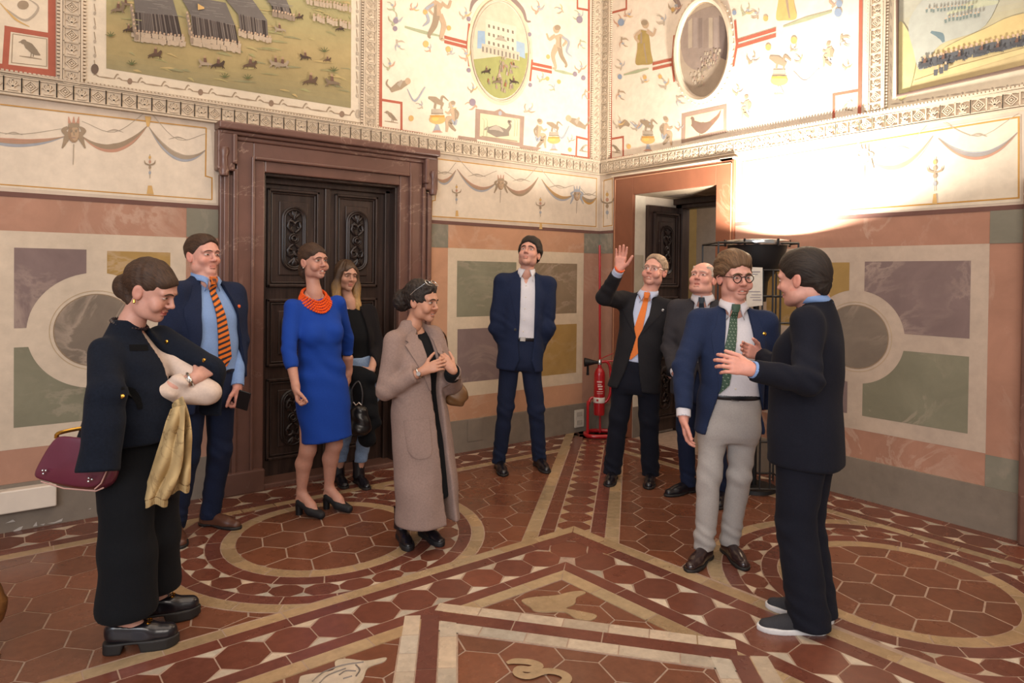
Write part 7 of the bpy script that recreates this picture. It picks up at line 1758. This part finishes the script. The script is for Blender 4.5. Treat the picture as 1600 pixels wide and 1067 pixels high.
for sgn, hl, yaw in ((-1, (627, 840), foot_yaw((627, 838), (638, 856))), (1, (662, 836), foot_yaw((662, 834), (686, 849)))):
    heel = FL(*hl); a = math.radians(yaw); fy = -FH*math.cos(a)+RH*math.sin(a); an = heel+fy*.03+ZH*.12; U.add(cap(hipc+X*sgn*.08, an, .065, .035), .02)
    o = shoe(P, heel, yaw, .255, M_LEATHER, mat_plain('boot_sole', rgb('1a1a1d'), .5), style='boot', name='boot'); mb = MB(); mb.tube([heel+fy*.02+ZH*.07, heel+fy*.018+ZH*.12, heel+fy*.016+ZH*.19], [.050, .048, .050], 14, caps=False); mb.build('boot_shaft', M_LEATHER, o, True, base=P.base)
v, f = U.mesh(.012); parts.append((v, f, flat(v, SKC)))
ch = Sdf(); ch.add(ell((0, -.022, .044), (.086, .108, .098))).add(ell((-.01, -.130, .0), (.064, .060, .068)), .02); ch.add(ell((0, .045, .088), (.060, .04, .032)), .02)
ch.sub(ell((0, .104, -.014), (.058, .060, .068)), .010); ch.cut(lambda Q: -(Q[..., 2]+np.where(Q[..., 1] < -.03, .085, .012)), .012)
for x in (-1, 1): ch.sub(ell((x*.088, .004, -.018), (.020, .026, .034)), .006); ch.sub(ell((x*.080, 0.076, -.036), (.028, .036, .052)), .01)
ch.mod(lambda Q: .005*np.sin(120*Q[..., 0]+3*np.sin(60*Q[..., 1]))*np.sin(110*Q[..., 1]+2*np.sin(50*Q[..., 2]))*np.sin(100*Q[..., 2]+1)); 
spec = dict(c=P.at((659, 472)), yaw=66, pitch=-3, roll=2, sc=.96, skin=SKC, hairmat=H_BLK, cheek=.25, open=.7, smile=.7, brow=.0030, lash=1, neck=.047, w=.95, jaw=.92, lips=rgb('9a5249'), hair=[('hair', ch, .0042, None)])
parts.append(head_build(P, spec))
add_hand(P, parts, 'R', dict(n=(.3, -.2, .9), curl=.35, d=(.85, .35, 0), thumb=-.2, spread=.3, **{'from': .5}), SKC); add_hand(P, parts, 'L', dict(n=(-.2, -.3, .9), curl=.8, d=(-.55, .6, .1), thumb=.3, **{'from': .6}), SKC); join_body(P, parts)
sh, el, wr = P.arms['L']; cs = Sdf(); cs.add(arm_f(el+(wr-el)*.4, el+(wr-el)*.7, wr-unit(wr-el)*.0, .044, .043, .040)); sdf_obj(P, 'black_sleeve', cs, .006, BLKW)
sh, el, wr = P.arms['R']; mb = MB(); ax = unit(wr-el); u1 = unit(np.cross(ax, ZH)); u2 = np.cross(ax, u1); c_ = wr-ax*.02; mb.tube([c_+(u1*math.cos(t)+u2*math.sin(t))*.030 for t in np.linspace(0, 2*PI, 17)[:-1]], .005, 6, closed=True); mb.lathe([(0, .006), (.012, .006), (.013, 0), (0, -.004)], c_-FH*.030, 12, axis=tuple(-FH)); mb.build('wristwatch', M_STEEL, P.e, base=P.base)
# sunglasses pushed up in her hair
mb = MB()
for x in (-1, 1): mb.tube(to_world([(x*.034+.026*math.cos(t), .058-.02*math.sin(t), .118+.016*math.sin(t)) for t in np.linspace(0, 2*PI, 17)[:-1]], P.hf), .0025, 6, closed=True); mb.tube(to_world([(x*.060, .05, .115), (x*.086, .0, .070), (x*.088, -.03, .040)], P.hf), .0022, 5)
mb.tube(to_world([(-.01, .060, .118), (.01, .060, .118)], P.hf), .0025, 5); mb.build('sunglasses', M_CHROME, P.e, True, base=P.base)
# brown bag on her far side
bb = P.at((716, 610, .10)); BG = empty('brown_bag', (bb[0], bb[1], 0), 'soft brown leather bag hanging behind the taupe coat', 'bag'); A_ = lambda x, y, d=0: P.at((x, y, .12+d)); BS = Sdf()
BS.add(cap(A_(704, 598), A_(716, 612), .045, .05)); BS.add(cap(A_(706, 622), A_(718, 622), .050, .045), .04); BS.add(cap(A_(700, 612, .06), A_(716, 616, .06), .05, .05), .03); BS.mod(folds(.008, 48, 8)); v, f = BS.mesh(.007); link('bag_body', v, f, mat_plain('tan_leather', rgb('6a4a2c'), .5), BG, smooth=True, base=(bb[0], bb[1], 0))
mb = MB(); mb.tube(spline([A_(702, 592), A_(700, 560, .02), A_(697, 528, .02), A_(688, 515, .0)], 4), .009, 6, flat=.4); mb.build('strap', mat_plain('tan_strap', rgb('5c3f28'), .5), BG, True, base=(bb[0], bb[1], 0))

# --- woman at the left: jacket over her shoulders, arms folded
M_TWEED = mat_fabric('midnight_tweed', rgb('141a26'), .95, 420, .16); M_BLOUSE = mat_fabric('cream_blouse', rgb('c6b3a6'), .7, 400, .05)
P = woman_base('woman looking down, dark jacket draped over her shoulders, wide black trousers and loafers', FL(212, 1000), 1.62, 80, (206, 512), (216, 690), dict(el=(188, 640, False), wr=(272, 612, False)), dict(el=(282, 640, True), wr=(285, 598, False)), shw=.155)
N_, X, Y, Z = P.fr; k = P.k; W = P.W; loc = P.loc
BL_ = Sdf(); BL_.add(loft(N_, X, Y, Z, [(z_, a-.018, b-.010, y_) for z_, a, b, y_ in female_prof(k, 1.0)], 2.2))
P.arms['R'] = (W(-.115*k, 0, -.12*k), W(-.085*k, .06, -.34*k), W(.075*k, .232, -.262*k)); P.arms['L'] = (W(.125*k, 0, -.12*k), W(.120*k, .265, -.335*k), W(.0*k, .110, -.33*k))
for nm in ('R', 'L'): sh, el, wr = P.arms[nm]; BL_.add(arm_f(sh, el, wr-unit(wr-el)*.04, .048, .048, .040), .02); BL_.mod(folds(.008, 42, 3, near((el+wr)/2, .12)))
BL_.cut(lambda Q: (loc(Q)[..., 2]+.03*k)+np.maximum(loc(Q)[..., 1], 0)*.3, .006); BL_.cut(lambda Q: -(loc(Q)[..., 2]+.52*k), .004); sdf_obj(P, 'blouse', BL_, .008, M_BLOUSE)
JK = Sdf(); JK.add(loft(N_, X, Y, Z, [(-.515*k, .200*k, .215*k, -.040), (-.42*k, .200*k, .190*k, -.012), (-.30*k, .198*k, .160*k, .012), (-.18*k, .188*k, .125*k, .010), (-.10*k, .172*k, .096*k, -.010), (-.05*k, .115*k, .075*k, -.02), (-.008*k, .072*k, .062*k, -.02), (.012*k, .060*k, .056*k, -.015)], 2.25))
# empty sleeves: near one swings back, far one lies over the folded arms
s0 = W(-.160*k, -.012, -.112*k); s1 = P.at((167, 615, -.27)); s2 = P.at((153, 738, -.34)); JK.add(arm_f(s0, s1, s2, .058*k, .070*k, .080*k), .04)
t0 = W(.175*k, .0, -.09*k); t1 = W(.17*k, .23, -.25*k); JK.add(arm_f(t0, t1, W(.17*k, .21, -.46*k), .066*k, .074*k, .07*k), .03)
JK.mod(folds(.006, 14, 5)); JK.mod(folds(.004, 34, 8, near(s1, .25)))
JK.sub(lambda Q: np.maximum(np.maximum(np.interp(loc(Q)[..., 2], [-.60*k, -.2*k, .02], [.02, .012, -.012])-loc(Q)[..., 0], loc(Q)[..., 0]-np.interp(loc(Q)[..., 2], [-.60*k, -.36*k, -.24*k, -.06*k, .02], [.20, .19, .125, .045, .02])), -loc(Q)[..., 1]+.02), .006)
jk = sdf_obj(P, 'jacket', JK, .0088, M_TWEED)
fr = P.fr; M_VEL = mat_fabric('black_velvet_trim', rgb('08090c'), .95)
def pix_patch(rows, sdf, nu, name, mat, parent, base, off=.005, thick=.005):
    """trim laid on the side of a garment that faces the viewer"""
    pts = [(xl+(xr-xl)*u_, y) for xl, xr, y in rows for u_ in np.linspace(0, 1, nu)]; Dv = np.array([unit(ray(*p)) for p in pts]); O = CAM+Dv*(P.D-.75)
    H = march(sdf, O, Dv, 1.5, 80); up_ = H-FH*off; n = len(pts); vs = np.concatenate([up_, up_+FH*thick]); q = lambda a, b: a*nu+b; fs = []
    for a in range(len(rows)-1):
        for b in range(nu-1): fs += [(q(a, b), q(a, b+1), q(a+1, b+1), q(a+1, b)), (n+q(a, b), n+q(a+1, b), n+q(a+1, b+1), n+q(a, b+1))]
    return link(name, vs, fs, mat, parent, base=base)
pix_patch([(203, 231, 538), (203, 232, 543), (204, 232, 548)], JK, 6, 'pocket_trim', M_VEL, jk, P.base)
pix_patch([(191, 203, 604), (190, 212, 608), (198, 217, 614), (207, 221, 621), (213, 223, 630), (216, 223, 639)], JK, 5, 'pocket_trim', M_VEL, jk, P.base)
for x, z in ((.105, -.10), (.115, -.19)):
    mb = MB(); button(mb, JK, fr, x, z*k, .009, .008); mb.build('gold_button', M_BRASS, jk, base=P.base)
mb = MB(); dv = unit(ray(191, 619)); h = march(JK, (CAM+dv*(P.D-.75))[None], dv[None], 1.5, 80)[0]; mb.lathe([(0, .008), (.008, .006), (.009, 0), (0, -.003)], h, 10, axis=tuple(-FH)); mb.build('gold_button', M_BRASS, jk, base=P.base)
TR = Sdf(); TR.add(loft(N_, X, Y, Z, [(-.46*k, .138*k, .112*k, .0), (-.62*k, .172*k, .140*k, -.01), (-.78*k, .165*k, .13*k, -.01)], 2.2)); hipc = N_-Z*.70*k; parts = []; U = Sdf()
SKW = rgb('bf9080')
for sgn, hl, yaw in ((-1, (180, 1018), foot_yaw((180, 1018), (260, 1008))), (1, (220, 976), foot_yaw((220, 976), (266, 968)))):
    heel = FL(*hl); a = math.radians(yaw); fy = -FH*math.cos(a)+RH*math.sin(a); lift = .035; an = heel+fy*.03+ZH*.14; hip = hipc+X*sgn*.085*k; kn = (hip+an)/2
    hm = an+ZH*.055+fy*.015; TR.add(cap(hip, kn+fy*.01, .105*k, .108*k), .03); TR.add(cap(kn+fy*.01, hm, .108*k, .122*k), .03)
    U.add(cap(hip, kn, .07, .05), .02); U.add(cap(kn, an, .048, .031), .02); U.add(cap(an, heel+fy*.10+ZH*.075, .034, .030), .02)
    # platform loafer
    o32 = heel.astype(np.float32); fy32 = fy.astype(np.float32); sd = np.cross(fy, ZH).astype(np.float32)
    def outl(Q, gr=0.0):
        y = (Q-o32)@fy32; wd = np.interp(y, [-.04, 0, .07, .15, .20, .235], [.028, .034, .034, .042, .037, .018]); return smax(np.abs((Q-o32)@sd)-wd-gr, np.maximum(-.04-gr-y, y-.238-gr), .03)
    s = Sdf(); s.add(cap(heel+ZH*.085, heel+fy*.11+ZH*.07, .045, .046)); s.add(cap(heel+fy*.10+ZH*.065, heel+fy*.20+ZH*.058, .044, .036), .02); s.cut(lambda Q: outl(Q, .003), .008); s.cut(lambda Q: .045-Q[..., 2], .003); s.cut(lambda Q: Q[..., 2]-np.interp((Q-o32)@fy32, [-.04, 0, .06, .12, .2], [.135, .125, .108, .112, .10]), .004)
    s.sub(lambda Q: np.maximum((np.abs((Q-o32)@sd)/.028)**2+(((Q-o32)@fy32-.035)/.062)**2-1, -(Q[..., 2]-.075))*.02, .003)
    o = sdf_obj(P, 'loafer', s, .0045, M_LEATHER)
    s = Sdf(); s.add(cap(heel+ZH*.03, heel+fy*.2+ZH*.03, .06)); s.cut(lambda Q: outl(Q, .005), .003); s.cut(lambda Q: Q[..., 2]-.048, .002); s.cut(lambda Q: -Q[..., 2], .002); s.sub(lambda Q: np.maximum(np.abs((Q-o32)@fy32-.065)-.038+.3*np.maximum(Q[..., 2], 0), Q[..., 2]-.036), .004); s.cut(lambda Q: np.where((Q-o32)@fy32 > .10, np.maximum(0, .19-(Q-o32)@fy32)*0-Q[..., 2]+np.maximum((Q-o32)@fy32-.2, 0)*.25, -Q[..., 2]), .002)
    sdf_obj(P, 'sole', s, .0045, M_SOLE, o)
    mb = MB(); c0 = heel+fy*.125+ZH*.108
    for q in (-1, 1): mb.tube([c0+sd*q*.012+fy*.010*math.cos(t)+sd*.010*math.sin(t)+ZH*(.006-.004*abs(q)) for t in np.linspace(0, 2*PI, 11)[:-1]], .0025, 5, closed=True)
    mb.tube([c0-sd*.022+ZH*.004, c0+ZH*.008, c0+sd*.022+ZH*.004], .003, 5); mb.build('gold_bit', M_BRASS, o, True, base=P.base)
TR.mod(folds(.004, 12, 9)); hz = P.base[2]; TR.cut(lambda Q: .155-Q[..., 2], .004); sdf_obj(P, 'trousers', TR, .0095, BLKW)
U.add(loft(N_, X, Y, Z, [(z_, a*.86, b*.84, y_) for z_, a, b, y_ in female_prof(k)], 2.2)); v, f = U.mesh(.0085); parts.append((v, f, flat(v, SKW)))
hb = Sdf(); hb.add(ell((0, -.022, .044), (.080, .104, .090))).add(ell((0, .050, .052), (.058, .042, .042)), .02).add(ell((0, -.118, -.020), (.040, .036, .046)), .018); hb.add(cap((0, -.05, -.06), (0, -.10, -.04), .045, .035), .03); hb.sub(ell((0, .106, -.006), (.062, .060, .064)), .010); hb.cut(lambda Q: -(Q[..., 2]+np.where(Q[..., 1] < -.03, .085, .010)), .012)
for x in (-1, 1): hb.sub(ell((x*.086, .004, -.020), (.018, .024, .034)), .006); hb.sub(ell((x*.080, 0.076, -.036), (.028, .036, .050)), .01)
hb.mod(hairtex(.0022, 90, 3, 4))
spec = dict(c=P.at((236, 454)), yaw=90, pitch=-22, roll=-3, sc=1.02, skin=SKW, hairmat=H_BRN, cheek=.3, brow=.0030, lash=1, lid=.55, smile=.25, neck=.050, w=.98, jaw=.95, full=1, lips=rgb('9c4640'), look=(0, 1, -.5), hair=[('hair', hb, .0042, None)])
parts.append(head_build(P, spec))
add_hand(P, parts, 'R', dict(n=-X*0+np.array([-.2, -.2, .95]), curl=.45, d=X*.8+Y*.2+Z*.35, thumb=.2, **{'from': .6}), SKW); add_hand(P, parts, 'L', dict(n=(.2, -.6, .6), curl=.5, d=-X*.8+Z*.2-Y*.3, thumb=.2, **{'from': .9}), SKW); join_body(P, parts)
sh, el, wr = P.arms['R']; ax = unit(wr-el); u1 = unit(np.cross(ax, ZH)); u2 = np.cross(ax, u1); c_ = wr-ax*.022
mb = MB(); mb.tube([c_+(u1*math.cos(t)+u2*math.sin(t))*.032 for t in np.linspace(0, 2*PI, 21)[:-1]], .006, 6, closed=True); mb.lathe([(0, .007), (.014, .006), (.016, 0), (0, -.004)], c_-FH*.031, 14, axis=tuple(-FH)); mb.build('wristwatch', M_STEEL, P.e, base=P.base)
mb = MB(); fr_ = P.fr
for j in range(34):
    t = 2*PI*j/34; q = W(.066*math.sin(t), -.012+.066*math.cos(t), .020-.05*(1+math.cos(t))/2); r = .0085; mb.lathe([(0, -r), (r, 0), (0, r)], q, 6)
mb.build('bead_necklace', mat_plain('dark_beads', rgb('241d22'), .25, coat=.3), P.e, True, base=P.base, kind='stuff')
mb = MB(); e1 = to_world([(-.086, -.006, -.044)], P.hf)[0]; mb.lathe([(0, -.010), (.006, -.004), (.004, .008), (0, .01)], e1, 8); mb.build('earring', M_BRASS, P.e, base=P.base)
# burgundy bag under the hanging sleeve
M_BURG = mat_plain('burgundy_leather', rgb('5c2236'), .3, coat=.3); bq = P.at((125, 740, -.25)); BG = empty('burgundy_handbag', (bq[0], bq[1], 0), 'burgundy leather flap handbag carried by the woman at the left', 'bag')
A_ = lambda x, y, d=0: P.at((x, y, -.25+d)); b0 = (bq[0], bq[1], 0)
def slab(pts_front, depth, name, mat, parent, puff=.02, d0=0.0):
    n = len(pts_front); F0 = [A_(x, y, d0) for x, y in pts_front]; F1 = [A_(x, y, d0+depth) for x, y in pts_front]; c0 = np.mean(F0, axis=0)-FH*puff; c1 = np.mean(F1, axis=0)+FH*puff
    mid0 = [c0+(p-c0)*.6-FH*puff*.0 for p in F0]; mid1 = [c1+(p-c1)*.6 for p in F1]; vs = F0+F1+mid0+mid1+[c0, c1]; fs = []
    for i in range(n):
        j = (i+1) % n; fs += [(i, j, n+j, n+i), (i, 2*n+i, 2*n+j, j), (2*n+i, 4*n, 2*n+j), (n+i, n+j, 3*n+j, 3*n+i), (3*n+i, 3*n+j, 4*n+1)]
    mb = MB(); mb.add(vs, fs); o = mb.build(name, mat, parent, False, base=b0); md = o.modifiers.new('sub', 'SUBSURF'); md.levels = 2; md.render_levels = 2
    for f in o.data.polygons: f.use_smooth = True
    return o
bd_ = slab([(86, 682), (100, 680), (188, 688), (191, 720), (184, 760), (150, 768), (100, 762), (62, 750), (66, 735), (84, 695)], .12, 'bag_body', M_BURG, BG)
slab([(84, 681), (100, 679), (178, 690), (165, 750), (150, 763), (120, 762), (60, 750), (51, 744), (56, 730)], .012, 'flap', M_BURG, BG, .012, -.03)
mb = MB(); mb.tube([A_(x, y, -.045) for x, y in ((180, 694), (170, 728), (158, 755), (148, 764))], .003, 5); mb.tube([A_(x, y, -.03) for x, y in ((64, 752), (100, 763), (150, 767), (162, 762))], .003, 5); mb.build('piping', mat_plain('pale_edge', rgb('b58f86'), .3), BG, base=b0)
for (x, y) in ((67, 735), (72, 735), (68, 740), (139, 747), (144, 749), (138.5, 752), (179, 705)):
    mb = MB(); mb.lathe([(0, .006), (.004, .004), (.005, 0), (0, -.002)], A_(x, y, -.048), 8, axis=tuple(-FH)); mb.build('stud', M_STEEL if x < 170 else M_BRASS, BG, base=b0)
mb = MB(); mb.tube(spline([A_(88, 684, .04), A_(94, 676, .04), A_(140, 668, .08), A_(176, 676, .06), A_(182, 690, .04)], 5), .008, 8); mb.build('handle', M_BRASS, BG, True, base=b0)
# scarf hanging from the folded arms
sb_ = P.at((262, 720, .0)); SF = empty('fringed_scarf', (sb_[0], sb_[1], 0), 'ochre and beige fringed scarf hanging from the folded arms', 'scarf'); M_SCARF = mat_marble('printed_scarf', rgb('b59d72'), rgb('6a5238'), .8, 6.0, .8, 1.15, .9, .1, .03, 8.0); A2 = lambda x, y, d: P.at((x, y, d))
def cloth(L, Rr, d0, nm, wav=.02, n=15, m_=18):
    vs = []; L = spline(L, 6); Rr = spline(Rr, 6)
    for i in range(m_):
        t = i/(m_-1); l = L[int(t*(len(L)-1))]; r = Rr[int(t*(len(Rr)-1))]
        for j in range(n): u_ = j/(n-1); vs.append(A2(l[0]+(r[0]-l[0])*u_, l[1]+(r[1]-l[1])*u_+(3*math.sin(u_*9) if i == m_-1 else 0), d0+wav*math.sin(u_*11+t*2)*(.4+.6*t)+.012*math.sin(t*14+u_*5)))
    q = lambda i, j: i*n+j; fs = [(q(i, j), q(i, j+1), q(i+1, j+1), q(i+1, j)) for i in range(m_-1) for j in range(n-1)]
    o = link(nm, vs, fs, M_SCARF, SF, smooth=True, base=(sb_[0], sb_[1], 0)); md = o.modifiers.new('solid', 'SOLIDIFY'); md.thickness = .006; md2 = o.modifiers.new('sub', 'SUBSURF'); md2.levels = 1; md2.render_levels = 1
    return [vs[q(m_-1, j)] for j in range(n)]
e1 = cloth([(266, 638), (255, 670), (240, 725), (221, 781)], [(290, 632), (288, 685), (282, 735), (262, 779)], -.12, 'scarf_end')
e2 = cloth([(268, 630), (268, 680), (264, 720), (262, 760)], [(286, 618), (299, 660), (298, 710), (296, 757)], -.06, 'scarf_end')
mb = MB()
for E_ in (e1, e2):
    for a, b in zip(E_[:-1], E_[1:]):
        for t in np.linspace(0, 1, 4)[:-1]:
            p = a+(b-a)*t; mb.tube([p+ZH*.01, p-ZH*.012+RH*.003*math.sin(t*20), p-ZH*.028], [.0022, .002, .001], 4)
mb.build('fringe', M_SCARF, SF, base=(sb_[0], sb_[1], 0), kind='stuff')

# --- phone in the hand of the man at the left
sh, el, wr = PH.arms['L']; ph_ = wr+unit(wr-el)*.10+RH*.035; o = empty('mobile_phone', (ph_[0], ph_[1], 0), 'black phone in the hand of the man with the striped tie', 'phone')
mb = MB(); mb.box(-.036, .036, -.005, .005, -.06, .06); q = mb.build('phone_body', M_BLACK, o); q.location = (0, 0, float(ph_[2])); q.rotation_euler = (.3, .3, -.6); bevel(q, .004)
